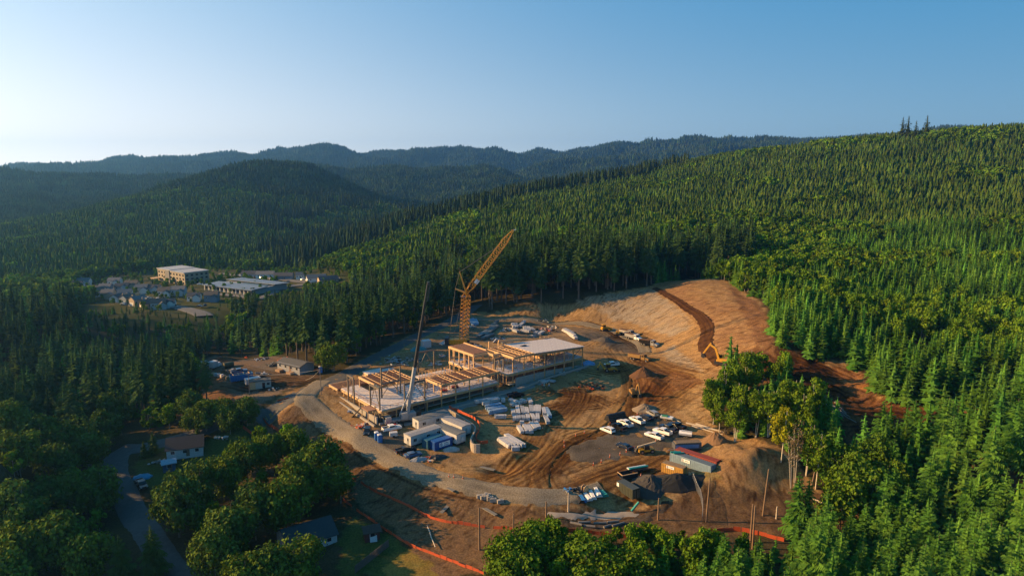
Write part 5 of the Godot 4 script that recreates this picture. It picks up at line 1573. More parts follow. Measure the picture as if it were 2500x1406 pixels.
func scissor_lift(at_: Vector3, label: String) -> void:
	var red := mat("lift_red", lin(0.38, 0.045, 0.03), 0.5, 0.0)
	var black := mat("tyre", lin(0.012, 0.012, 0.013), 0.9, 0.0, false)
	var o := thing("scissor_lift", label, "lift", at_, 0.4)
	part("chassis", Shape.new().box(Vector3(0, 0.42, 0), Vector3(2.3, 0.45, 1.1)), red, o)
	for x in [-0.8, 0.8]:
		for z in [-0.5, 0.5]:
			part("wheel", Shape.new().tube(Vector3(x, 0.24, z - 0.1), Vector3(x, 0.24, z + 0.1), 0.24, 0.24, 10), black, o)
	for k in 3:
		part("scissor_arm", Shape.new().bar(Vector3(-0.9, 0.65 + k * 0.35, 0.3), Vector3(0.9, 1.0 + k * 0.35, 0.3), 0.08, 0.1), red, o)
		part("scissor_arm", Shape.new().bar(Vector3(-0.9, 1.0 + k * 0.35, -0.3), Vector3(0.9, 0.65 + k * 0.35, -0.3), 0.08, 0.1), red, o)
	part("platform", Shape.new().box(Vector3(0, 1.75, 0), Vector3(2.4, 0.12, 1.1)), red, o)
	for x in [-1.15, 0.0, 1.15]:
		part("rail", Shape.new().bar(Vector3(x, 1.8, 0.5), Vector3(x, 2.8, 0.5), 0.05, 0.05), red, o)
		part("rail", Shape.new().bar(Vector3(x, 1.8, -0.5), Vector3(x, 2.8, -0.5), 0.05, 0.05), red, o)
	for z in [-0.5, 0.5]:
		part("top_rail", Shape.new().bar(Vector3(-1.2, 2.8, z), Vector3(1.2, 2.8, z), 0.06, 0.06), red, o)

# ---------------------------------------------------------------- cranes
func lattice(s: Shape, a: Vector3, b: Vector3, wa: float, wb: float, bays: int, r: float, side: Vector3) -> void:   # square lattice from a to b
	var ax := (b - a).normalized()
	var x := (side - ax * side.dot(ax)).normalized()
	var y := ax.cross(x)
	var ring_at := func(t: float) -> Array:
		var p := a.lerp(b, t)
		var w := lerpf(wa, wb, t) * 0.5
		return [p + x * w + y * w, p - x * w + y * w, p - x * w - y * w, p + x * w - y * w]
	for i in bays:
		var c0: Array = ring_at.call(float(i) / bays)
		var c1: Array = ring_at.call(float(i + 1) / bays)
		for k in 4:
			s.bar(c0[k], c1[k], r * 2.0, r * 2.0)
			s.bar(c0[k], c1[(k + 1) % 4], r * 1.1, r * 1.1)
			s.bar(c0[k], c0[(k + 1) % 4], r * 1.1, r * 1.1)

func make_cranes() -> void:
	var yellow := mat("crane_yellow", lin(0.72, 0.31, 0.008), 0.45, 0.0, true, 0.3)
	var dark := mat("dark_steel", lin(0.035, 0.036, 0.04), 0.5, 0.3)
	var cable := mat("cable", lin(0.10, 0.10, 0.10), 0.6, 0.4, false)
	var white := mat("white_paint", lin(0.72, 0.72, 0.70), 0.5)
	var tyre := mat("tyre", lin(0.012, 0.012, 0.013), 0.9, 0.0, false)
	var o := thing("lattice_crane", "tall yellow lattice crane with a luffing jib behind the timber building", "crane", at(-20.1, -272.9))
	var gy := o.position.y
	var z0 := o.position.z
	var f := func(x: float, y: float, z := 0.0) -> Vector3: return Vector3(x, y - gy, z) - Vector3(o.position.x, 0, 0)
	for s in [-1.0, 1.0]:
		var tr := Shape.new()
		tr.prism(PackedVector2Array([Vector2(-4.2, 0.3), Vector2(-3.8, 0.0), Vector2(3.8, 0.0), Vector2(4.2, 0.3), Vector2(4.2, 0.9), Vector2(3.8, 1.25), Vector2(-3.8, 1.25), Vector2(-4.2, 0.9)]), s * 2.7 - 0.5, s * 2.7 + 0.5)
		part("track", tr, dark, o)
	part("car_body", Shape.new().box(Vector3(0, 1.1, 0), Vector3(3.4, 1.0, 4.6)), yellow, o)
	part("upper_works", Shape.new().box(Vector3(-2.4, 2.6, 0), Vector3(7.6, 1.9, 3.2)), yellow, o)
	part("counterweight", Shape.new().box(Vector3(-6.6, 2.9, 0), Vector3(1.6, 2.8, 4.4)), dark, o)
	var cab := part("cab", Shape.new().box(Vector3(1.8, 2.9, 2.2), Vector3(1.9, 2.2, 1.3)), yellow, o)
	part("cab_window", Shape.new().box(Vector3(2.3, 3.2, 2.2), Vector3(1.0, 1.1, 1.36)), mat("car_glass", lin(0.015, 0.018, 0.022), 0.08, 0.0, false), cab)
	var foot := Vector3(0.2, 2.2, 0)
	var head: Vector3 = f.call(-18.6, 26.6)
	var mast := Shape.new()
	var m0 := foot.lerp(head, 0.08)
	var m1 := foot.lerp(head, 0.93)
	lattice(mast, foot, m0, 1.2, 2.7, 1, 0.09, Vector3(0.8, 0, 0.6))
	lattice(mast, m0, m1, 2.7, 2.7, 11, 0.085, Vector3(0.8, 0, 0.6))
	lattice(mast, m1, head, 2.7, 0.9, 1, 0.09, Vector3(0.8, 0, 0.6))
	part("mast", mast, yellow, o)
	var tip: Vector3 = f.call(0.0, 51.3, -2.0)
	var jib := Shape.new()
	var j0 := head.lerp(tip, 0.10)
	var j1 := head.lerp(tip, 0.86)
	lattice(jib, head, j0, 0.8, 2.2, 1, 0.08, Vector3(0, 0.4, 1))
	lattice(jib, j0, j1, 2.2, 2.2, 13, 0.075, Vector3(0, 0.4, 1))
	lattice(jib, j1, tip, 2.2, 0.7, 3, 0.07, Vector3(0, 0.4, 1))
	part("jib", jib, yellow, o)
	part("jib_head", Shape.new().box(tip + Vector3(0.2, 0.3, 0), Vector3(1.1, 0.9, 0.9)), yellow, o)
	part("anemometer", Shape.new().bar(tip + Vector3(0.3, 0.5, 0), tip + Vector3(1.7, 0.9, 0), 0.12, 0.3), white, o)
	part("sign_panel", Shape.new().bar(head.lerp(tip, 0.20) + Vector3(0.1, -0.9, 1.35), head.lerp(tip, 0.26) + Vector3(0.1, -0.9, 1.35), 0.08, 1.6), white, o)
	var s1: Vector3 = f.call(-21.2, 35.2)
	var s2: Vector3 = f.call(-23.0, 28.4)
	for q in [[s1, "mast_strut"], [s2, "jib_strut"]]:
		var st := Shape.new()
		for z in [-1.0, 1.0]:
			st.bar(head + Vector3(0, 0, z * 0.9), q[0] + Vector3(0, 0, z * 0.35), 0.42, 0.42)
		for k in 5:
			var t := (k + 1) / 6.0
			st.bar(head.lerp(q[0], t) + Vector3(0, 0, 0.7), head.lerp(q[0], t) - Vector3(0, 0, 0.7), 0.2, 0.2)
		part(q[1], st, yellow, o)
	part("strut_tip", Shape.new().bar(s1, s1 + Vector3(-0.3, 1.6, 0), 0.2, 0.2), mat("rust", lin(0.20, 0.055, 0.02), 0.8), o)
	part("pendant_line", Shape.new().path([s1 + Vector3(0, 0, 0.4), head.lerp(tip, 0.72) + Vector3(-0.6, 0.9, 0.5)], 0.055, 4), cable, o)
	part("pendant_line", Shape.new().path([s1 - Vector3(0, 0, 0.4), head.lerp(tip, 0.72) + Vector3(-0.6, 0.9, -0.5)], 0.055, 4), cable, o)
	part("pendant_line", Shape.new().path([s2, s1], 0.05, 4), cable, o)
	part("back_stay", Shape.new().path([s2 + Vector3(0, 0, 0.4), Vector3(-5.6, 3.6, 0.8)], 0.06, 4), cable, o)
	part("back_stay", Shape.new().path([s2 - Vector3(0, 0, 0.4), Vector3(-5.9, 3.6, -0.8)], 0.06, 4), cable, o)
	part("back_stay", Shape.new().path([m1 + Vector3(-1.4, 0, 0), Vector3(-4.0, 3.6, 0)], 0.05, 4), cable, o)
	part("platform", Shape.new().box(m1 + Vector3(-1.2, 0.0, 0.0), Vector3(2.4, 0.15, 3.2)), dark, o)
	var hook := Shape.new()
	hook.path([tip + Vector3(0.5, 0, 0), tip + Vector3(0.5, -4.0, 0)], 0.05, 4)
	part("hoist_line", hook, cable, o)
	# mobile crane
	var black := mat("boom_black", lin(0.03, 0.032, 0.036), 0.35, 0.1)
	var grey := mat("boom_grey", lin(0.38, 0.40, 0.42), 0.4, 0.1)
	var red := mat("safety_red", lin(0.45, 0.03, 0.02), 0.5)
	var c := thing("mobile_crane", "mobile crane with a steep black telescopic boom standing before the timber building", "crane", at(-32.9, -199.5), 0.5)
	part("carrier", Shape.new().box(Vector3(0, 1.25, 0), Vector3(11.5, 0.7, 2.6)), grey, c)
	part("driver_cab", Shape.new().prism(PackedVector2Array([Vector2(-6.6, 0.7), Vector2(-4.6, 0.7), Vector2(-4.6, 2.7), Vector2(-6.2, 2.7), Vector2(-6.6, 1.7)]), -1.25, 1.25), grey, c)
	part("windscreen", Shape.new().bar(Vector3(-6.45, 2.15, -1.0), Vector3(-6.45, 2.15, 1.0), 0.12, 0.8), mat("car_glass", lin(0.015, 0.018, 0.022), 0.08), c)
	for x in [-4.6, -3.0, 2.0, 3.5, 5.0]:
		for z in [-1.15, 1.15]:
			var w := part("wheel", Shape.new().tube(Vector3(x, 0.62, z - 0.2), Vector3(x, 0.62, z + 0.2), 0.62, 0.62, 14), tyre, c)
			part("rim", Shape.new().tube(Vector3(x, 0.62, z - 0.22), Vector3(x, 0.62, z + 0.22), 0.3, 0.3, 10), grey, w)
	for x in [-1.8, 5.6]:
		for z in [-1.0, 1.0]:
			var ou := part("outrigger", Shape.new().bar(Vector3(x, 1.0, z * 1.2), Vector3(x, 1.0, z * 3.6), 0.35, 0.4), black, c)
			part("pad", Shape.new().box(Vector3(x, 0.12, z * 3.6), Vector3(0.9, 0.24, 0.9)), black, ou)
			part("leg", Shape.new().tube(Vector3(x, 0.2, z * 3.6), Vector3(x, 1.2, z * 3.6), 0.13, 0.13, 8), black, ou)
	part("turntable", Shape.new().box(Vector3(1.0, 2.3, 0), Vector3(4.6, 1.4, 2.5)), grey, c)
	part("crane_cab", Shape.new().box(Vector3(-0.6, 2.6, 1.7), Vector3(1.9, 1.9, 1.0)), grey, c)
	part("counterweight", Shape.new().box(Vector3(4.2, 2.2, 0), Vector3(1.4, 1.7, 2.8)), black, c)
	part("red_skid", Shape.new().box(Vector3(-5.0, 0.55, 3.3), Vector3(2.2, 1.1, 1.4)), red, c)
	var to_local := c.transform.affine_inverse()
	var b0: Vector3 = to_local * Vector3(-32.0, 2.4, -199.6)
	var b1: Vector3 = to_local * Vector3(-25.1, 42.2, -200.2)
	var cuts := [0.0, 0.36, 0.55, 0.72, 0.87, 1.0]
	for k in 5:
		var w := 0.95 - k * 0.13
		part("boom_section", Shape.new().bar(b0.lerp(b1, cuts[k] - (0.02 if k else 0.0)), b0.lerp(b1, cuts[k + 1]), w, w), grey if k == 0 else black, c)
	part("boom_head", Shape.new().box(b1 + Vector3(0.2, 0.2, 0), Vector3(0.7, 0.8, 0.6)), black, c)
	part("boom_cylinder", Shape.new().tube(Vector3(-1.6, 2.2, 0), b0.lerp(b1, 0.22), 0.28, 0.2, 10), grey, c)
	part("fly_jib", Shape.new().bar(b0.lerp(b1, 0.87) + Vector3(0.75, 0, 0.2), b0.lerp(b1, 0.99) + Vector3(0.75, 0, 0.2), 0.25, 0.3), black, c)
	part("hoist_line", Shape.new().path([b1 + Vector3(0.5, 0, 0), b0.lerp(b1, 0.03) + Vector3(1.0, 0, 0)], 0.04, 4), cable, c)

# ---------------------------------------------------------------- boxes: containers, trailers, bundles
func ribs(s: Shape, p: Vector3, along: Vector3, out: Vector3, length: float, y0: float, y1: float, pitch: float, deep: float) -> void:
	var n := int(length / pitch)
	for i in n:
		var q := p + along * (i + 0.5) * length / n
		s.box(Vector3(q.x, (y0 + y1) * 0.5, q.z) + out * deep * 0.5, Vector3(absf(along.x) * pitch * 0.5 + absf(out.x) * deep, y1 - y0, absf(along.z) * pitch * 0.5 + absf(out.z) * deep))

func container(x: float, z: float, yaw: float, _l: float, length: float, m: Material, roof: Material, label: String, called := "shipping_container") -> Node3D:
	var o := thing(called, label, "container", at(x, z), yaw)
	var hw := 1.22
	var hh := 2.6
	part("body", Shape.new().box(Vector3(0, hh * 0.5 + 0.08, 0), Vector3(length - 0.1, hh - 0.16, hw * 2.0 - 0.1)), m, o)
	for sg in [-1.0, 1.0]:
		var s := Shape.new()
		ribs(s, Vector3(-length * 0.5 + 0.15, 0, sg * (hw - 0.05)), Vector3.RIGHT, Vector3(0, 0, sg), length - 0.3, 0.25, hh - 0.15, 0.55, 0.06)
		var panel := part("side_panel", s, m, o)
		panel.set_meta("kind", "stuff")
	var e := Shape.new()
	ribs(e, Vector3(-length * 0.5 + 0.05, 0, -hw + 0.15), Vector3.BACK, Vector3.LEFT, hw * 2.0 - 0.3, 0.25, hh - 0.15, 0.5, 0.06)
	part("end_panel", e, m, o)
	for sg in [-1.0, 1.0]:
		var d := part("door", Shape.new().box(Vector3(length * 0.5 - 0.02, hh * 0.5, sg * hw * 0.49), Vector3(0.08, hh - 0.35, hw * 0.92)), m, o)
		for k in 2:
			part("lock_rod", Shape.new().tube(Vector3(length * 0.5 + 0.05, 0.25, sg * hw * (0.3 + 0.35 * k)), Vector3(length * 0.5 + 0.05, hh - 0.2, sg * hw * (0.3 + 0.35 * k)), 0.03, 0.03, 5), mat("galvanised", lin(0.45, 0.46, 0.47), 0.4, 0.6), d)
	for a in [-1.0, 1.0]:
		for b in [-1.0, 1.0]:
			part("corner_post", Shape.new().box(Vector3(a * (length * 0.5 - 0.07), hh * 0.5, b * (hw - 0.07)), Vector3(0.16, hh, 0.16)), m, o)
	part("roof", Shape.new().box(Vector3(0, hh - 0.02, 0), Vector3(length - 0.2, 0.08, hw * 2.0 - 0.2)), roof, o)
	return o

func sign_on(o: Node3D, mid: Vector3, w: float, h: float, ink: Color, lines: Array, emblem: bool) -> void:
	# a printed plate on the +z side of a container
	var plate := part("sign_plate", Shape.new().box(mid, Vector3(w, h, 0.03)), mat("sign_white", lin(0.78, 0.78, 0.76), 0.5, 0.0, false), o)
	var im := mat("sign_ink_%d" % int(ink.h * 1000.0), ink, 0.6, 0.0, false)
	if emblem:
		var s := Shape.new()
		var c := mid + Vector3(-w * 0.5 + h * 0.5, 0, 0.02)
		for i in 20:
			var t0 := TAU * i / 20
			var t1 := TAU * (i + 1) / 20
			s.bar(c + Vector3(cos(t0) * h * 0.26, sin(t0) * h * 0.34, 0), c + Vector3(cos(t1) * h * 0.26, sin(t1) * h * 0.34, 0), 0.02, h * 0.12)
		s.bar(c + Vector3(0.0, -h * 0.3, 0), c + Vector3(0.0, h * 0.3, 0), h * 0.09, 0.02)
		part("emblem", s, im, plate)
	for i in lines.size():
		var t := TextMesh.new()
		t.text = lines[i]
		t.font_size = 64
		t.pixel_size = h * 0.36 / 64.0
		t.depth = 0.02
		var f := SystemFont.new()
		f.font_names = PackedStringArray(["Droid Sans"])
		f.font_weight = 700
		t.font = f
		var n := MeshInstance3D.new()
		n.name = "lettering"
		n.mesh = t
		n.material_override = im
		n.position = mid + Vector3(h * 0.42 if emblem else 0.0, h * (0.20 - 0.42 * i) if lines.size() > 1 else 0.0, 0.025)
		plate.add_child(n, true)

func trailer(x: float, z: float, yaw: float, length: float, m: Material, roof: Material, label: String, windows: Array, door_at: float, wide := 3.4) -> Node3D:
	var o := thing("office_trailer", label, "trailer", at(x, z), yaw)
	var hh := 3.0
	part("body", Shape.new().box(Vector3(0, hh * 0.5 + 0.45, 0), Vector3(length, hh - 0.3, wide)), m, o)
	part("skirt", Shape.new().box(Vector3(0, 0.3, 0), Vector3(length - 0.4, 0.6, wide - 0.4)), mat("dark_plastic", lin(0.03, 0.03, 0.035), 0.6), o)
	var rf := part("roof", Shape.new().prism(PackedVector2Array([Vector2(-wide * 0.5 - 0.12, hh + 0.26), Vector2(wide * 0.5 + 0.12, hh + 0.26), Vector2(wide * 0.5 + 0.12, hh + 0.34), Vector2(0, hh + 0.52), Vector2(-wide * 0.5 - 0.12, hh + 0.34)]), -length * 0.5 - 0.1, length * 0.5 + 0.1), roof, o)
	rf.rotation.y = PI / 2
	var trim := mat("window_trim", lin(0.55, 0.56, 0.56), 0.6)
	var glass := mat("car_glass", lin(0.015, 0.018, 0.022), 0.08, 0.0, false)
	for w in windows:
		var fr := part("window", Shape.new().box(Vector3(w, 1.95, wide * 0.5), Vector3(1.25, 1.0, 0.06)), trim, o)
		for k in [-0.28, 0.28]:
			part("pane", Shape.new().box(Vector3(w + k, 1.95, wide * 0.5 + 0.01), Vector3(0.46, 0.85, 0.07)), glass, fr)
	if absf(door_at) < 50.0:
		var d := part("door", Shape.new().box(Vector3(door_at, 1.55, wide * 0.5), Vector3(0.95, 2.0, 0.07)), mat("door_grey", lin(0.30, 0.31, 0.32), 0.6), o)
		part("door_handle", Shape.new().box(Vector3(door_at + 0.35, 1.5, wide * 0.5 + 0.05), Vector3(0.12, 0.06, 0.06)), glass, d)
	var d2 := part("end_door", Shape.new().box(Vector3(-length * 0.5, 1.55, 0.3), Vector3(0.07, 2.0, 0.95)), mat("door_grey", lin(0.30, 0.31, 0.32), 0.6), o)
	part("door_pane", Shape.new().box(Vector3(-length * 0.5 - 0.01, 2.0, 0.3), Vector3(0.07, 0.7, 0.5)), glass, d2)
	part("air_conditioner", Shape.new().box(Vector3(length * 0.5 + 0.25, 1.8, -0.4), Vector3(0.5, 1.5, 0.9)), trim, o)
	return o

var bundle_ways := 0

func bundle(x: float, z: float, yaw: float, length: float, wide: float, high: float, m: Material, label: String, group: String, rng: RandomNumberGenerator) -> void:
	# wrapped timber: two stacked layers of beams of uneven length on dunnage
	var o := thing("timber_bundle", label, "lumber", at(x, z), yaw, group)
	var stick := mat("pale_timber", lin(0.62, 0.42, 0.24), 0.7)
	for k in 2:
		part("dunnage", Shape.new().box(Vector3((k - 0.5) * length * 0.6, 0.08, 0), Vector3(0.14, 0.16, wide * 1.05)), stick, o)
	var n := maxi(2, int(wide / 0.42))
	for j in 2:
		for i in n:
			var l := length * rng.randf_range(0.86, 1.0)
			var w := wide / n
			part("beam", Shape.new().box(Vector3(rng.randf_range(-0.04, 0.04) * length, 0.16 + (j + 0.5) * high * 0.5, (i + 0.5) * w - wide * 0.5), Vector3(l, high * 0.5 - 0.02, w - 0.04)), m, o)
	for k in [-0.32, 0.30]:
		part("strap", Shape.new().box(Vector3(k * length, 0.16 + high * 0.5, 0), Vector3(0.05, high + 0.03, wide + 0.03)), mat("strap_dark", lin(0.05, 0.05, 0.055), 0.7), o)

func heap(called: String, x: float, z: float, rx: float, rz: float, h: float, m: Material, label: String, category: String, sd: int, turn := 0.0, sharp := 1.0) -> void:
	var s := Shape.new()
	var n := FastNoiseLite.new()
	n.seed = sd
	n.frequency = 0.5
	var rings := 9
	var seg := 26
	var pt := func(i: int, k: int) -> Vector3:
		var t := float(i) / rings
		var a := TAU * k / seg
		var wob := 1.0 + 0.22 * n.get_noise_2d(cos(a) * 2.0 + sd, sin(a) * 2.0)
		var px := cos(a) * rx * t * wob
		var pz := sin(a) * rz * t * wob
		var c := cos(turn)
		var q := Vector2(px * c + pz * sin(turn), -px * sin(turn) + pz * c)
		var y := h * pow(1.0 - t, sharp) * (1.0 + 0.25 * n.get_noise_2d(q.x * 2.0, q.y * 2.0))
		if i == rings:
			y = -0.4
		return Vector3(q.x, y + ground(x + q.x, z + q.y) - ground(x, z), q.y)
	for i in rings:
		for k in seg:
			s.quad(pt.call(i, k), pt.call(i, k + 1), pt.call(i + 1, k + 1), pt.call(i + 1, k))
	for i in range(0, s.v.size(), 3):
		if s.n[i].y < 0.0:
			var t := s.v[i + 1]
			s.v[i + 1] = s.v[i + 2]
			s.v[i + 2] = t
			for k in 3:
				s.n[i + k] = -s.n[i + k]
	single(called, s, m, label, category, at(x, z))

func clutter(x: float, z: float, r: float, n: int, mats: Array, called: String, label: String, category: String, sd: int, long := 1.2, group := "") -> void:
	# a loose heap of boards, offcuts and bags: one thing, its pieces are parts
	var rng := RandomNumberGenerator.new()
	rng.seed = sd
	var o := thing(called, label, category, at(x, z), rng.randf() * TAU, group)
	for i in n:
		var q := Vector2(rng.randfn(0, r * 0.45), rng.randfn(0, r * 0.38))
		var w := rng.randf_range(0.3, 1.0) * long
		var b := Basis.from_euler(Vector3(rng.randf_range(-0.25, 0.25), rng.randf() * TAU, rng.randf_range(-0.3, 0.3)))
		var g := ground(x + q.x, z + q.y) - ground(x, z)
		var hh := rng.randf_range(0.12, 0.5)
		part("piece", Shape.new().box(Vector3(q.x, g * 0.0 + hh * 0.5 + 0.35 * maxf(0.0, 1.0 - q.length() / r), q.y), Vector3(w, hh, rng.randf_range(0.15, 0.55)), b), mats[rng.randi() % mats.size()], o)

func make_site_things() -> void:
	var rng := RandomNumberGenerator.new()
	rng.seed = 31
	var white := mat("trailer_white", lin(0.56, 0.56, 0.55), 0.55, 0.0, true, 0.3)
	var roofm := mat("trailer_roof", lin(0.33, 0.33, 0.34), 0.7, 0.0, true, 0.3)
	var roofd := mat("trailer_roof_dark", lin(0.17, 0.18, 0.18), 0.8, 0.0, true, 0.3)
	var t := [-24.4, -196.6, 0.69, 11.1]
	trailer(t[0], t[1], t[2], t[3], white, roofd, "long white office trailer behind the others, beside the mobile crane", [-3.6, 1.2, 4.0], 6.0)
	t = [-16.6, -192.3, -0.82, 9.9]
	trailer(t[0], t[1], t[2], t[3], white, roofm, "pale flat roofed trailer inside the curved retaining wall", [], 99.0)
	t = [-17.8, -186.7, -0.79, 9.7]
	trailer(t[0], t[1], t[2], t[3], white, roofd, "grey roofed trailer set across the end of the front trailer", [-3.0, 3.2], 99.0)
	t = [-25.5, -185.4, 0.75, 10.7]
	trailer(t[0], t[1], t[2], t[3], white, roofm, "long white front trailer beside the blue containers", [-3.9, 0.6, 4.2], 99.0)
	var blue := mat("container_blue", lin(0.012, 0.09, 0.34), 0.5, 0.0, true, 0.3)
	var teal := mat("container_teal", lin(0.02, 0.12, 0.20), 0.55, 0.0, true, 0.3)
	t = [-19.9, -181.6, 0.71, 5.7]
	var c := container(t[0], t[1], t[2], t[3], 6.06, blue, blue, "bright blue container with a white printed sign beside the trailers")
	sign_on(c, Vector3(0.3, 1.45, 1.29), 3.6, 1.25, lin(0.012, 0.06, 0.25), ["United", "Rentals"], true)
	t = [-22.4, -182.8, 0.86, 5.0]
	container(t[0], t[1], t[2], t[3], 6.06, teal, teal, "dark teal container between the front trailer and the blue container")
	# parking corner containers
	var steel_blue := mat("container_pale_blue", lin(0.22, 0.32, 0.40), 0.55, 0.0, true, 0.3)
	var red := mat("container_red", lin(0.30, 0.055, 0.025), 0.6, 0.0, true, 0.3)
	var yellow := mat("container_yellow", lin(0.50, 0.27, 0.05), 0.55, 0.0, true, 0.3)
	var green := mat("container_green", lin(0.045, 0.052, 0.035), 0.6, 0.0, true, 0.3)
	t = [47.2, -168.3, -0.81, 9.8]
	c = container(t[0], t[1], t[2], t[3], 12.19, steel_blue, mat("container_roof", lin(0.13, 0.17, 0.20), 0.6), "long pale blue container with teal pipes on its roof")
	sign_on(c, Vector3(-1.2, 1.8, 1.29), 2.5, 0.8, lin(0.02, 0.02, 0.03), ["MOBILE"], true)
	for k in 2:
		var q: Vector3 = c.transform * Vector3(-5.0 + k * 1.0, 2.86, 0.2)
		single("pipe", Shape.new().tube(Vector3(-1.4, 0, 0), Vector3(1.4, 0, 0), 0.22, 0.22, 10), mat("pipe_teal", lin(0.02, 0.28, 0.24), 0.4, 0.0, false), "teal plastic pipe lying on the pale blue container", "pipe", q, t[2] + 0.9, "pipes on the pale blue container")
	t = [49.1, -170.5, -0.78, 9.5]
	container(t[0], t[1], t[2], t[3], 12.19, red, red, "rust red container behind the pale blue one")
	t = [41.8, -165.4, -0.71, 5.8]
	c = container(t[0], t[1], t[2], t[3], 6.06, yellow, mat("container_tan_roof", lin(0.28, 0.19, 0.10), 0.7), "short yellow container with a white plate and boxes beside it")
	sign_on(c, Vector3(-0.5, 2.05, 1.29), 2.2, 0.7, lin(0.02, 0.02, 0.03), ["MOBILE"], true)
	t = [28.8, -158.3, -1.03, 3.8]
	c = container(t[0], t[1], t[2], t[3], 6.06, green, mat("container_green_roof", lin(0.07, 0.085, 0.08), 0.6), "dark green container beside the black aggregate heap")
	part("notice", Shape.new().box(Vector3(-2.4, 1.9, 1.3), Vector3(0.8, 0.9, 0.03)), mat("sign_white", lin(0.78, 0.78, 0.76)), c)
	# low blue-sided trailer
	t = [48.2, -178.1, 0.11, 7.1]
	var o := thing("flatbed_trailer", "low grey trailer with a bright blue tarpaulin along its side", "trailer", at(t[0], t[1]), t[2])
	part("deck", Shape.new().box(Vector3(0, 0.9, 0), Vector3(7.6, 0.3, 2.5)), mat("trailer_frame", lin(0.06, 0.045, 0.045), 0.7), o)
	part("body", Shape.new().box(Vector3(0, 1.8, 0), Vector3(7.5, 1.6, 2.4)), mat("trailer_slate", lin(0.08, 0.09, 0.11), 0.6), o)
	part("tarpaulin", Shape.new().box(Vector3(-0.3, 1.9, 1.23), Vector3(6.6, 1.0, 0.06)), mat("tarp_blue", lin(0.16, 0.30, 0.55), 0.5), o)
	part("load", Shape.new().box(Vector3(0.2, 2.72, -0.1), Vector3(7.2, 0.25, 2.2)), mat("trailer_load", lin(0.2, 0.15, 0.1)), o)
	part("hitch", Shape.new().bar(Vector3(-3.8, 0.8, 0), Vector3(-5.4, 0.5, 0), 0.15, 0.15), mat("galvanised", lin(0.45, 0.46, 0.47), 0.4, 0.6), o)
	for x in [-0.8, 0.5]:
		for z in [-1.1, 1.1]:
			part("wheel", Shape.new().tube(Vector3(x, 0.42, z - 0.12), Vector3(x, 0.42, z + 0.12), 0.42, 0.42, 12), mat("tyre", lin(0.012, 0.012, 0.013), 0.9, 0.0, false), o)
	clutter(41.9, -168.6, 2.2, 14, [mat("pale_timber", lin(0.62, 0.42, 0.24)), mat("card", lin(0.45, 0.30, 0.17), 0.9), white], "timber_offcuts", "boxes and offcuts stacked between the yellow and pale blue containers", "debris", 3)
	clutter(46.0, -163.8, 1.6, 7, [mat("card", lin(0.45, 0.30, 0.17)), mat("pale_timber", lin(0.62, 0.42, 0.24))], "timber_offcuts", "brown boards leaning on the front of the pale blue container", "debris", 4)
	# aggregate heaps
	var aggregate := mat("aggregate", lin(0.060, 0.055, 0.050), 1.0, 0.0, true, 0.9)
	heap("gravel_heap", 34.8, -160.9, 5.0, 4.6, 2.6, aggregate, "dark pointed gravel heap beside the green container", "gravel heap", 3, 0.0, 1.15)
	heap("gravel_heap", 40.3, -161.4, 9.5, 4.4, 1.6, mat("aggregate_black", lin(0.020, 0.022, 0.024), 1.0, 0.0, true, 0.9), "long black sand heap in front of the yellow container", "gravel heap", 8, 0.1, 1.0)
	heap("gravel_heap", 42.1, -207.9, 4.4, 3.4, 2.0, mat("sand", lin(0.26, 0.20, 0.14), 1.0, 0.0, true, 0.8), "pale gravel heap at the top of the parking lot", "gravel heap", 5, 0.2, 1.1)
	heap("gravel_heap", 40.0, -284.3, 5.5, 4.0, 1.9, mat("gravel_dark", lin(0.11, 0.09, 0.07), 1.0, 0.0, true, 0.8), "grey gravel heap on the upper pad near the bulldozer", "gravel heap", 6)
	heap("soil_heap", 47.3, -237.5, 5.5, 3.4, 2.2, mat("heap_brown", lin(0.135, 0.064, 0.027), 1.0), "fresh brown soil heap below the haul road", "soil heap", 7)
	heap("soil_heap", 56.6, -180.6, 4.6, 3.4, 2.2, mat("heap_soil", lin(0.22, 0.125, 0.06), 1.0, 0.0, true, 0.4), "soil heap beside the red container", "soil heap", 9)
	heap("soil_heap", -148.0, -336.2, 7.0, 4.0, 2.4, mat("heap_brown", lin(0.135, 0.064, 0.027), 1.0), "dark soil heap in the gravel yard across the road", "soil heap", 12)
	# wrapped timber bundles
	var wraps := [mat("wrap_white", lin(0.56, 0.56, 0.58), 0.55, 0.0, true, 0.6), mat("wrap_grey", lin(0.40, 0.42, 0.46), 0.55, 0.0, true, 0.6), mat("wrap_blue", lin(0.26, 0.40, 0.58), 0.55, 0.0, true, 0.6), mat("section_steel", lin(0.24, 0.29, 0.32), 0.45, 0.5, true, 0.6)]
	var yard := [1.8, -207.1, -1.52, 8.1, 3.4, -206.9, -1.50, 7.1, 4.7, -206.4, -1.52, 5.4, 6.1, -207.6, -1.56, 6.5, 7.4, -207.8, -1.60, 6.2, 8.6, -207.8, -1.61, 6.2,
		0.4, -205.2, -1.47, 3.7, 0.8, -200.9, -1.57, 3.1, 2.1, -200.8, -1.58, 3.1, 3.5, -200.8, -1.51, 3.2, 4.9, -201.1, -1.53, 3.8, 6.5, -201.3, -1.44, 4.8, 7.9, -201.2, -1.58, 5.1, 10.1, -206.3, -1.53, 5.7, 10.6, -199.5, -1.43, 5.9,
		2.5, -192.4, -1.34, 5.1, 4.1, -193.1, -1.42, 5.9, 5.2, -193.0, -1.37, 6.0, 6.3, -194.9, -1.34, 5.8, 7.6, -195.4, -1.39, 4.7, 3.0, -197.2, -1.51, 1.8]
	for i in range(0, yard.size(), 4):
		bundle(yard[i], yard[i + 1], yard[i + 2], maxf(yard[i + 3], 1.6), 1.25, 1.0, wraps[rng.randi() % 2], "white wrapped timber bundle lying in rows on the dirt yard", "timber bundles in rows on the yard", rng)
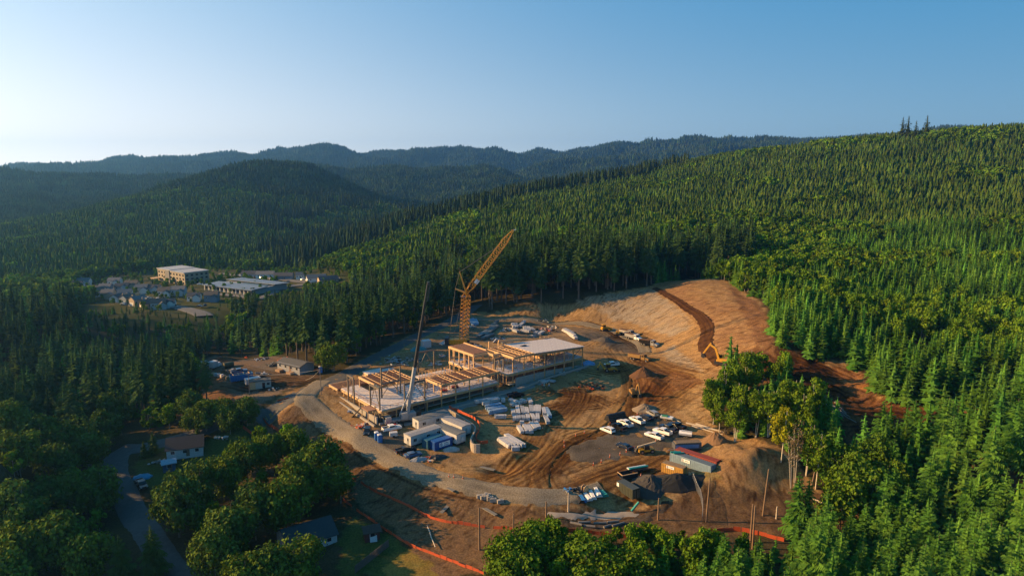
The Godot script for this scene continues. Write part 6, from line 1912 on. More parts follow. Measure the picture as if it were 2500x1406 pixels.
	var bb := [11.3, -205.2, -1.46, 8.0]
	bundle(bb[0], bb[1], bb[2], bb[3], 1.3, 1.0, wraps[2], "blue wrapped timber bundle at the end of the bundle rows", "", rng)
	yard = [-2.1, -183.8, -1.05, 6.7, -0.4, -184.2, -1.03, 7.1, 0.8, -185.1, -1.00, 10.1, 1.0, -180.0, 0.11, 2.3]
	for i in range(0, yard.size(), 4):
		bundle(yard[i], yard[i + 1], yard[i + 2], yard[i + 3], 1.5, 1.1, wraps[0], "long white wrapped timber bundle lying apart near the curved wall", "long timber bundles near the curved wall", rng)
	yard = [-8.3, -214.0, 0.41, 8.4, -8.2, -212.1, 0.43, 3.5, -6.0, -213.6, 0.50, 4.5, 1.0, -214.4, -0.71, 5.4, 0.3, -212.1, -0.62, 1.8, 5.9, -214.9, -1.40, 4.7, -3.5, -202.0, 0.07, 3.7, -2.9, -214.5, -1.50, 2.5, 3.6, -214.9, -0.84, 2.4]
	for i in range(0, yard.size(), 4):
		bundle(yard[i], yard[i + 1], yard[i + 2], maxf(yard[i + 3], 1.8), 1.3, 1.0, wraps[0], "white timber bundle between the building trench and the yard rows", "timber bundles along the trench", rng)
	yard = [-6.0, -210.1, 0.48, 6.0, -5.2, -208.1, 0.44, 6.3, -4.6, -206.4, 0.51, 6.8]
	for i in range(0, yard.size(), 4):
		bundle(yard[i], yard[i + 1], yard[i + 2], yard[i + 3], 1.5, 1.2, wraps[2], "blue and white wrapped timber bundle stacked beside the soil ramp", "blue timber bundles beside the ramp", rng)
	yard = [0.7, -311.4, -1.46, 8.4, 1.9, -311.4, -1.53, 8.4, 4.8, -315.1, 1.33, 11.2, 6.0, -305.0, -1.49, 7.8, 7.7, -305.2, -1.50, 7.8, 9.3, -304.1, -1.32, 5.4, 5.8, -297.6, -0.45, 4.6, 10.8, -297.3, 1.13, 2.8, 13.0, -298.0, 1.13, 5.7, 1.6, -297.4, -0.98, 4.5, 25.2, -293.7, -1.23, 13.5, 25.5, -298.3, -1.21, 9.4, 26.4, -289.5, -1.31, 10.5]
	for i in range(0, yard.size(), 4):
		bundle(yard[i], yard[i + 1], yard[i + 2], maxf(yard[i + 3], 2.5), 1.6, 1.0, wraps[i / 4 % 2], "pale timber bundle in the laydown area behind the building", "timber bundles in the rear laydown area", rng)
	yard = [-19.3, -317.0, -1.35, 12.3, -18.0, -318.4, -1.34, 13.2, -17.0, -317.9, -1.42, 11.8, -10.0, -304.4, 1.29, 19.4, -9.0, -302.1, 1.32, 20.3, -11.9, -299.1, 1.22, 14.7, -8.5, -314.6, 1.29, 13.0, -13.0, -293.4, 1.11, 8.9, -10.5, -290.9, 1.04, 10.1]
	for i in range(0, yard.size(), 4):
		bundle(yard[i], yard[i + 1], yard[i + 2], yard[i + 3], 1.5, 0.9, wraps[2] if i < 12 else wraps[3], "bluish bundle of long sections in the laydown area by the crane", "section bundles near the lattice crane", rng)
	o = thing("panel_stack", "flat stack of white wall panels on the ground beside the lattice crane", "panels", at(-25.8, -279.3), 0.6)
	for k in 4:
		part("panel", Shape.new().box(Vector3(0.2 * k - 0.3, 0.25 + 0.32 * k, 0.1 * k), Vector3(9.0 - k, 0.26, 3.0)), wraps[0], o)
	o = thing("wrapped_crate", "white wrapped cube of material at the roadside behind the building", "crate", at(-35.3, -272.0), 0.5)
	part("crate", Shape.new().box(Vector3(0, 1.5, 0), Vector3(3.4, 3.0, 3.0)), wraps[0], o)
	part("pallet", Shape.new().box(Vector3(0, 0.06, 0), Vector3(3.5, 0.14, 3.1)), mat("pale_timber", lin(0.62, 0.42, 0.24)), o)
	heap("tarp_heap", -37.8, -267.0, 3.6, 2.2, 2.0, mat("tarp_teal", lin(0.03, 0.22, 0.24), 0.5), "teal tarpaulin drawn over a heap beside the white wrapped cube", "tarpaulin", 14, 0.3, 0.6)
	clutter(-43.5, -250.8, 7.0, 46, [mat("galvanised", lin(0.45, 0.46, 0.47), 0.4, 0.6), mat("dark_steel", lin(0.035, 0.036, 0.04)), wraps[1]], "scrap_heap", "heap of grey steel sections along the road behind the building", "scrap", 21, 2.6)
	clutter(15.1, -306.5, 6.0, 30, [wraps[0], wraps[1], mat("dark_steel", lin(0.035, 0.036, 0.04)), mat("safety_orange", lin(0.62, 0.10, 0.015), 0.6)], "scrap_heap", "mixed heap of white and orange material below the seeded slope", "scrap", 22, 2.0)
	clutter(15.0, -325.6, 4.0, 22, [mat("dark_steel", lin(0.035, 0.036, 0.04)), wraps[3]], "scrap_heap", "dark heap of scrap beside the perimeter track", "scrap", 23, 2.0)
	clutter(-5.3, -284.8, 6.0, 30, [wraps[0], wraps[1], wraps[3], mat("dark_steel", lin(0.035, 0.036, 0.04))], "scrap_heap", "loose sections and white sheets behind the two storey block", "scrap", 24, 3.0)
	clutter(28.3, -229.3, 4.6, 40, [mat("dark_steel", lin(0.035, 0.036, 0.04)), mat("heap_soil", lin(0.22, 0.125, 0.06)), mat("safety_orange", lin(0.62, 0.10, 0.015))], "scrap_heap", "dark heap of reinforcing and rubble in the building's shadow", "scrap", 25, 1.6)
	clutter(-45.3, -194.5, 2.4, 26, [mat("safety_orange", lin(0.62, 0.10, 0.015)), mat("pale_timber", lin(0.62, 0.42, 0.24)), wraps[0]], "scrap_heap", "orange and white heap of barriers below the low corner of the building", "scrap", 26, 1.6)
	clutter(-51.0, -204.1, 1.6, 9, [wraps[0], wraps[1]], "white_bags", "row of white bags beside the gravel road", "bags", 27, 1.2)
	clutter(-22.1, -173.9, 2.0, 16, [wraps[0], mat("safety_orange", lin(0.62, 0.10, 0.015)), mat("card", lin(0.45, 0.30, 0.17))], "scrap_heap", "white and orange rubbish heap beside the gravel road bend", "scrap", 28, 1.4)
	heap("tarp_heap", -25.1, -173.3, 2.6, 1.2, 1.1, mat("tarp_grey", lin(0.30, 0.31, 0.33), 0.6), "grey tarpaulin covered heap beside the dark cars", "tarpaulin", 15, 0.3, 0.5)
	heap("tarp_heap", -16.8, -179.7, 2.6, 1.3, 1.2, mat("tarp_pale", lin(0.38, 0.37, 0.36), 0.6), "pale plastic sheeting heaped in front of the blue container", "tarpaulin", 16, 0.2, 0.5)
	heap("tarp_heap", -20.2, -174.9, 3.0, 1.4, 1.0, mat("tarp_black", lin(0.025, 0.026, 0.03), 0.6), "black sheeting heaped below the blue containers", "tarpaulin", 17, 0.3, 0.5)
	heap("tarp_heap", 29.1, -251.9, 3.0, 2.0, 1.6, mat("tarp_blue", lin(0.16, 0.30, 0.55)), "blue tarpaulin heap at the end of the two storey block", "tarpaulin", 18, 0.3, 0.5)
	clutter(18.6, -241.6, 1.6, 6, [mat("tarp_blue", lin(0.16, 0.30, 0.55)), wraps[0]], "blue_sheets", "two blue sheets lying beside the trench", "sheets", 29, 1.8)
	clutter(23.0, -247.5, 1.2, 5, [mat("green_sheet", lin(0.02, 0.22, 0.05), 0.6)], "green_sheets", "bright green sheeting at the foot of the two storey block", "sheets", 30, 1.6)
	o = thing("panel_stack", "two pale panels lying on the dirt near the workers", "panels", at(12.5, -233.6), 0.3)
	part("panel", Shape.new().box(Vector3(-1.4, 0.5, 0), Vector3(2.2, 0.5, 3.0), Basis(Vector3.UP, 0.5)), wraps[0], o)
	part("panel", Shape.new().box(Vector3(1.4, 0.5, 0.4), Vector3(1.5, 0.5, 3.0), Basis(Vector3.UP, 0.6)), wraps[1], o)
	for q in [[-19.0, -308.4, 3.0], [-1.9, -304.7, 4.0], [9.0, -292.8, 3.5], [19.3, -313.6, 3.0], [-3.4, -275.1, 3.0], [-26.5, -259.4, 3.0], [-29.3, -249.0, 3.0], [-37.7, -253.3, 3.5], [-15.3, -275.3, 3.0], [18.4, -283.5, 3.0], [-106.5, -248.4, 2.6], [-97.5, -241.2, 2.0], [-91.0, -239.9, 2.0], [-113.0, -243.7, 2.2]]:
		clutter(q[0], q[1], q[2], 14, [wraps[0], wraps[1], wraps[3], mat("pale_timber", lin(0.62, 0.42, 0.24)), mat("dark_steel", lin(0.035, 0.036, 0.04))], "material_heap", "loose boards and sheets lying on the laydown ground", "scrap", int(absf(q[0]) * 7.0) + 60, 2.2, "loose material on the laydown ground")
	# pipe bundles at the south edge
	var pipes := [[16.6, -154.2, -1.40, 2.7, "black"], [17.0, -154.5, -1.39, 2.9, "blue"], [18.4, -155.4, -1.26, 3.2, "white"], [19.6, -156.3, -1.44, 3.8, "white"], [21.1, -157.5, -1.41, 4.0, "white"], [22.6, -157.4, -1.19, 2.5, "teal"]]
	for p in pipes:
		var key: String = p[4]
		var pm := mat("pipe_" + key, {"black": lin(0.02, 0.02, 0.022), "blue": lin(0.02, 0.18, 0.5), "white": lin(0.70, 0.70, 0.70), "teal": lin(0.02, 0.28, 0.24)}[key], 0.4, 0.0, false)
		o = thing("pipe_bundle", {"black": "bundle of black plastic pipes beside the blue ones", "blue": "bundle of bright blue pipes among white pipes", "white": "bundle of white plastic pipes above the stone basin", "teal": "short bundle of teal pipes at the end of the row"}[key], "pipes", at(p[0], p[1]), p[2], "pipe bundles above the stone basin")
		for j in 3:
			for i in 5 - j:
				part("pipe", Shape.new().tube(Vector3(-p[3] * 0.5, 0.16 + j * 0.26, (i - (4 - j) * 0.5) * 0.31), Vector3(p[3] * 0.5, 0.16 + j * 0.26, (i - (4 - j) * 0.5) * 0.31), 0.15, 0.15, 8), pm, o)
	# culvert pipes by the basin
	var cul := [14.8, -146.0, -0.41, 2.8, 16.8, -147.0, 0.06, 2.9, 17.8, -145.3, -0.18, 2.6, 20.5, -147.2, 0.11, 3.0, 23.6, -147.8, 0.18, 2.8, 24.6, -146.4, 0.49, 3.4, 22.0, -145.7, 0.54, 2.2]
	for i in range(0, cul.size(), 4):
		single("culvert_pipe", Shape.new().tube(Vector3(-cul[i + 3] * 0.5, 0.3, 0), Vector3(cul[i + 3] * 0.5, 0.3, 0), 0.3, 0.3, 12), mat("culvert", lin(0.20, 0.19, 0.18), 0.7), "grey culvert pipe lying below the stone basin", "pipe", at(cul[i], cul[i + 1]), cul[i + 2], "culvert pipes below the basin")
	var uprights := [29.6, -152.5]
	single("culvert_pipe", Shape.new().tube(Vector3(-1.0, 0.4, 0), Vector3(0.9, 2.4, 0), 0.3, 0.3, 12), mat("pipe_teal", lin(0.02, 0.28, 0.24)), "teal outfall pipe sticking up at the end of the stone basin", "pipe", at(uprights[0], uprights[1]), 0.3)
	# flatbed with pipes beside the heap
	t = [32.7, -167.2, 0.34, 5.5]
	o = thing("flatbed_trailer", "flat trailer loaded with white and teal pipes by the aggregate heap", "trailer", at(t[0], t[1]), t[2])
	part("deck", Shape.new().box(Vector3(0, 0.7, 0), Vector3(5.4, 0.2, 2.0)), mat("trailer_frame", lin(0.06, 0.045, 0.045)), o)
	for i in 5:
		part("pipe", Shape.new().tube(Vector3(-2.7, 1.0 + (0.3 if i > 2 else 0.0), -0.7 + i * 0.34), Vector3(2.7, 1.0 + (0.3 if i > 2 else 0.0), -0.7 + i * 0.34), 0.19, 0.19, 8), mat("pipe_teal", lin(0.02, 0.28, 0.24)) if i > 2 else mat("pipe_white", lin(0.7, 0.7, 0.7)), o)
	for x in [-0.5, 0.6]:
		for z in [-0.9, 0.9]:
			part("wheel", Shape.new().tube(Vector3(x, 0.38, z - 0.1), Vector3(x, 0.38, z + 0.1), 0.38, 0.38, 12), mat("tyre", lin(0.012, 0.012, 0.013)), o)
	o = thing("open_skip", "low black open skip with timber rim beside the green container", "skip", at(29.6, -164.2), 0.4)
	part("floor", Shape.new().box(Vector3(0, 0.2, 0), Vector3(4.4, 0.3, 2.4)), mat("dark_steel", lin(0.035, 0.036, 0.04)), o)
	for z in [-1.2, 1.2]:
		part("side", Shape.new().box(Vector3(0, 0.7, z), Vector3(4.4, 1.0, 0.1)), mat("dark_steel", lin(0.035, 0.036, 0.04)), o)
	part("rim", Shape.new().bar(Vector3(-2.2, 1.25, 1.2), Vector3(2.2, 1.25, 1.2), 0.2, 0.12), mat("pale_timber", lin(0.62, 0.42, 0.24)), o)
	part("rim", Shape.new().bar(Vector3(-2.25, 1.25, -1.2), Vector3(-2.25, 1.25, 1.2), 0.2, 0.12), mat("pale_timber", lin(0.62, 0.42, 0.24)), o)
	# black pipe stack at the lot's edge
	t = [32.0, -200.9, 0.50, 6.6]
	o = thing("pipe_bundle", "long stack of black drain pipes at the edge of the parking lot", "pipes", at(t[0], t[1]), t[2])
	for j in 4:
		for i in 5 - j:
			part("pipe", Shape.new().tube(Vector3(-t[3] * 0.5, 0.3 + j * 0.5, (i - (4 - j) * 0.5) * 0.6), Vector3(t[3] * 0.5, 0.3 + j * 0.5, (i - (4 - j) * 0.5) * 0.6), 0.29, 0.29, 10), mat("pipe_black", lin(0.02, 0.02, 0.022), 0.4, 0.0, false), o)
	o = thing("cable_reel", "wooden cable reel standing by the pipe bundles", "reel", at(18.0, -157.7), 0.6)
	for z in [-0.5, 0.5]:
		part("flange", Shape.new().tube(Vector3(0, 0.8, z - 0.05), Vector3(0, 0.8, z + 0.05), 0.8, 0.8, 18), mat("pale_timber", lin(0.62, 0.42, 0.24)), o)
	part("drum", Shape.new().tube(Vector3(0, 0.8, -0.5), Vector3(0, 0.8, 0.5), 0.45, 0.45, 14), mat("dark_steel", lin(0.035, 0.036, 0.04)), o)
	clutter(13.9, -157.7, 1.6, 12, [mat("galvanised", lin(0.45, 0.46, 0.47)), mat("pipe_blue", lin(0.02, 0.18, 0.5), 0.4)], "scrap_heap", "small heap of fittings beside the cable reel", "scrap", 33, 0.9)
	clutter(16.0, -157.8, 1.8, 14, [mat("dark_steel", lin(0.035, 0.036, 0.04)), mat("pipe_black", lin(0.02, 0.02, 0.022))], "scrap_heap", "black heap of fittings behind the pipe bundles", "scrap", 34, 1.2)
	# concrete blocks by the gravel road
	for q in [[[-7.8, -156.2, 0.2], [-7.0, -155.9, 0.5], [-6.2, -155.8, 0.3], [-5.4, -155.4, 0.4], [-6.6, -156.4, 1.2], [-5.8, -156.1, 1.1], [-4.6, -154.8, 0.1], [-2.8, -154.2, 0.3]]][0]:
		single("concrete_block", Shape.new().box(Vector3(0, 0.45, 0), Vector3(1.6, 0.9, 0.8)).box(Vector3(0, 0.94, 0), Vector3(0.5, 0.12, 0.3)), mat("concrete", lin(0.38, 0.35, 0.31)), "grey concrete block in a loose row along the gravel road", "block", at(q[0], q[1]), q[2], "concrete blocks by the gravel road")
	# portable toilets, tanks
	for q in [[-38.7, -185.2, "blue portable toilet standing nearer the building"], [-37.6, -184.0, "blue portable toilet with a white roof standing nearer the gravel road"], [-69.5, -239.0, "blue portable toilet beside the road across from the building"]]:
		var tb := thing("portable_toilet", q[2], "toilet", at(q[0], q[1]), 0.4)
		var pb := mat("toilet_blue", lin(0.02, 0.14, 0.50), 0.5)
		part("cabin", Shape.new().box(Vector3(0, 1.15, 0), Vector3(1.2, 2.2, 1.2)), pb, tb)
		part("door", Shape.new().box(Vector3(-0.1, 1.1, 0.61), Vector3(0.8, 1.9, 0.04)), mat("toilet_door", lin(0.05, 0.22, 0.55), 0.5), tb)
		part("roof", Shape.new().prism(PackedVector2Array([Vector2(-0.64, 2.24), Vector2(0.64, 2.24), Vector2(0.4, 2.45), Vector2(-0.4, 2.45)]), -0.64, 0.64), mat("toilet_roof", lin(0.62, 0.66, 0.72), 0.5), tb)
		part("vent", Shape.new().tube(Vector3(0.4, 2.2, -0.4), Vector3(0.4, 2.8, -0.4), 0.06, 0.06, 6), pb, tb)
	o = thing("water_tank", "small white tank trailer beside the white pickup below the building", "tank", at(-34.3, -187.4), 0.3)
	part("tank", Shape.new().box(Vector3(0, 1.0, 0), Vector3(2.2, 1.1, 1.5)), wraps[0], o)
	for z in [-0.8, 0.8]:
		part("wheel", Shape.new().tube(Vector3(0, 0.36, z - 0.1), Vector3(0, 0.36, z + 0.1), 0.36, 0.36, 12), mat("tyre", lin(0.012, 0.012, 0.013)), o)
	# curved retaining wall with coping
	curved_wall()
	# logs on the bank
	for q in [[50.0, -198.6, -1.22, 5.8, 0.22], [56.6, -191.7, -0.68, 10.9, 0.3], [58.3, -190.9, -0.84, 9.6, 0.25], [57.1, -189.8, -0.76, 9.7, 0.22], [73.5, -154.0, -1.11, 10.0, 0.32], [-18.8, -145.5, -1.27, 11.4, 0.2]]:
		single("fallen_log", log_shape(q[3], q[4]), mat("bare_wood", lin(0.52, 0.45, 0.36), 0.9, 0.0, true, 0.6), "bare pale log lying on the bank at the edge of the clearing", "log", at(q[0], q[1]), q[2], "fallen logs round the clearing")
	for q in [[91.5, -185.5, -1.60, 13.0, 0.28], [92.4, -185.3, -1.58, 12.9, 0.25], [93.1, -184.8, -1.54, 10.5, 0.25], [92.1, -182.6, -1.36, 12.8, 0.25], [94.2, -187.0, -1.71, 9.3, 0.25], [90.8, -183.5, -1.57, 7.0, 0.25]]:
		single("cut_log", log_shape(q[3], q[4]), mat("grey_log", lin(0.20, 0.19, 0.17), 0.9, 0.0, true, 0.6), "grey cut log in the pile below the brown bench road", "log", at(q[0], q[1], 0.2), q[2], "log pile below the bench road")
	o = thing("root_plate", "dark upturned root plate at the end of the pale logs", "stump", at(61.6, -186.8), 0.2)
	for i in 14:
		var a := TAU * i / 14
		part("root", Shape.new().tube(Vector3(0, 1.1, 0), Vector3(rng.randf_range(-0.5, 0.5), 1.1 + sin(a) * rng.randf_range(0.8, 1.7), cos(a) * rng.randf_range(0.8, 1.7)), 0.25, 0.06, 5), mat("root_dark", lin(0.035, 0.028, 0.02), 1.0), o)

func log_shape(l: float, r: float) -> Shape:
	var s := Shape.new()
	var n := 5
	for i in n:
		var a := -l * 0.5 + l * i / n
		var b := a + l / n
		s.tube(Vector3(a, r * 0.9, 0.08 * sin(a)), Vector3(b, r * 0.9, 0.08 * sin(b)), r * (1.0 - 0.45 * i / n), r * (1.0 - 0.45 * (i + 1) / n), 8, i == 0 or i == n - 1)
	return s

func curved_wall() -> void:
	var pts := [Vector2(-19.8, -204.5), Vector2(-15.2, -198.5), Vector2(-12.2, -194.1), Vector2(-10.8, -190.7), Vector2(-11.0, -186.8), Vector2(-11.6, -182.6), Vector2(-11.3, -180.0), Vector2(-10.4, -178.4), Vector2(-8.8, -178.2)]
	var o := thing("retaining_wall", "curved concrete retaining wall sweeping round the office trailers", "wall", at(pts[0].x, pts[0].y))
	var m := mat("wall_concrete", lin(0.42, 0.36, 0.29), 0.9, 0.0, true, 0.3)
	var line := []
	for i in pts.size() - 1:
		for j in 3:
			line.append(pts[i].cubic_interpolate(pts[i + 1], pts[maxi(i - 1, 0)], pts[mini(i + 2, pts.size() - 1)], j / 3.0))
	line.append(pts[-1])
	for i in line.size() - 1:
		var a: Vector2 = line[i]
		var b: Vector2 = line[i + 1]
		var ha := 1.9 + 0.9 * i / line.size()
		var pa := at(a.x, a.y) - o.position
		var pb := at(b.x, b.y) - o.position
		part("wall_segment", Shape.new().bar(pa + Vector3(0, ha * 0.5 - 0.3, 0), pb + Vector3(0, ha * 0.5 - 0.3, 0), 0.35, ha + 0.6), m, o)
		if i % 3 == 0 and i < 16:
			var side := (b - a).normalized().orthogonal()
			part("buttress", Shape.new().box(pa + Vector3(side.x, 0.9, side.y) * 0.5, Vector3(0.4, 1.8, 0.4), Basis(Vector3.UP, -(b - a).angle())), m, o)
	# soil behind it lies higher
	var fpts := [Vector2(-20.1, -207.7), Vector2(-15.6, -203.4), Vector2(-12.4, -200.3), Vector2(-10.3, -196.7), Vector2(-9.6, -193.0), Vector2(-9.9, -189.3), Vector2(-10.5, -186.0), Vector2(-10.1, -183.9), Vector2(-8.5, -182.1), Vector2(-6.8, -182.7)]
	net_fence(fpts, "orange mesh fence along the top of the curved retaining wall", 0.9, 1.0)

func net_fence(pts: Array, label: String, lift: float, high: float, droop := 0.1, sd := 1) -> void:
	var o := thing("mesh_fence", label, "fence", at(pts[0].x, pts[0].y))
	var rng := RandomNumberGenerator.new()
	rng.seed = sd + int(pts[0].x)
	var net := mat("fence_orange", lin(0.58, 0.095, 0.026), 0.8, 0.0, true, 0.8)
	var stake := mat("stake", lin(0.20, 0.15, 0.10), 0.9)
	var line := []
	for i in pts.size() - 1:
		var n := maxi(1, int(pts[i].distance_to(pts[i + 1]) / 1.5))
		for j in n:
			line.append(pts[i].cubic_interpolate(pts[i + 1], pts[maxi(i - 1, 0)], pts[mini(i + 2, pts.size() - 1)], float(j) / n))
	line.append(pts[-1])
	for i in line.size() - 1:
		var a := at(line[i].x, line[i].y, lift) - o.position
		var b := at(line[i + 1].x, line[i + 1].y, lift) - o.position
		var h0 := high * rng.randf_range(0.7, 1.05)
		var tilt := Vector3(rng.randf_range(-droop, droop), 0, rng.randf_range(-droop, droop)) * 3.0
		if rng.randf() > 0.03:
			part("net_panel", Shape.new().bar(a + Vector3(0, h0 * 0.5, 0) + tilt * 0.3, b + Vector3(0, h0 * 0.5, 0) + tilt * 0.3, 0.035, h0), net, o)
		part("post", Shape.new().tube(a - Vector3(0, 0.3, 0), a + Vector3(0, high + 0.15, 0) + tilt * 0.3, 0.045, 0.045, 5), stake, o)

# ---------------------------------------------------------------- vehicles: x is forward
func wheels(o: Node3D, xs: Array, z: float, r: float, w: float) -> void:
	var tyre := mat("tyre", lin(0.012, 0.012, 0.013), 0.9, 0.0, false)
	var rim := mat("rim", lin(0.35, 0.35, 0.36), 0.35, 0.7, false)
	for x in xs:
		for s in [-1.0, 1.0]:
			var p := part("wheel", Shape.new().tube(Vector3(x, r, s * z - w * 0.5), Vector3(x, r, s * z + w * 0.5), r, r, 14), tyre, o)
			part("rim", Shape.new().tube(Vector3(x, r, s * (z + w * 0.42) - 0.04), Vector3(x, r, s * (z + w * 0.42) + 0.04), r * 0.55, r * 0.55, 10), rim, p)

func car(kind: String, x: float, z: float, yaw: float, paint: Material, label: String) -> Node3D:
	var o := thing("pickup_truck" if kind == "pickup" else ("car" if kind == "sedan" else "suv"), label, "pickup" if kind == "pickup" else "car", at(x, z), yaw)
	var glass := mat("car_glass", lin(0.015, 0.018, 0.022), 0.08, 0.0, false)
	var dark := mat("dark_plastic", lin(0.03, 0.03, 0.035), 0.6)
	var lamp := mat("tail_lamp", lin(0.30, 0.012, 0.01), 0.3, 0.0, false)
	var head := mat("head_lamp", lin(0.6, 0.6, 0.58), 0.2, 0.0, false)
	if kind == "pickup":
		part("body", Shape.new().prism(PackedVector2Array([Vector2(-2.85, 0.55), Vector2(2.75, 0.5), Vector2(2.9, 0.75), Vector2(2.85, 1.1), Vector2(1.35, 1.22), Vector2(-1.05, 1.22), Vector2(-2.85, 1.22)]), -0.96, 0.96), paint, o)
		part("bed_side", Shape.new().box(Vector3(-1.95, 1.32, 0.9), Vector3(1.8, 0.24, 0.12)), paint, o)
		part("bed_side", Shape.new().box(Vector3(-1.95, 1.32, -0.9), Vector3(1.8, 0.24, 0.12)), paint, o)
		part("tailgate", Shape.new().box(Vector3(-2.82, 1.32, 0), Vector3(0.1, 0.24, 1.9)), paint, o)
		part("bed_liner", Shape.new().box(Vector3(-1.95, 1.235, 0), Vector3(1.7, 0.03, 1.68)), dark, o)
		part("cab", Shape.new().prism(PackedVector2Array([Vector2(-1.05, 1.2), Vector2(1.35, 1.2), Vector2(0.7, 1.86), Vector2(-0.85, 1.9), Vector2(-1.0, 1.8)]), -0.86, 0.86), paint, o)
		part("windscreen", Shape.new().bar(Vector3(1.26, 1.32, -0.7), Vector3(1.26, 1.32, 0.7), 0.05, 0.1).quad_strip(Vector3(1.33, 1.26, 0.78), Vector3(0.78, 1.82, 0.72)), glass, o)
		part("rear_window", Shape.new().box(Vector3(-1.03, 1.55, 0), Vector3(0.06, 0.42, 1.4)), glass, o)
		for s in [-1.0, 1.0]:
			part("side_window", Shape.new().prism(PackedVector2Array([Vector2(-0.9, 1.3), Vector2(1.05, 1.3), Vector2(0.62, 1.74), Vector2(-0.82, 1.78)]), s * 0.865 - 0.01, s * 0.865 + 0.01), glass, o)
			part("door", Shape.new().box(Vector3(0.15, 0.92, s * 0.965), Vector3(2.1, 0.5, 0.02)), paint, o)
			part("tail_light", Shape.new().box(Vector3(-2.87, 1.15, s * 0.85), Vector3(0.06, 0.32, 0.16)), lamp, o)
			part("headlight", Shape.new().box(Vector3(2.86, 0.95, s * 0.75), Vector3(0.08, 0.2, 0.34)), head, o)
			part("mirror", Shape.new().box(Vector3(1.0, 1.35, s * 1.06), Vector3(0.12, 0.22, 0.2)), dark, o)
		part("bumper", Shape.new().box(Vector3(-2.92, 0.62, 0), Vector3(0.14, 0.2, 1.8)), mat("rim", lin(0.35, 0.35, 0.36)), o)
		part("grille", Shape.new().box(Vector3(2.9, 0.8, 0), Vector3(0.06, 0.36, 1.2)), dark, o)
		wheels(o, [-1.75, 1.9], 0.82, 0.40, 0.26)
	else:
		var tall := kind == "suv"
		var top := 1.72 if tall else 1.42
		part("body", Shape.new().prism(PackedVector2Array([Vector2(-2.35, 0.42), Vector2(2.3, 0.4), Vector2(2.42, 0.65), Vector2(2.25, 0.92), Vector2(1.1, 1.05), Vector2(-2.3, 1.08), Vector2(-2.42, 0.8)]), -0.92, 0.92), paint, o)
		var back := -2.15 if tall else -1.5
		part("cabin", Shape.new().prism(PackedVector2Array([Vector2(back - 0.1, 1.05), Vector2(1.15, 1.02), Vector2(0.45, top - 0.05), Vector2(back + 0.35, top), Vector2(back + 0.05, top - 0.12)]), -0.8, 0.8), paint, o)
		part("windscreen", Shape.new().quad_strip(Vector3(1.14, 1.06, 0.74), Vector3(0.52, top - 0.1, 0.68)), glass, o)
		part("rear_window", Shape.new().box(Vector3(back - 0.03, (1.1 + top) * 0.5, 0), Vector3(0.08, top - 1.25, 1.35)), glass, o)
		for s in [-1.0, 1.0]:
			part("side_window", Shape.new().prism(PackedVector2Array([Vector2(back + 0.12, 1.12), Vector2(0.95, 1.1), Vector2(0.4, top - 0.14), Vector2(back + 0.4, top - 0.1)]), s * 0.805 - 0.01, s * 0.805 + 0.01), glass, o)
			part("door", Shape.new().box(Vector3(-0.2, 0.78, s * 0.925), Vector3(2.2, 0.42, 0.02)), paint, o)
			part("tail_light", Shape.new().box(Vector3(-2.38, 0.95, s * 0.75), Vector3(0.06, 0.22, 0.2)), lamp, o)
			part("headlight", Shape.new().box(Vector3(2.34, 0.8, s * 0.68), Vector3(0.1, 0.16, 0.34)), head, o)
		part("bumper", Shape.new().box(Vector3(-2.42, 0.52, 0), Vector3(0.12, 0.22, 1.7)), dark, o)
		wheels(o, [-1.45, 1.45], 0.8, 0.35, 0.22)
	return o

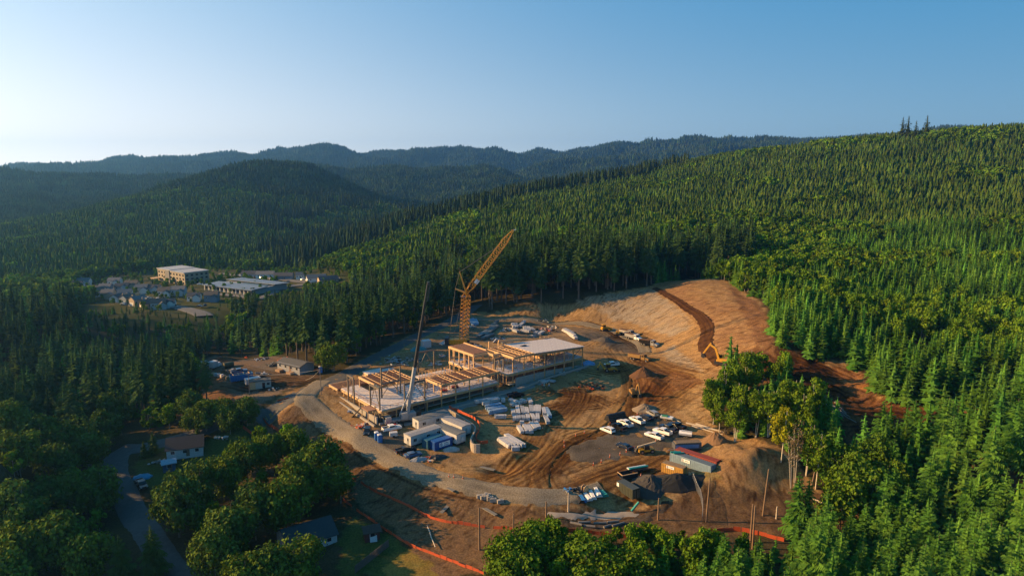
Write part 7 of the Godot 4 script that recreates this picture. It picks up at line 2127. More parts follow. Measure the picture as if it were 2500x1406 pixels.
func digger(x: float, z: float, yaw: float, m: Material, label: String, scale := 1.0, reach := 0.0) -> Node3D:
	# tracked excavator; boom folds forward along +x
	var o := thing("excavator", label, "excavator", at(x, z), yaw)
	var dark := mat("dark_steel", lin(0.035, 0.036, 0.04), 0.5, 0.3)
	for s in [-1.0, 1.0]:
		part("track", Shape.new().prism(PackedVector2Array([Vector2(-2.1, 0.35), Vector2(-1.8, 0.0), Vector2(1.8, 0.0), Vector2(2.1, 0.35), Vector2(1.9, 0.8), Vector2(-1.9, 0.8)]), s * 1.15 - 0.3, s * 1.15 + 0.3), dark, o)
	part("undercarriage", Shape.new().box(Vector3(0, 0.7, 0), Vector3(1.6, 0.4, 1.8)), dark, o)
	part("house", Shape.new().prism(PackedVector2Array([Vector2(-2.2, 0.95), Vector2(1.4, 0.95), Vector2(1.4, 1.5), Vector2(0.0, 1.9), Vector2(-1.9, 1.95), Vector2(-2.2, 1.6)]), -1.25, 1.25), m, o)
	part("counterweight", Shape.new().box(Vector3(-2.3, 1.4, 0), Vector3(0.5, 0.9, 2.4)), dark, o)
	var cab := part("cab", Shape.new().prism(PackedVector2Array([Vector2(-0.2, 1.4), Vector2(1.4, 1.1), Vector2(1.45, 1.9), Vector2(1.0, 2.8), Vector2(-0.2, 2.85)]), 0.25, 1.2), m, o)
	part("cab_window", Shape.new().prism(PackedVector2Array([Vector2(0.0, 1.75), Vector2(1.3, 1.6), Vector2(1.3, 1.95), Vector2(0.95, 2.65), Vector2(0.0, 2.7)]), 0.22, 1.23), mat("car_glass", lin(0.015, 0.018, 0.022), 0.08), cab)
	var elbow := Vector3(3.6 + reach * 0.4, 4.9 + reach, -0.3)
	var wrist := Vector3(5.4 + reach * 0.6, 2.2 + reach * 0.3, -0.3)
	part("boom", Shape.new().bar(Vector3(0.9, 1.5, -0.3), Vector3(2.0, 4.2 + reach * 0.6, -0.3), 0.4, 0.65).bar(Vector3(2.0, 4.2 + reach * 0.6, -0.3), elbow, 0.36, 0.55), m, o)
	part("stick", Shape.new().bar(elbow + Vector3(-0.4, 0.5, 0), wrist, 0.3, 0.45), m, o)
	part("boom_cylinder", Shape.new().tube(Vector3(1.4, 1.3, -0.3), Vector3(2.2, 3.7, -0.3), 0.1, 0.1, 6), dark, o)
	part("stick_cylinder", Shape.new().tube(Vector3(2.2, 4.9 + reach * 0.6, -0.3), elbow + Vector3(-0.4, 0.7, 0), 0.09, 0.09, 6), dark, o)
	part("bucket", Shape.new().prism(PackedVector2Array([Vector2(wrist.x - 0.3, wrist.y + 0.1), Vector2(wrist.x - 0.9, wrist.y - 0.9), Vector2(wrist.x - 0.2, wrist.y - 1.3), Vector2(wrist.x + 0.5, wrist.y - 0.9), Vector2(wrist.x + 0.35, wrist.y + 0.1)]), -0.9, 0.3), dark, o)
	o.scale = Vector3.ONE * scale
	return o

func lorry(x: float, z: float, yaw: float, cabm: Material, bodym: Material, label: String, tipper := true) -> Node3D:
	var o := thing("dump_truck", label, "truck", at(x, z), yaw)
	var glass := mat("car_glass", lin(0.015, 0.018, 0.022), 0.08, 0.0, false)
	var dark := mat("dark_steel", lin(0.035, 0.036, 0.04), 0.5, 0.3)
	part("chassis", Shape.new().box(Vector3(0, 0.85, 0), Vector3(8.4, 0.3, 1.0)), dark, o)
	part("hood", Shape.new().prism(PackedVector2Array([Vector2(2.8, 0.7), Vector2(4.4, 0.7), Vector2(4.4, 1.55), Vector2(2.8, 1.9)]), -0.95, 0.95), cabm, o)
	part("cab", Shape.new().prism(PackedVector2Array([Vector2(1.3, 0.8), Vector2(2.9, 0.8), Vector2(2.8, 1.9), Vector2(2.45, 2.75), Vector2(1.3, 2.8)]), -1.15, 1.15), cabm, o)
	part("windscreen", Shape.new().quad_strip(Vector3(2.84, 1.95, 1.05), Vector3(2.5, 2.62, 1.0)), glass, o)
	for s in [-1.0, 1.0]:
		part("side_window", Shape.new().box(Vector3(2.0, 2.2, s * 1.155), Vector3(0.9, 0.6, 0.02)), glass, o)
		part("exhaust", Shape.new().tube(Vector3(1.1, 1.0, s * 1.0), Vector3(1.1, 3.2, s * 1.0), 0.08, 0.08, 6), mat("rim", lin(0.35, 0.35, 0.36)), o)
	part("body", Shape.new().prism(PackedVector2Array([Vector2(-4.4, 1.1), Vector2(0.8, 1.1), Vector2(0.95, 2.5), Vector2(-4.6, 2.3)]), -1.2, 1.2), bodym, o)
	part("load", Shape.new().box(Vector3(-1.8, 2.42, 0), Vector3(4.8, 0.16, 2.1)), mat("heap_brown", lin(0.135, 0.064, 0.027), 1.0), o)
	part("body_lip", Shape.new().box(Vector3(1.0, 2.65, 0), Vector3(0.9, 0.1, 2.3)), bodym, o)
	wheels(o, [3.5, -1.9, -3.2], 0.98, 0.52, 0.35)
	return o

func worker(x: float, z: float, yaw: float, vest: Color, trousers: Color, label: String, arm := 0.25) -> void:
	# standing figure, one continuous skin of tapered limbs
	var s := Shape.new()
	s.tinted = true
	var skin := Color(0.34, 0.19, 0.12)
	var rings := func(pts: Array, c0: Color) -> void:
		s.ink = c0
		for i in pts.size() - 1:
			s.tube(pts[i][0], pts[i + 1][0], pts[i][1], pts[i + 1][1], 8, i == 0 or i == pts.size() - 2)
	for sg in [-1.0, 1.0]:
		rings.call([[Vector3(0.0, 0.06, sg * 0.11), 0.055], [Vector3(0.02, 0.48, sg * 0.105), 0.07], [Vector3(0, 0.92, sg * 0.09), 0.105]], trousers)
		rings.call([[Vector3(-0.06, 0.05, sg * 0.11), 0.05], [Vector3(0.18, 0.04, sg * 0.12), 0.04]], Color(0.03, 0.025, 0.02))
		var hand := Vector3(arm, 0.88 + arm * 0.5, sg * 0.29)
		rings.call([[Vector3(0, 1.42, sg * 0.2), 0.06], [Vector3(0.02, 1.14, sg * 0.27), 0.05], [hand, 0.038]], vest)
		rings.call([[hand, 0.04], [hand + Vector3(0.05, -0.1, 0), 0.03]], skin)
		for k in 4:
			rings.call([[hand + Vector3(0.03, -0.08, (k - 1.5) * 0.018), 0.009], [hand + Vector3(0.06, -0.17 + absf(k - 1.5) * 0.01, (k - 1.5) * 0.02), 0.007]], skin)
		rings.call([[hand + Vector3(0.05, -0.04, 0), 0.01], [hand + Vector3(0.1, -0.1, 0), 0.008]], skin)
	rings.call([[Vector3(0, 0.88, 0), 0.15], [Vector3(0, 1.1, 0), 0.155], [Vector3(0, 1.36, 0), 0.185], [Vector3(0, 1.48, 0), 0.09]], vest)
	rings.call([[Vector3(0, 1.46, 0), 0.055], [Vector3(0.01, 1.55, 0), 0.055], [Vector3(0.02, 1.6, 0), 0.085], [Vector3(0.02, 1.7, 0), 0.09], [Vector3(0.01, 1.76, 0), 0.06]], skin)
	rings.call([[Vector3(0.09, 1.64, 0), 0.018], [Vector3(0.125, 1.63, 0), 0.008]], skin)
	var o := thing("person", label, "person", at(x, z), yaw, "workers standing on the dirt")
	var m := StandardMaterial3D.new()
	m.resource_name = "figure"
	m.vertex_color_use_as_albedo = true
	m.roughness = 0.85
	part("body", s, m, o)
	var hat := Shape.new().tube(Vector3(0.01, 1.71, 0), Vector3(0.01, 1.84, 0), 0.115, 0.06, 10)
	hat.tube(Vector3(0.03, 1.70, 0), Vector3(0.03, 1.72, 0), 0.14, 0.14, 10)
	part("hard_hat", hat, mat("hat_white", lin(0.7, 0.7, 0.68), 0.5, 0.0, false), o)

func make_vehicles() -> void:
	var white := mat("paint_white", lin(0.74, 0.74, 0.74), 0.25, 0.0, false)
	var black := mat("paint_black", lin(0.012, 0.012, 0.014), 0.2, 0.0, false)
	var navy := mat("paint_navy", lin(0.014, 0.022, 0.045), 0.2, 0.0, false)
	var silver := mat("paint_silver", lin(0.33, 0.33, 0.33), 0.3, 0.3, false)
	var blue := mat("paint_blue", lin(0.05, 0.11, 0.22), 0.3, 0.0, false)
	var machine := mat("machine_yellow", lin(0.58, 0.30, 0.02), 0.5, 0.0, true, 0.5)
	var dull := mat("machine_ochre", lin(0.30, 0.17, 0.045), 0.6, 0.0, true, 0.5)
	var cars := [
		["suv", 28.3, -191.8, 2.24, 4.5, white, "white suv parked alone at the west end of the lot"],
		["pickup", 31.7, -193.9, 2.13, 3.9, black, "black pickup beside the white pickup and the pipe stack"],
		["pickup", 34.2, -196.2, 2.12, 4.7, white, "white pickup parked against the black pickup"],
		["pickup", 38.2, -198.3, 2.07, 4.7, white, "white pickup parked between the pipe stack and the silver suv"],
		["sedan", 41.6, -200.6, 2.12, 3.1, navy, "small dark car half hidden by the silver suv"],
		["suv", 43.8, -203.0, 1.96, 4.7, silver, "silver suv below the pale gravel heap"],
		["pickup", 41.1, -187.0, 2.30, 5.5, white, "white pickup at the front of the eastern row"],
		["pickup", 44.1, -189.7, 2.33, 5.4, white, "white pickup with tools in its bed, second in the eastern row"],
		["pickup", 46.2, -191.9, 2.24, 4.7, navy, "dark pickup between the white pickups and the black one"],
		["pickup", 49.1, -192.9, 2.20, 5.4, black, "black pickup at the back of the eastern row by the bank"],
		["sedan", 31.4, -180.8, 2.27, 4.6, navy, "dark blue car parked beside the telehandler"],
		["suv", -42.1, -188.7, -1.52, 4.6, black, "black off-road car by the gravel road and the toilets"],
		["pickup", -35.6, -191.9, 0.56, 4.1, white, "white pickup parked below the low corner of the building"],
		["pickup", -29.3, -177.8, 0.50, 4.7, black, "black pickup in front of the office trailers"],
		["sedan", -27.0, -175.4, 0.55, 3.0, blue, "dark blue car beside the black pickup and tarpaulins"],
		["pickup", 37.9, -250.5, -2.84, 4.9, white, "white pickup parked behind the backhoe on the haul road"],
		["pickup", 1.2, -219.8, 0.39, 4.0, black, "black pickup beside the trench and timber bundles"],
		["pickup", -100.2, -172.9, -0.84, 3.8, black, "black pickup parked on the verge of the narrow road"],
		["pickup", -101.1, -243.9, 0.60, 2.6, blue, "blue pickup behind the long blue skip in the yard"]]
	for c in cars:
		car(c[0], c[1], c[2], c[3], c[5], c[6])
	digger(73.8, -232.0, 2.5, machine, "yellow excavator with raised boom on the dark track of the cut slope", 1.15, 0.8)
	digger(41.1, -220.0, -1.45, dull, "dark excavator with lowered arm beside the haul road", 1.0, 0.0)
	digger(47.6, -298.6, -1.7, machine, "small yellow excavator on the gravel pad beside the lorries", 0.75, -1.0)
	lorry(49.5, -256.8, -0.7, dull, dull, "ochre earth mover tipping truck where the haul roads meet")
	lorry(51.8, -297.2, -0.9, mat("lorry_grey", lin(0.35, 0.33, 0.31), 0.5), mat("lorry_grey", lin(0.35, 0.33, 0.31)), "grey tipper lorry behind the white one on the gravel pad")
	lorry(53.0, -289.3, -1.0, white, silver, "white tipper lorry on the gravel pad")
	lorry(57.3, -276.4, -0.8, silver, black, "dark tipper lorry at the foot of the seeded slope")
	# bulldozer
	var o := thing("bulldozer", "yellow bulldozer on the dirt below the perimeter track", "bulldozer", at(42.4, -305.0), 0.4)
	var dark := mat("dark_steel", lin(0.035, 0.036, 0.04))
	for s in [-1.0, 1.0]:
		part("track", Shape.new().prism(PackedVector2Array([Vector2(-1.9, 0.3), Vector2(-1.6, 0.0), Vector2(1.4, 0.0), Vector2(1.8, 0.4), Vector2(0.6, 1.2), Vector2(-1.4, 1.0)]), s * 1.1 - 0.28, s * 1.1 + 0.28), dark, o)
	part("body", Shape.new().prism(PackedVector2Array([Vector2(-1.6, 0.7), Vector2(2.2, 0.7), Vector2(2.2, 1.7), Vector2(0.3, 1.9), Vector2(-1.6, 1.7)]), -0.8, 0.8), machine, o)
	part("cab", Shape.new().box(Vector3(-0.5, 2.4, 0), Vector3(1.5, 1.3, 1.5)), machine, o)
	part("cab_window", Shape.new().box(Vector3(-0.5, 2.45, 0), Vector3(1.55, 0.7, 1.55)), mat("car_glass", lin(0.015, 0.018, 0.022)), o)
	part("blade", Shape.new().bar(Vector3(2.9, 0.7, -1.8), Vector3(2.9, 0.7, 1.8), 0.2, 1.3), machine, o)
	part("ripper", Shape.new().bar(Vector3(-1.8, 0.9, 0), Vector3(-2.6, 0.2, 0), 0.3, 0.3), dark, o)
	# backhoe loader
	o = thing("backhoe_loader", "yellow backhoe loader with its rear arm folded beside the white pickup", "loader", at(36.1, -245.0), 0.15)
	part("body", Shape.new().prism(PackedVector2Array([Vector2(-1.8, 0.7), Vector2(2.2, 0.7), Vector2(2.2, 1.5), Vector2(0.8, 1.6), Vector2(-1.8, 1.4)]), -0.7, 0.7), machine, o)
	part("cab", Shape.new().box(Vector3(-0.4, 2.2, 0), Vector3(1.5, 1.4, 1.4)), dark, o)
	part("cab_roof", Shape.new().box(Vector3(-0.4, 2.95, 0), Vector3(1.7, 0.14, 1.6)), machine, o)
	part("loader_arm", Shape.new().bar(Vector3(0.8, 1.5, 0.8), Vector3(3.2, 0.7, 0.8), 0.2, 0.3).bar(Vector3(0.8, 1.5, -0.8), Vector3(3.2, 0.7, -0.8), 0.2, 0.3), machine, o)
	part("bucket", Shape.new().prism(PackedVector2Array([Vector2(3.2, 0.1), Vector2(4.1, 0.15), Vector2(3.4, 1.0)]), -1.1, 1.1), dark, o)
	part("hoe_boom", Shape.new().bar(Vector3(-1.8, 1.0, 0), Vector3(-3.4, 3.6, 0), 0.3, 0.4), machine, o)
	part("hoe_stick", Shape.new().bar(Vector3(-3.4, 3.6, 0), Vector3(-4.4, 1.6, 0), 0.25, 0.35), machine, o)
	part("hoe_bucket", Shape.new().prism(PackedVector2Array([Vector2(-4.8, 0.8), Vector2(-4.0, 0.7), Vector2(-4.1, 1.7), Vector2(-4.5, 1.7)]), -0.4, 0.4), dark, o)
	wheels(o, [-1.1], 0.9, 0.7, 0.45)
	wheels(o, [1.7], 0.8, 0.48, 0.32)
	# telehandler
	o = thing("telehandler", "yellow telehandler with a pale boom beside the dark blue car", "telehandler", at(36.9, -177.8), 0.25)
	part("chassis", Shape.new().prism(PackedVector2Array([Vector2(-2.4, 0.6), Vector2(2.2, 0.6), Vector2(2.3, 1.2), Vector2(-2.4, 1.4)]), -0.95, 0.95), machine, o)
	part("cab", Shape.new().prism(PackedVector2Array([Vector2(-0.9, 1.2), Vector2(0.8, 1.2), Vector2(0.5, 2.4), Vector2(-0.8, 2.45)]), 0.1, 0.95), dark, o)
	part("engine_cover", Shape.new().box(Vector3(-0.4, 1.5, -0.7), Vector3(2.2, 0.6, 0.5)), machine, o)
	part("boom", Shape.new().bar(Vector3(-2.4, 1.8, -0.2), Vector3(3.0, 2.7, -0.2), 0.4, 0.5), mat("boom_cream", lin(0.55, 0.45, 0.30), 0.5), o)
	part("fork_carriage", Shape.new().bar(Vector3(-2.6, 1.7, -0.2), Vector3(-3.1, 0.5, -0.2), 0.9, 0.25), dark, o)
	for s in [-0.4, 0.3]:
		part("fork", Shape.new().bar(Vector3(-3.1, 0.4, s), Vector3(-4.4, 0.4, s), 0.14, 0.08), dark, o)
	wheels(o, [-1.5, 1.5], 0.9, 0.6, 0.4)
	# covered boat and skiff at the lot's edge
	o = thing("boat_trailer", "white covered boat on a trailer at the end of the eastern row", "boat", at(50.4, -187.3), -0.35)
	part("hull", Shape.new().prism(PackedVector2Array([Vector2(-0.7, 0.5), Vector2(0.7, 0.5), Vector2(1.0, 1.2), Vector2(0.4, 1.6), Vector2(-0.4, 1.6), Vector2(-1.0, 1.2)]), -2.0, 1.6), white, o).rotation.y = PI / 2
	part("cover", Shape.new().bar(Vector3(-1.4, 1.65, 0), Vector3(1.6, 1.5, 0), 0.9, 0.3), mat("wrap_white", lin(0.7, 0.7, 0.72)), o)
	wheels(o, [0.3], 0.95, 0.32, 0.2)
	o = thing("boat_trailer", "green and white skiff on a trailer beside the silver suv", "boat", at(47.4, -199.2), -0.5)
	part("hull", Shape.new().prism(PackedVector2Array([Vector2(-0.6, 0.5), Vector2(0.6, 0.5), Vector2(0.85, 1.1), Vector2(-0.85, 1.1)]), -1.9, 1.9), white, o).rotation.y = PI / 2
	part("cover", Shape.new().box(Vector3(-0.6, 1.2, 0), Vector3(1.8, 0.25, 1.4)), mat("green_cover", lin(0.05, 0.25, 0.13), 0.6), o)
	wheels(o, [0.2], 0.8, 0.3, 0.2)
	# people by the pale panels
	worker(10.5, -228.4, 0.5, Color(0.55, 0.09, 0.02), Color(0.05, 0.06, 0.1), "person in an orange vest and white hard hat beside the pale panels", 0.3)
	worker(11.2, -228.0, 2.0, Color(0.6, 0.58, 0.5), Color(0.04, 0.05, 0.09), "person in a pale shirt standing among the vested workers", 0.15)
	worker(12.1, -228.4, 3.4, Color(0.60, 0.16, 0.03), Color(0.06, 0.05, 0.04), "person in an orange vest facing the others, arm forward", 0.4)
	worker(12.9, -228.0, 2.8, Color(0.35, 0.42, 0.6), Color(0.05, 0.05, 0.06), "person in a pale blue shirt at the end of the group", 0.1)

# ---------------------------------------------------------------- yard across the road
func gable_house(x: float, z: float, yaw: float, length: float, wide: float, wall_h: float, rise: float, wallm: Material, roofm: Material, called: String, label: String, category: String, group := "", windows := 2, base := 0.0, gable_door := false) -> Node3D:
	# ridge along x; front is +z
	var o := thing(called, label, category, at(x, z), yaw, group)
	var hw := wide * 0.5
	var w := part("wall", Shape.new().prism(PackedVector2Array([Vector2(-hw, base - 0.6), Vector2(hw, base - 0.6), Vector2(hw, base + wall_h), Vector2(0, base + wall_h + rise), Vector2(-hw, base + wall_h)]), -length * 0.5, length * 0.5), wallm, o)
	w.rotation.y = PI / 2
	for s in [-1.0, 1.0]:
		var a := Vector3(0, base + wall_h + rise + 0.12, 0)
		var b := Vector3(0, base + wall_h - 0.25, s * (hw + 0.45))
		var mid := (a + b) * 0.5
		var run := Vector2(b.z - a.z, b.y - a.y)
		part("roof", Shape.new().box(mid, Vector3(length + 0.8, 0.16, run.length()), Basis(Vector3.RIGHT, -atan2(run.y, run.x) if s > 0.0 else -atan2(run.y, run.x))), roofm, o)
	var glass := mat("house_glass", lin(0.02, 0.025, 0.03), 0.1, 0.0, false)
	var trim := mat("house_trim", lin(0.62, 0.62, 0.60), 0.6, 0.0, false)
	for i in windows:
		var wx := -length * 0.5 + length * (i + 0.5) / windows
		for s in [-1.0, 1.0]:
			var f := part("window", Shape.new().box(Vector3(wx, base + wall_h * 0.58, s * hw), Vector3(1.2, 1.1, 0.08)), trim, o)
			part("pane", Shape.new().box(Vector3(wx, base + wall_h * 0.58, s * (hw + 0.02)), Vector3(1.0, 0.9, 0.08)), glass, f)
	part("door", Shape.new().box(Vector3(length * 0.08, base + 1.0, hw + 0.01), Vector3(0.95, 2.0, 0.08)), mat("house_door", lin(0.16, 0.10, 0.07), 0.7, 0.0, false), o)
	if gable_door:
		part("garage_door", Shape.new().box(Vector3(-length * 0.5 - 0.01, base + 1.1, 0), Vector3(0.08, 2.2, minf(wide * 0.6, 4.6))), trim, o)
	return o

func make_west_yard() -> void:
	var grey := mat("siding_grey", lin(0.30, 0.32, 0.35), 0.7, 0.0, true, 0.4)
	var t := [-79.8, -243.1, -0.58, 12.3]
	var o := gable_house(t[0], t[1], t[2], t[3], 6.6, 2.5, 0.9, grey, mat("shingle_grey", lin(0.085, 0.09, 0.095), 0.9, 0.0, true, 0.4), "modular_building", "long grey modular building with a dark shallow roof in the gravel yard", "building", "", 4, 0.6)
	for x in [-4.0, 2.0]:
		part("steps", Shape.new().box(Vector3(x, 0.4, 4.2), Vector3(2.4, 0.8, 1.8)), mat("rail_timber", lin(0.42, 0.26, 0.15)), o)
	t = [-96.9, -235.2, 0.61, 7.5]
	o = thing("open_skip", "long bright blue open topped skip with cross bars in the yard", "skip", at(t[0], t[1]), t[2])
	var blue := mat("skip_blue", lin(0.015, 0.16, 0.42), 0.5, 0.0, true, 0.4)
	part("floor", Shape.new().box(Vector3(0, 0.5, 0), Vector3(t[3], 0.3, 2.4)), blue, o)
	for s in [-1.0, 1.0]:
		part("side", Shape.new().box(Vector3(0, 1.5, s * 1.2), Vector3(t[3], 2.0, 0.1)), blue, o)
		var rr := Shape.new()
		ribs(rr, Vector3(-t[3] * 0.5, 0, s * 1.25), Vector3.RIGHT, Vector3(0, 0, s), t[3], 0.5, 2.5, 0.9, 0.08)
		part("side_ribs", rr, blue, o)
		part("end", Shape.new().box(Vector3(s * t[3] * 0.5, 1.5, 0), Vector3(0.1, 2.0, 2.4)), blue, o)
	for k in 4:
		part("cross_bar", Shape.new().box(Vector3(-t[3] * 0.36 + k * t[3] * 0.24, 2.5, 0), Vector3(0.25, 0.12, 2.4)), mat("pale_timber", lin(0.62, 0.42, 0.24)), o)
	part("cargo", Shape.new().box(Vector3(0.5, 2.0, 0), Vector3(t[3] * 0.8, 0.5, 2.0)), mat("skip_load", lin(0.16, 0.15, 0.13), 0.9), o)
	wheels(o, [-t[3] * 0.25, -t[3] * 0.12], 1.0, 0.45, 0.25)
	t = [-87.1, -227.3, 0.41, 3.8]
	o = thing("site_shed", "white flat roofed shed with an open timber end beside the road", "shed", at(t[0], t[1]), t[2])
	var cream := mat("shed_white", lin(0.50, 0.47, 0.41), 0.7, 0.0, true, 0.4)
	part("wall", Shape.new().box(Vector3(0.8, 1.4, 0), Vector3(5.0, 2.6, 3.4)), cream, o)
	part("end_frame", Shape.new().box(Vector3(-2.6, 1.4, 1.6), Vector3(1.8, 2.6, 0.15)).box(Vector3(-2.6, 1.4, -1.6), Vector3(1.8, 2.6, 0.15)), mat("pale_timber", lin(0.62, 0.42, 0.24)), o)
	part("roof", Shape.new().box(Vector3(-0.1, 2.82, 0), Vector3(7.2, 0.2, 3.9)), mat("shed_roof", lin(0.10, 0.10, 0.095), 0.9), o)
	part("door", Shape.new().box(Vector3(0.9, 1.15, 1.71), Vector3(0.9, 2.0, 0.05)), mat("house_glass", lin(0.02, 0.025, 0.03)), o)
	part("window", Shape.new().box(Vector3(2.4, 1.6, 1.71), Vector3(0.9, 0.8, 0.05)), mat("house_glass", lin(0.02, 0.025, 0.03)), o)
	t = [-91.1, -230.6, 0.69, 4.6]
	o = thing("cargo_trailer", "low white trailer body behind the open ended shed", "trailer", at(t[0], t[1]), t[2])
	part("body", Shape.new().box(Vector3(0, 1.5, 0), Vector3(5.0, 1.9, 2.2)), mat("wrap_white", lin(0.7, 0.7, 0.72)), o)
	wheels(o, [-0.5, 0.6], 1.0, 0.36, 0.22)
	for q in [[-152.4, -326.6, 1.0, "white box van body standing at the back of the gravel yard", 4.2], [-114.4, -253.8, 1.2, "pale blue van body beside the soil heap", 2.6]]:
		o = thing("box_van", q[3], "van", at(q[0], q[1]), q[2])
		part("box", Shape.new().box(Vector3(-0.6, 1.75, 0), Vector3(q[4], 2.4, 2.2)), mat("wrap_white", lin(0.7, 0.7, 0.72)), o)
		part("cab", Shape.new().prism(PackedVector2Array([Vector2(q[4] * 0.5 - 0.5, 0.5), Vector2(q[4] * 0.5 + 1.1, 0.5), Vector2(q[4] * 0.5 + 1.1, 1.2), Vector2(q[4] * 0.5 + 0.6, 2.0), Vector2(q[4] * 0.5 - 0.5, 2.1)]), -1.0, 1.0), mat("paint_white", lin(0.74, 0.74, 0.74)), o)
		wheels(o, [-1.2, 1.6], 0.95, 0.4, 0.25)
	o = thing("tank_truck", "small olive tank standing beside the soil heap in the yard", "tank", at(-108.5, -252.5), 0.7)
	part("tank", Shape.new().tube(Vector3(-1.8, 1.2, 0), Vector3(1.8, 1.2, 0), 0.9, 0.9, 16), mat("olive", lin(0.13, 0.10, 0.035), 0.6), o)
	part("cradle", Shape.new().box(Vector3(0, 0.3, 0), Vector3(3.0, 0.4, 1.4)), mat("dark_steel", lin(0.035, 0.036, 0.04)), o)
	var rng := RandomNumberGenerator.new()
	rng.seed = 71
	for q in [[[-111.6, -245.5], [-110.1, -244.4], [-108.4, -243.2], [-106.6, -241.7], [-104.8, -239.7], [-103.1, -238.2]]][0]:
		o = thing("bulk_bag", "pale bulk bag on a pallet in the row beside the blue skip", "bag", at(q[0], q[1]), rng.randf(), "bulk bags beside the blue skip")
		part("bag", Shape.new().box(Vector3(0, 0.65, 0), Vector3(1.1, 1.0, 1.1)).box(Vector3(0, 1.2, 0), Vector3(0.7, 0.16, 0.7)), [mat("card", lin(0.45, 0.30, 0.17)), mat("wrap_white", lin(0.7, 0.7, 0.72))][rng.randi() % 2], o)
		part("pallet", Shape.new().box(Vector3(0, 0.07, 0), Vector3(1.2, 0.14, 1.2)), mat("rail_timber", lin(0.42, 0.26, 0.15)), o)
	var orange := mat("safety_orange", lin(0.62, 0.10, 0.015), 0.6)
	clutter(-137.6, -341.9, 1.6, 10, [orange], "scrap_heap", "small orange heap of fencing at the back of the gravel yard", "scrap", 51, 1.2)
	clutter(-89.5, -259.4, 3.2, 16, [orange], "scrap_heap", "long orange heap of netting behind the grey modular building", "scrap", 52, 2.2)
	clutter(-72.1, -241.7, 1.8, 9, [orange], "scrap_heap", "orange netting beside the blue toilet at the road", "scrap", 53, 1.6)
	clutter(-99.3, -262.7, 4.0, 24, [mat("wrap_white", lin(0.7, 0.7, 0.72)), mat("card", lin(0.45, 0.30, 0.17)), mat("dark_steel", lin(0.035, 0.036, 0.04))], "scrap_heap", "pale rubbish strewn along the back of the gravel yard", "scrap", 54, 1.6)
	clutter(-91.4, -251.3, 2.4, 26, [mat("root_dark", lin(0.035, 0.028, 0.02)), mat("grey_log", lin(0.20, 0.19, 0.17))], "brush_heap", "dark brush heap at the end of the grey modular building", "brush", 55, 1.8)
	clutter(-81.2, -223.5, 2.4, 16, [mat("wrap_white", lin(0.7, 0.7, 0.72)), mat("dark_steel", lin(0.035, 0.036, 0.04)), mat("grey_log", lin(0.20, 0.19, 0.17))], "scrap_heap", "mixed rubbish beside the white shed", "scrap", 56, 1.2)
	# two houses below the site
	t = [-95.6, -189.3, 0.37, 9.5]
	gable_house(t[0], t[1], t[2], t[3], 8.0, 2.6, 1.9, mat("siding_white", lin(0.55, 0.56, 0.58), 0.7, 0.0, true, 0.4), mat("shingle_dark", lin(0.045, 0.04, 0.042), 0.95, 0.0, true, 0.4), "house", "low white house with a dark roof below the road bend", "house", "", 3)
	keep_clear.append([t[0], t[1], 9.0])
	t = [-47.4, -145.6, 0.61, 11.1]
	o = gable_house(t[0], t[1], t[2], t[3], 9.0, 2.5, 2.2, mat("siding_white", lin(0.55, 0.56, 0.58)), mat("shingle_teal", lin(0.032, 0.05, 0.058), 0.9, 0.0, true, 0.4), "house", "house with a blue green roof among the leafy trees below the bank", "house", "", 3)
	keep_clear.append([t[0], t[1], 10.0])
	part("porch_roof", Shape.new().box(Vector3(-5.2, 2.6, 5.6), Vector3(5.0, 0.2, 3.4)), mat("shingle_teal", lin(0.032, 0.05, 0.058)), o)
	t = [-96.8, -181.3, 0.52, 2.5]
	gable_house(t[0], t[1], t[2], 3.2, 2.8, 2.3, 0.5, mat("shed_blue", lin(0.05, 0.12, 0.22), 0.7), mat("shed_blue_roof", lin(0.25, 0.35, 0.45), 0.6), "garden_shed", "small blue shed with a pale roof beside the low white house", "shed", "", 1)
	t = [-32.5, -145.9, 0.36, 2.1]
	o = gable_house(t[0], t[1], t[2], 3.4, 3.0, 2.3, 0.5, mat("shed_red", lin(0.12, 0.035, 0.025), 0.8), mat("shed_roof_brown", lin(0.06, 0.045, 0.035), 0.9), "garden_shed", "small red brown shed on the lawn below the silt fence", "shed", "", 1)
	single("white_board", Shape.new().box(Vector3(0, 0.7, 0), Vector3(1.6, 1.4, 0.08), Basis(Vector3.RIGHT, -0.5)), mat("wrap_white", lin(0.7, 0.7, 0.72)), "white board leaning on the ground before the red shed", "board", at(-31.7, -144.3), 0.3)
	heap("tarp_heap", -102.0, -176.8, 2.6, 1.4, 1.0, mat("tarp_bright", lin(0.06, 0.25, 0.42), 0.5), "crumpled bright blue tarpaulin beside the narrow road", "tarpaulin", 19, 0.4, 0.5)
	clutter(-101.3, -184.0, 2.6, 14, [mat("wrap_grey", lin(0.48, 0.50, 0.54)), mat("grey_log", lin(0.20, 0.19, 0.17))], "scrap_heap", "garden clutter between the blue shed and the road", "scrap", 57, 1.4)
	clutter(-87.5, -193.6, 2.6, 14, [mat("wrap_white", lin(0.7, 0.7, 0.72)), mat("tarp_teal", lin(0.03, 0.22, 0.24)), mat("grey_log", lin(0.20, 0.19, 0.17))], "scrap_heap", "white and teal clutter at the end of the low white house", "scrap", 58, 1.6)

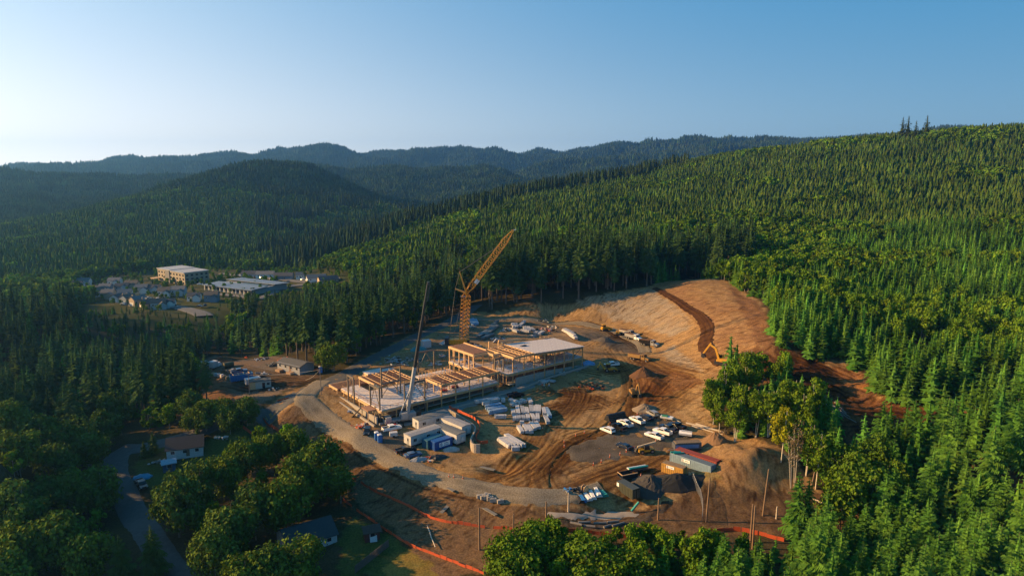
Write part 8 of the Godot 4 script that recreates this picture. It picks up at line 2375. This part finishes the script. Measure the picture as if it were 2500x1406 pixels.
# ---------------------------------------------------------------- housing estate
func make_town() -> void:
	var rng := RandomNumberGenerator.new()
	rng.seed = 88
	var walls := [mat("town_white", lin(0.62, 0.62, 0.60), 0.8, 0.0, false), mat("town_grey", lin(0.38, 0.41, 0.44), 0.8, 0.0, false), mat("town_tan", lin(0.36, 0.29, 0.20), 0.8, 0.0, false), mat("town_blue", lin(0.16, 0.21, 0.27), 0.8, 0.0, false)]
	var roofs := [mat("town_roof", lin(0.17, 0.175, 0.18), 0.95, 0.0, true, 0.3), mat("town_roof_dark", lin(0.08, 0.085, 0.095), 0.95, 0.0, true, 0.3), mat("town_roof_brown", lin(0.12, 0.105, 0.09), 0.95, 0.0, true, 0.3)]
	var spots := [[-337.5, -572.3, 0.3, 0], [-315.8, -545.0, 0.4, 1], [-310.5, -549.8, 0.25, 2], [-289.0, -524.8, 0.4, 0], [-280.2, -526.5, 0.3, 1], [-258.1, -499.3, 0.3, 0], [-248.9, -501.7, 0.3, 1], [-227.0, -479.3, 0.35, 0], [-213.3, -476.8, 0.3, 3], [-365.3, -574.9, 0.3, 0], [-335.3, -536.5, 0.2, 1], [-318.9, -519.0, 1.4, 1], [-303.9, -505.3, 0.3, 2], [-286.3, -487.0, 1.6, 1], [-272.6, -475.8, 1.3, 3], [-261.1, -467.5, 1.2, 2], [-247.4, -454.6, 0.9, 2], [-238.5, -451.4, 0.6, 1], [-324.3, -536.8, 0.3, 3], [-234.5, -456.8, 0.4, 0], [-359.2, -554.2, 0.3, 1], [-288.7, -500.9, 0.5, 0]]
	for i in spots.size():
		var s: Array = spots[i]
		var v: int = s[3]
		var shade: String = ["white", "grey", "tan", "slate blue"][v]
		var roof_name: String = ["dark grey", "charcoal", "brown grey"][i % 3]
		var o := gable_house(s[0], s[1], s[2] - 0.15, 8.2 + 1.6 * rng.randf(), 7.0, 4.4 if i % 3 != 1 else 3.2, 2.0, walls[v], roofs[i % 3], "house", "%s house with a %s roof in the estate below the wide flat building" % [shade, roof_name], "house", "estate houses", 3, 0.0, true)
		var wing := part("front_gable", Shape.new().prism(PackedVector2Array([Vector2(-2.4, -0.5), Vector2(2.4, -0.5), Vector2(2.4, 3.0), Vector2(0, 4.8), Vector2(-2.4, 3.0)]), 4.0, 7.0), walls[v], o)
		wing.position.x = 2.6
		for sg in [-1.0, 1.0]:
			var b := Basis(Vector3.BACK, sg * -0.64)
			part("porch_roof", Shape.new().box(Vector3(2.6 + sg * 1.35, 3.95, 5.4), Vector3(3.5, 0.16, 3.8), b), roofs[i % 3], o)
		part("chimney", Shape.new().box(Vector3(-2.5, 6.6, -1.5), Vector3(0.7, 1.2, 0.7)), walls[2], o)
	spots = [[-235.1, -607.3, 0.15, 1], [-217.0, -594.0, 0.1, 0], [-193.8, -573.2, 0.1, 3], [-160.9, -554.0, 0.4, 0], [-148.2, -542.1, 0.5, 2], [-178.9, -570.0, 0.1, 0]]
	for i in spots.size():
		var s: Array = spots[i]
		var big: bool = i != 5
		gable_house(s[0], s[1], s[2], 15.0 if big else 7.0, 8.5 if big else 3.5, 3.2, 2.2, walls[s[3]], roofs[(i + 1) % 2], "house", ["low grey house at the west end of the upper lane", "low white house second along the upper lane", "slate blue house with a charcoal roof on the upper lane", "white gabled house with a black roof at the lane's end", "tan house half hidden by the firs at the lane's end", "small white house between the lane and the firs"][i], "house", "", 3)
	var paints := [mat("paint_white", lin(0.74, 0.74, 0.74)), mat("paint_black", lin(0.012, 0.012, 0.014)), mat("paint_silver", lin(0.33, 0.33, 0.33)), mat("paint_navy", lin(0.014, 0.022, 0.045))]
	var lots := [[-315.6, -525.9, 0], [-325.9, -535.1, 0], [-291.9, -510.9, 0], [-274.6, -494.8, 1], [-271.3, -495.3, 0], [-264.9, -488.9, 0], [-256.0, -483.9, 0], [-246.9, -473.4, 0], [-236.2, -465.8, 0], [-229.2, -456.1, 1], [-227.0, -450.0, 2], [-211.3, -453.0, 1], [-209.0, -456.0, 3], [-253.7, -547.0, 0], [-198.0, -572.2, 2], [-202.3, -568.6, 0], [-217.4, -587.2, 1], [-250.9, -622.9, 0], [-226.7, -594.7, 3], [-173.9, -561.4, 0], [-168.4, -556.6, 0]]
	for s in lots:
		car("suv" if rng.randf() < 0.6 else "sedan", s[0], s[1], rng.randf_range(-0.4, 2.2), paints[s[2]], "%s car parked in the housing estate" % ["white", "black", "silver", "dark blue"][s[2]]).set_meta("group", "cars in the housing estate")
	# three-storey block: near corner towards the viewer
	var corner := [-271.3, -558.6]
	var lft := [-307.4, -585.6]
	var rgt := [-266.6, -594.2]
	var c := Vector2(corner[0], corner[1])
	var du := (Vector2(lft[0], lft[1]) - c)
	var dv := (Vector2(rgt[0], rgt[1]) - c)
	var la := du.length()
	var lb := clampf(dv.length(), 14.0, 21.0)
	var ax := du.normalized()
	var ay := Vector2(-ax.y, ax.x)
	if ay.dot(dv) < 0.0:
		ay = -ay
	var o := thing("apartment_block", "tan three storey block with a pale flat roof above the estate", "building", Vector3(c.x, -17.6, c.y))
	var w3 := func(a: float, b: float, y: float) -> Vector3: return Vector3(ax.x * a + ay.x * b, y, ax.y * a + ay.y * b)
	var bas := Basis(Vector3(ax.x, 0, ax.y), Vector3.UP, Vector3(ax.x, 0, ax.y).cross(Vector3.UP))
	var tan := mat("block_tan", lin(0.36, 0.31, 0.23), 0.85, 0.0, true, 0.2)
	part("wall", Shape.new().box(w3.call(la * 0.5, lb * 0.5, 5.0), Vector3(la, 10.0, lb), bas), tan, o)
	part("stair_bay", Shape.new().box(w3.call(la * 0.62, 0.1, 5.0), Vector3(la * 0.16, 11.0, 1.4), bas), mat("block_grey", lin(0.20, 0.20, 0.20), 0.85), o)
	var pale_roof := mat("block_roof", lin(0.42, 0.44, 0.46), 0.6, 0.0, true, 0.1)
	part("roof", Shape.new().box(w3.call(la * 0.25, lb * 0.5, 10.25), Vector3(la * 0.5, 0.5, lb + 1.4), bas), pale_roof, o)
	part("roof", Shape.new().box(w3.call(la * 0.76, lb * 0.5, 10.6), Vector3(la * 0.5, 0.5, lb + 1.4), bas), pale_roof, o)
	var glass := mat("house_glass", lin(0.02, 0.025, 0.03))
	for st in 3:
		for i in 9:
			if i == 5:
				continue
			var f := part("window", Shape.new().box(w3.call(la * (i + 0.5) / 9.0, -0.03, 1.5 + st * 3.2), Vector3(2.1, 1.5, 0.12), bas), glass, o)
			f.set_meta("label", "dark window in the long wall")
		for i in 5:
			part("window", Shape.new().box(w3.call(-0.03, lb * (i + 0.5) / 5.0, 1.5 + st * 3.2), Vector3(0.12, 1.5, 2.0), bas), glass, o)
	part("canopy", Shape.new().box(w3.call(la * 0.97, -3.0, 2.6), Vector3(7.0, 0.3, 6.0), bas), mat("pale_timber", lin(0.62, 0.42, 0.24)), o)
	part("canopy_post", Shape.new().box(w3.call(la * 1.02, -5.6, 1.2), Vector3(0.3, 2.8, 0.3), bas), mat("pale_timber", lin(0.62, 0.42, 0.24)), o)
	# long low school
	var a := [-238.4, -521.0]
	var b := [-192.4, -496.2]
	var e := [-188.5, -535.1]
	var pa := Vector2(a[0], a[1])
	var pb := Vector2(b[0], b[1])
	var pe := Vector2(e[0], e[1])
	ax = (pb - pa).normalized()
	ay = Vector2(-ax.y, ax.x)
	if ay.dot(pe - pb) < 0.0:
		ay = -ay
	la = (pb - pa).length()
	lb = clampf(absf(ay.dot(pe - pb)), 20.0, 46.0)
	bas = Basis(Vector3(ax.x, 0, ax.y), Vector3.UP, Vector3(ax.x, 0, ax.y).cross(Vector3.UP))
	w3 = func(a: float, b: float, y: float) -> Vector3: return Vector3(ax.x * a + ay.x * b, y, ax.y * a + ay.y * b)
	o = thing("low_school", "long low building with wide grey blue roofs and a row of dark windows", "building", Vector3(pa.x, -15.0, pa.y))
	part("wall", Shape.new().box(w3.call(la * 0.5, lb * 0.5, 1.8), Vector3(la - 2.0, 4.6, lb - 2.0), bas), mat("school_wall", lin(0.30, 0.33, 0.36), 0.8), o)
	var blue_roof := mat("school_roof", lin(0.20, 0.25, 0.31), 0.5, 0.2, true, 0.1)
	part("roof", Shape.new().box(w3.call(la * 0.5, lb * 0.18, 4.4), Vector3(la + 2.0, 0.4, lb * 0.42), bas * Basis(Vector3.RIGHT, 0.05)), blue_roof, o)
	part("roof", Shape.new().box(w3.call(la * 0.5, lb * 0.80, 4.9), Vector3(la + 2.0, 0.4, lb * 0.42), bas * Basis(Vector3.RIGHT, -0.05)), blue_roof, o)
	part("courtyard_roof", Shape.new().box(w3.call(la * 0.66, lb * 0.49, 4.35), Vector3(la * 0.5, 0.4, lb * 0.24), bas), mat("school_teal", lin(0.05, 0.10, 0.13), 0.5), o)
	for i in 12:
		part("window", Shape.new().box(w3.call(la * (i + 0.5) / 12.0, 0.95, 1.9), Vector3(la / 12.0 - 1.2, 2.0, 0.15), bas), glass, o)
		part("pier", Shape.new().box(w3.call(la * i / 12.0, 0.3, 1.9), Vector3(0.5, 4.2, 0.5), bas), mat("town_white", lin(0.52, 0.52, 0.50)), o)

# ---------------------------------------------------------------- fences, poles, cones
func make_fences_and_poles() -> void:
	net_fence([Vector2(-48.9, -175.2), Vector2(-45.0, -172.0), Vector2(-39.7, -167.7), Vector2(-33.0, -161.7), Vector2(-24.6, -155.5), Vector2(-20.7, -152.5), Vector2(-15.5, -149.5), Vector2(-9.6, -147.7), Vector2(0.0, -145.1)], "orange silt fence running down the bank below the gravel road", 0.0, 0.85, 0.1, 3)
	net_fence([Vector2(-42.8, -161.7), Vector2(-38.4, -156.9), Vector2(-30.3, -148.8), Vector2(-23.1, -142.0), Vector2(-17.1, -138.1), Vector2(-11.4, -134.2), Vector2(-6.0, -130.6)], "orange silt fence across the low ground beside the red shed", 0.0, 0.8, 0.12, 4)
	net_fence([Vector2(11.1, -143.2), Vector2(16.7, -142.9), Vector2(24.8, -141.6), Vector2(31.9, -140.4)], "orange silt fence below the stone basin, half hidden by trees", 0.0, 1.1, 0.1, 5)
	net_fence([Vector2(44.4, -142.7), Vector2(50.0, -143.0), Vector2(54.9, -141.1), Vector2(59.7, -138.3)], "orange silt fence behind the twin poles on the bare strip", 0.0, 1.1, 0.12, 6)
	net_fence([Vector2(-82.0, -197.6), Vector2(-79.1, -196.3), Vector2(-75.9, -194.1)], "short orange fence beside the end of the low white house", 0.0, 1.2, 0.1, 7)
	net_fence([Vector2(-78.8, -206.0), Vector2(-73.9, -200.3), Vector2(-69.6, -196.8)], "short orange fence on the bank below the road junction", 0.0, 1.2, 0.1, 8)
	net_fence([Vector2(-80.9, -201.6), Vector2(-80.9, -203.9), Vector2(-81.1, -208.5)], "crumpled orange fence at the edge of the straight road", 0.0, 1.0, 0.3, 9)
	net_fence([Vector2(-76.7, -213.4), Vector2(-74.9, -213.8), Vector2(-73.4, -214.1)], "fallen orange fence on the verge of the road junction", 0.0, 0.7, 0.4, 10)
	# poles: base, height
	var bark := mat("pole_wood", lin(0.24, 0.155, 0.095), 0.95, 0.0, true, 0.8)
	var poles := [[-7.2, -139.1, 10, 0, 0], [8.0, -148.2, 4.2, 0, 1], [13.4, -151.0, 4.8, 0, 2], [34.2, -148.3, 5.4, 0, 1], [45.1, -147.1, 10.8, 0.06, 0], [58.8, -148.7, 11.5, 0.1, 0], [52.4, -138.4, 9, 0, 3], [52.0, -135.9, 10, 0, 3], [61.5, -147.4, 3, 0, 2], [67.2, -145.6, 12.5, 0.2, 0], [0.3, -134.0, 11, 0, 1]]
	var tells := ["tall bare trunk left standing in the clearing", "short bare post standing below the stone basin", "pale thin post standing in the cleared ground", "bare trunk, one of two standing close together"]
	for i in poles.size():
		var q: Array = poles[i]
		var s := Shape.new()
		var hh: float = q[2]
		var top := Vector3(q[3] * hh * 0.6, hh, 0)
		s.tube(Vector3(0, -0.5, 0), top * 0.5, 0.24, 0.20, 8, false)
		s.tube(top * 0.5, top, 0.20, 0.15, 8, true)
		for k in 4:
			var y := hh * (0.35 + 0.15 * k)
			var a := k * 2.1
			s.tube(top * (y / hh), top * (y / hh) + Vector3(cos(a), 0.2, sin(a)) * 0.35, 0.05, 0.03, 4)
		single("bare_trunk", s, bark if q[4] != 2 else mat("bare_wood", lin(0.52, 0.45, 0.36)), tells[int(q[4])], "trunk", at(q[0], q[1]), 0.0, "bare trunks on the cleared ground")
	# service poles with lines
	for p in [[-63.0, -216.0, 9.0, "thin service pole with sagging lines beside the timber building"], [-89.2, -222.6, 7.4, "service pole beside the white shed"]]:
		var o := thing("utility_pole", p[3], "pole", at(p[0], p[1]))
		part("pole", Shape.new().tube(Vector3(0, -0.5, 0), Vector3(0, p[2], 0), 0.14, 0.10, 8), mat("pole_grey", lin(0.22, 0.19, 0.16), 0.9), o)
		part("crossarm", Shape.new().bar(Vector3(-0.9, p[2] - 0.5, 0), Vector3(0.9, p[2] - 0.5, 0), 0.12, 0.14), mat("pole_grey", lin(0.22, 0.19, 0.16)), o)
	var wa := at(-63.0, -216.0, 8.4)
	var wb := at(-89.2, -222.6, 6.8)
	var wc := at(-71.6, -227.6, 1.0)
	for ends in [[wa, wb, "service line between the two service poles"], [wa, wc, "pale guy line from the thin service pole to the road edge"]]:
		var pts := []
		for k in 13:
			var t := k / 12.0
			pts.append(ends[0].lerp(ends[1], t) - Vector3(0, sin(t * PI) * 0.6, 0) - ends[0])
		single("service_line", Shape.new().path(pts, 0.045, 4), mat("line_grey", lin(0.35, 0.33, 0.30), 0.8, 0.0, false), ends[2], "line", ends[0])
	# chain-link fence by the soil mound
	var pts := [Vector2(45.4, -160.7), Vector2(45.8, -158.1), Vector2(46.1, -156.0), Vector2(45.7, -152.5), Vector2(44.8, -149.0), Vector2(43.8, -146.0)]
	var o := thing("chain_link_fence", "grey chain link fence leaning between the containers and the tall trunk", "fence", at(pts[0].x, pts[0].y))
	var wire := mat("galvanised", lin(0.45, 0.46, 0.47), 0.4, 0.6)
	for i in pts.size() - 1:
		var a := at(pts[i].x, pts[i].y) - o.position
		var b := at(pts[i + 1].x, pts[i + 1].y) - o.position
		part("post", Shape.new().tube(a, a + Vector3(0, 2.1, 0), 0.05, 0.05, 6), wire, o)
		part("top_rail", Shape.new().tube(a + Vector3(0, 2.05, 0), b + Vector3(0, 2.05, 0), 0.04, 0.04, 6, false), wire, o)
		var s := Shape.new()
		for k in 24:
			var t := k / 24.0
			var p := a.lerp(b, t)
			s.bar(p, p.lerp(b, 0.25) + Vector3(0, 2.0, 0), 0.018, 0.018)
			s.bar(p + Vector3(0, 2.0, 0), p.lerp(b, 0.25), 0.018, 0.018)
		part("wire_mesh", s, wire, o)
	# wooden garden fence
	var fp := [Vector2(-33.5, -133.2), Vector2(-31.3, -136.8), Vector2(-27.8, -142.2)]
	o = thing("board_fence", "grey board fence round the lawn at the bottom of the bank", "fence", at(fp[0].x, fp[0].y))
	var board := mat("fence_board", lin(0.13, 0.115, 0.10), 0.95)
	for i in fp.size() - 1:
		var n := int(fp[i].distance_to(fp[i + 1]) / 0.32)
		for k in n:
			var q: Vector2 = fp[i].lerp(fp[i + 1], (k + 0.5) / n)
			part("board", Shape.new().box(at(q.x, q.y, 0.9) - o.position, Vector3(0.27, 1.8, 0.05), Basis(Vector3.UP, -(fp[i + 1] - fp[i]).angle())), board, o)
	# traffic cones and delineators round the parking lot
	var orange := mat("safety_orange", lin(0.62, 0.10, 0.015), 0.6)
	for q in [[14.9, -184.8], [14.7, -181.7], [18.6, -188.9], [21.3, -190.8], [21.6, -170.5], [23.9, -172.1], [26.6, -175.0], [29.6, -176.4], [31.6, -178.1], [34.0, -179.5], [41.0, -184.6], [29.7, -196.5], [39.2, -203.7], [33.0, -164.1], [9.1, -193.4], [-14.9, -164.1], [-12.5, -163.3], [-16.2, -164.7]]:
		o = thing("traffic_cone", "orange traffic marker standing round the gravel parking lot", "cone", at(q[0], q[1]), 0.0, "traffic markers on the site")
		part("cone", Shape.new().tube(Vector3(0, 0.05, 0), Vector3(0, 1.1, 0), 0.17, 0.06, 10), orange, o)
		part("base", Shape.new().box(Vector3(0, 0.04, 0), Vector3(0.5, 0.08, 0.5)), mat("dark_plastic", lin(0.03, 0.03, 0.035)), o)
		part("band", Shape.new().tube(Vector3(0, 0.62, 0), Vector3(0, 0.8, 0), 0.115, 0.105, 10, false), mat("hat_white", lin(0.7, 0.7, 0.68), 0.5, 0.0, false), o)
	# shoring boards by the gravel road
	for q in [[-15.3, -159.6, -0.81, 2.6, "broken barrier rail leaning at the roadside above the bank"], [-16.0, -154.1, 1.21, 5.0, "long grey plank lying down the bank"], [-5.6, -152.0, -0.85, 5.7, "weathered plank lying below the concrete blocks"], [-7.2, -169.8, -0.49, 6.0, "timber plank bridging the pit beside the haul road"]]:
		single("plank", Shape.new().box(Vector3(0, 0.25, 0), Vector3(q[3], 0.2, 0.9)), mat("grey_log", lin(0.20, 0.19, 0.17), 0.9), q[4], "plank", at(q[0], q[1]), q[2])
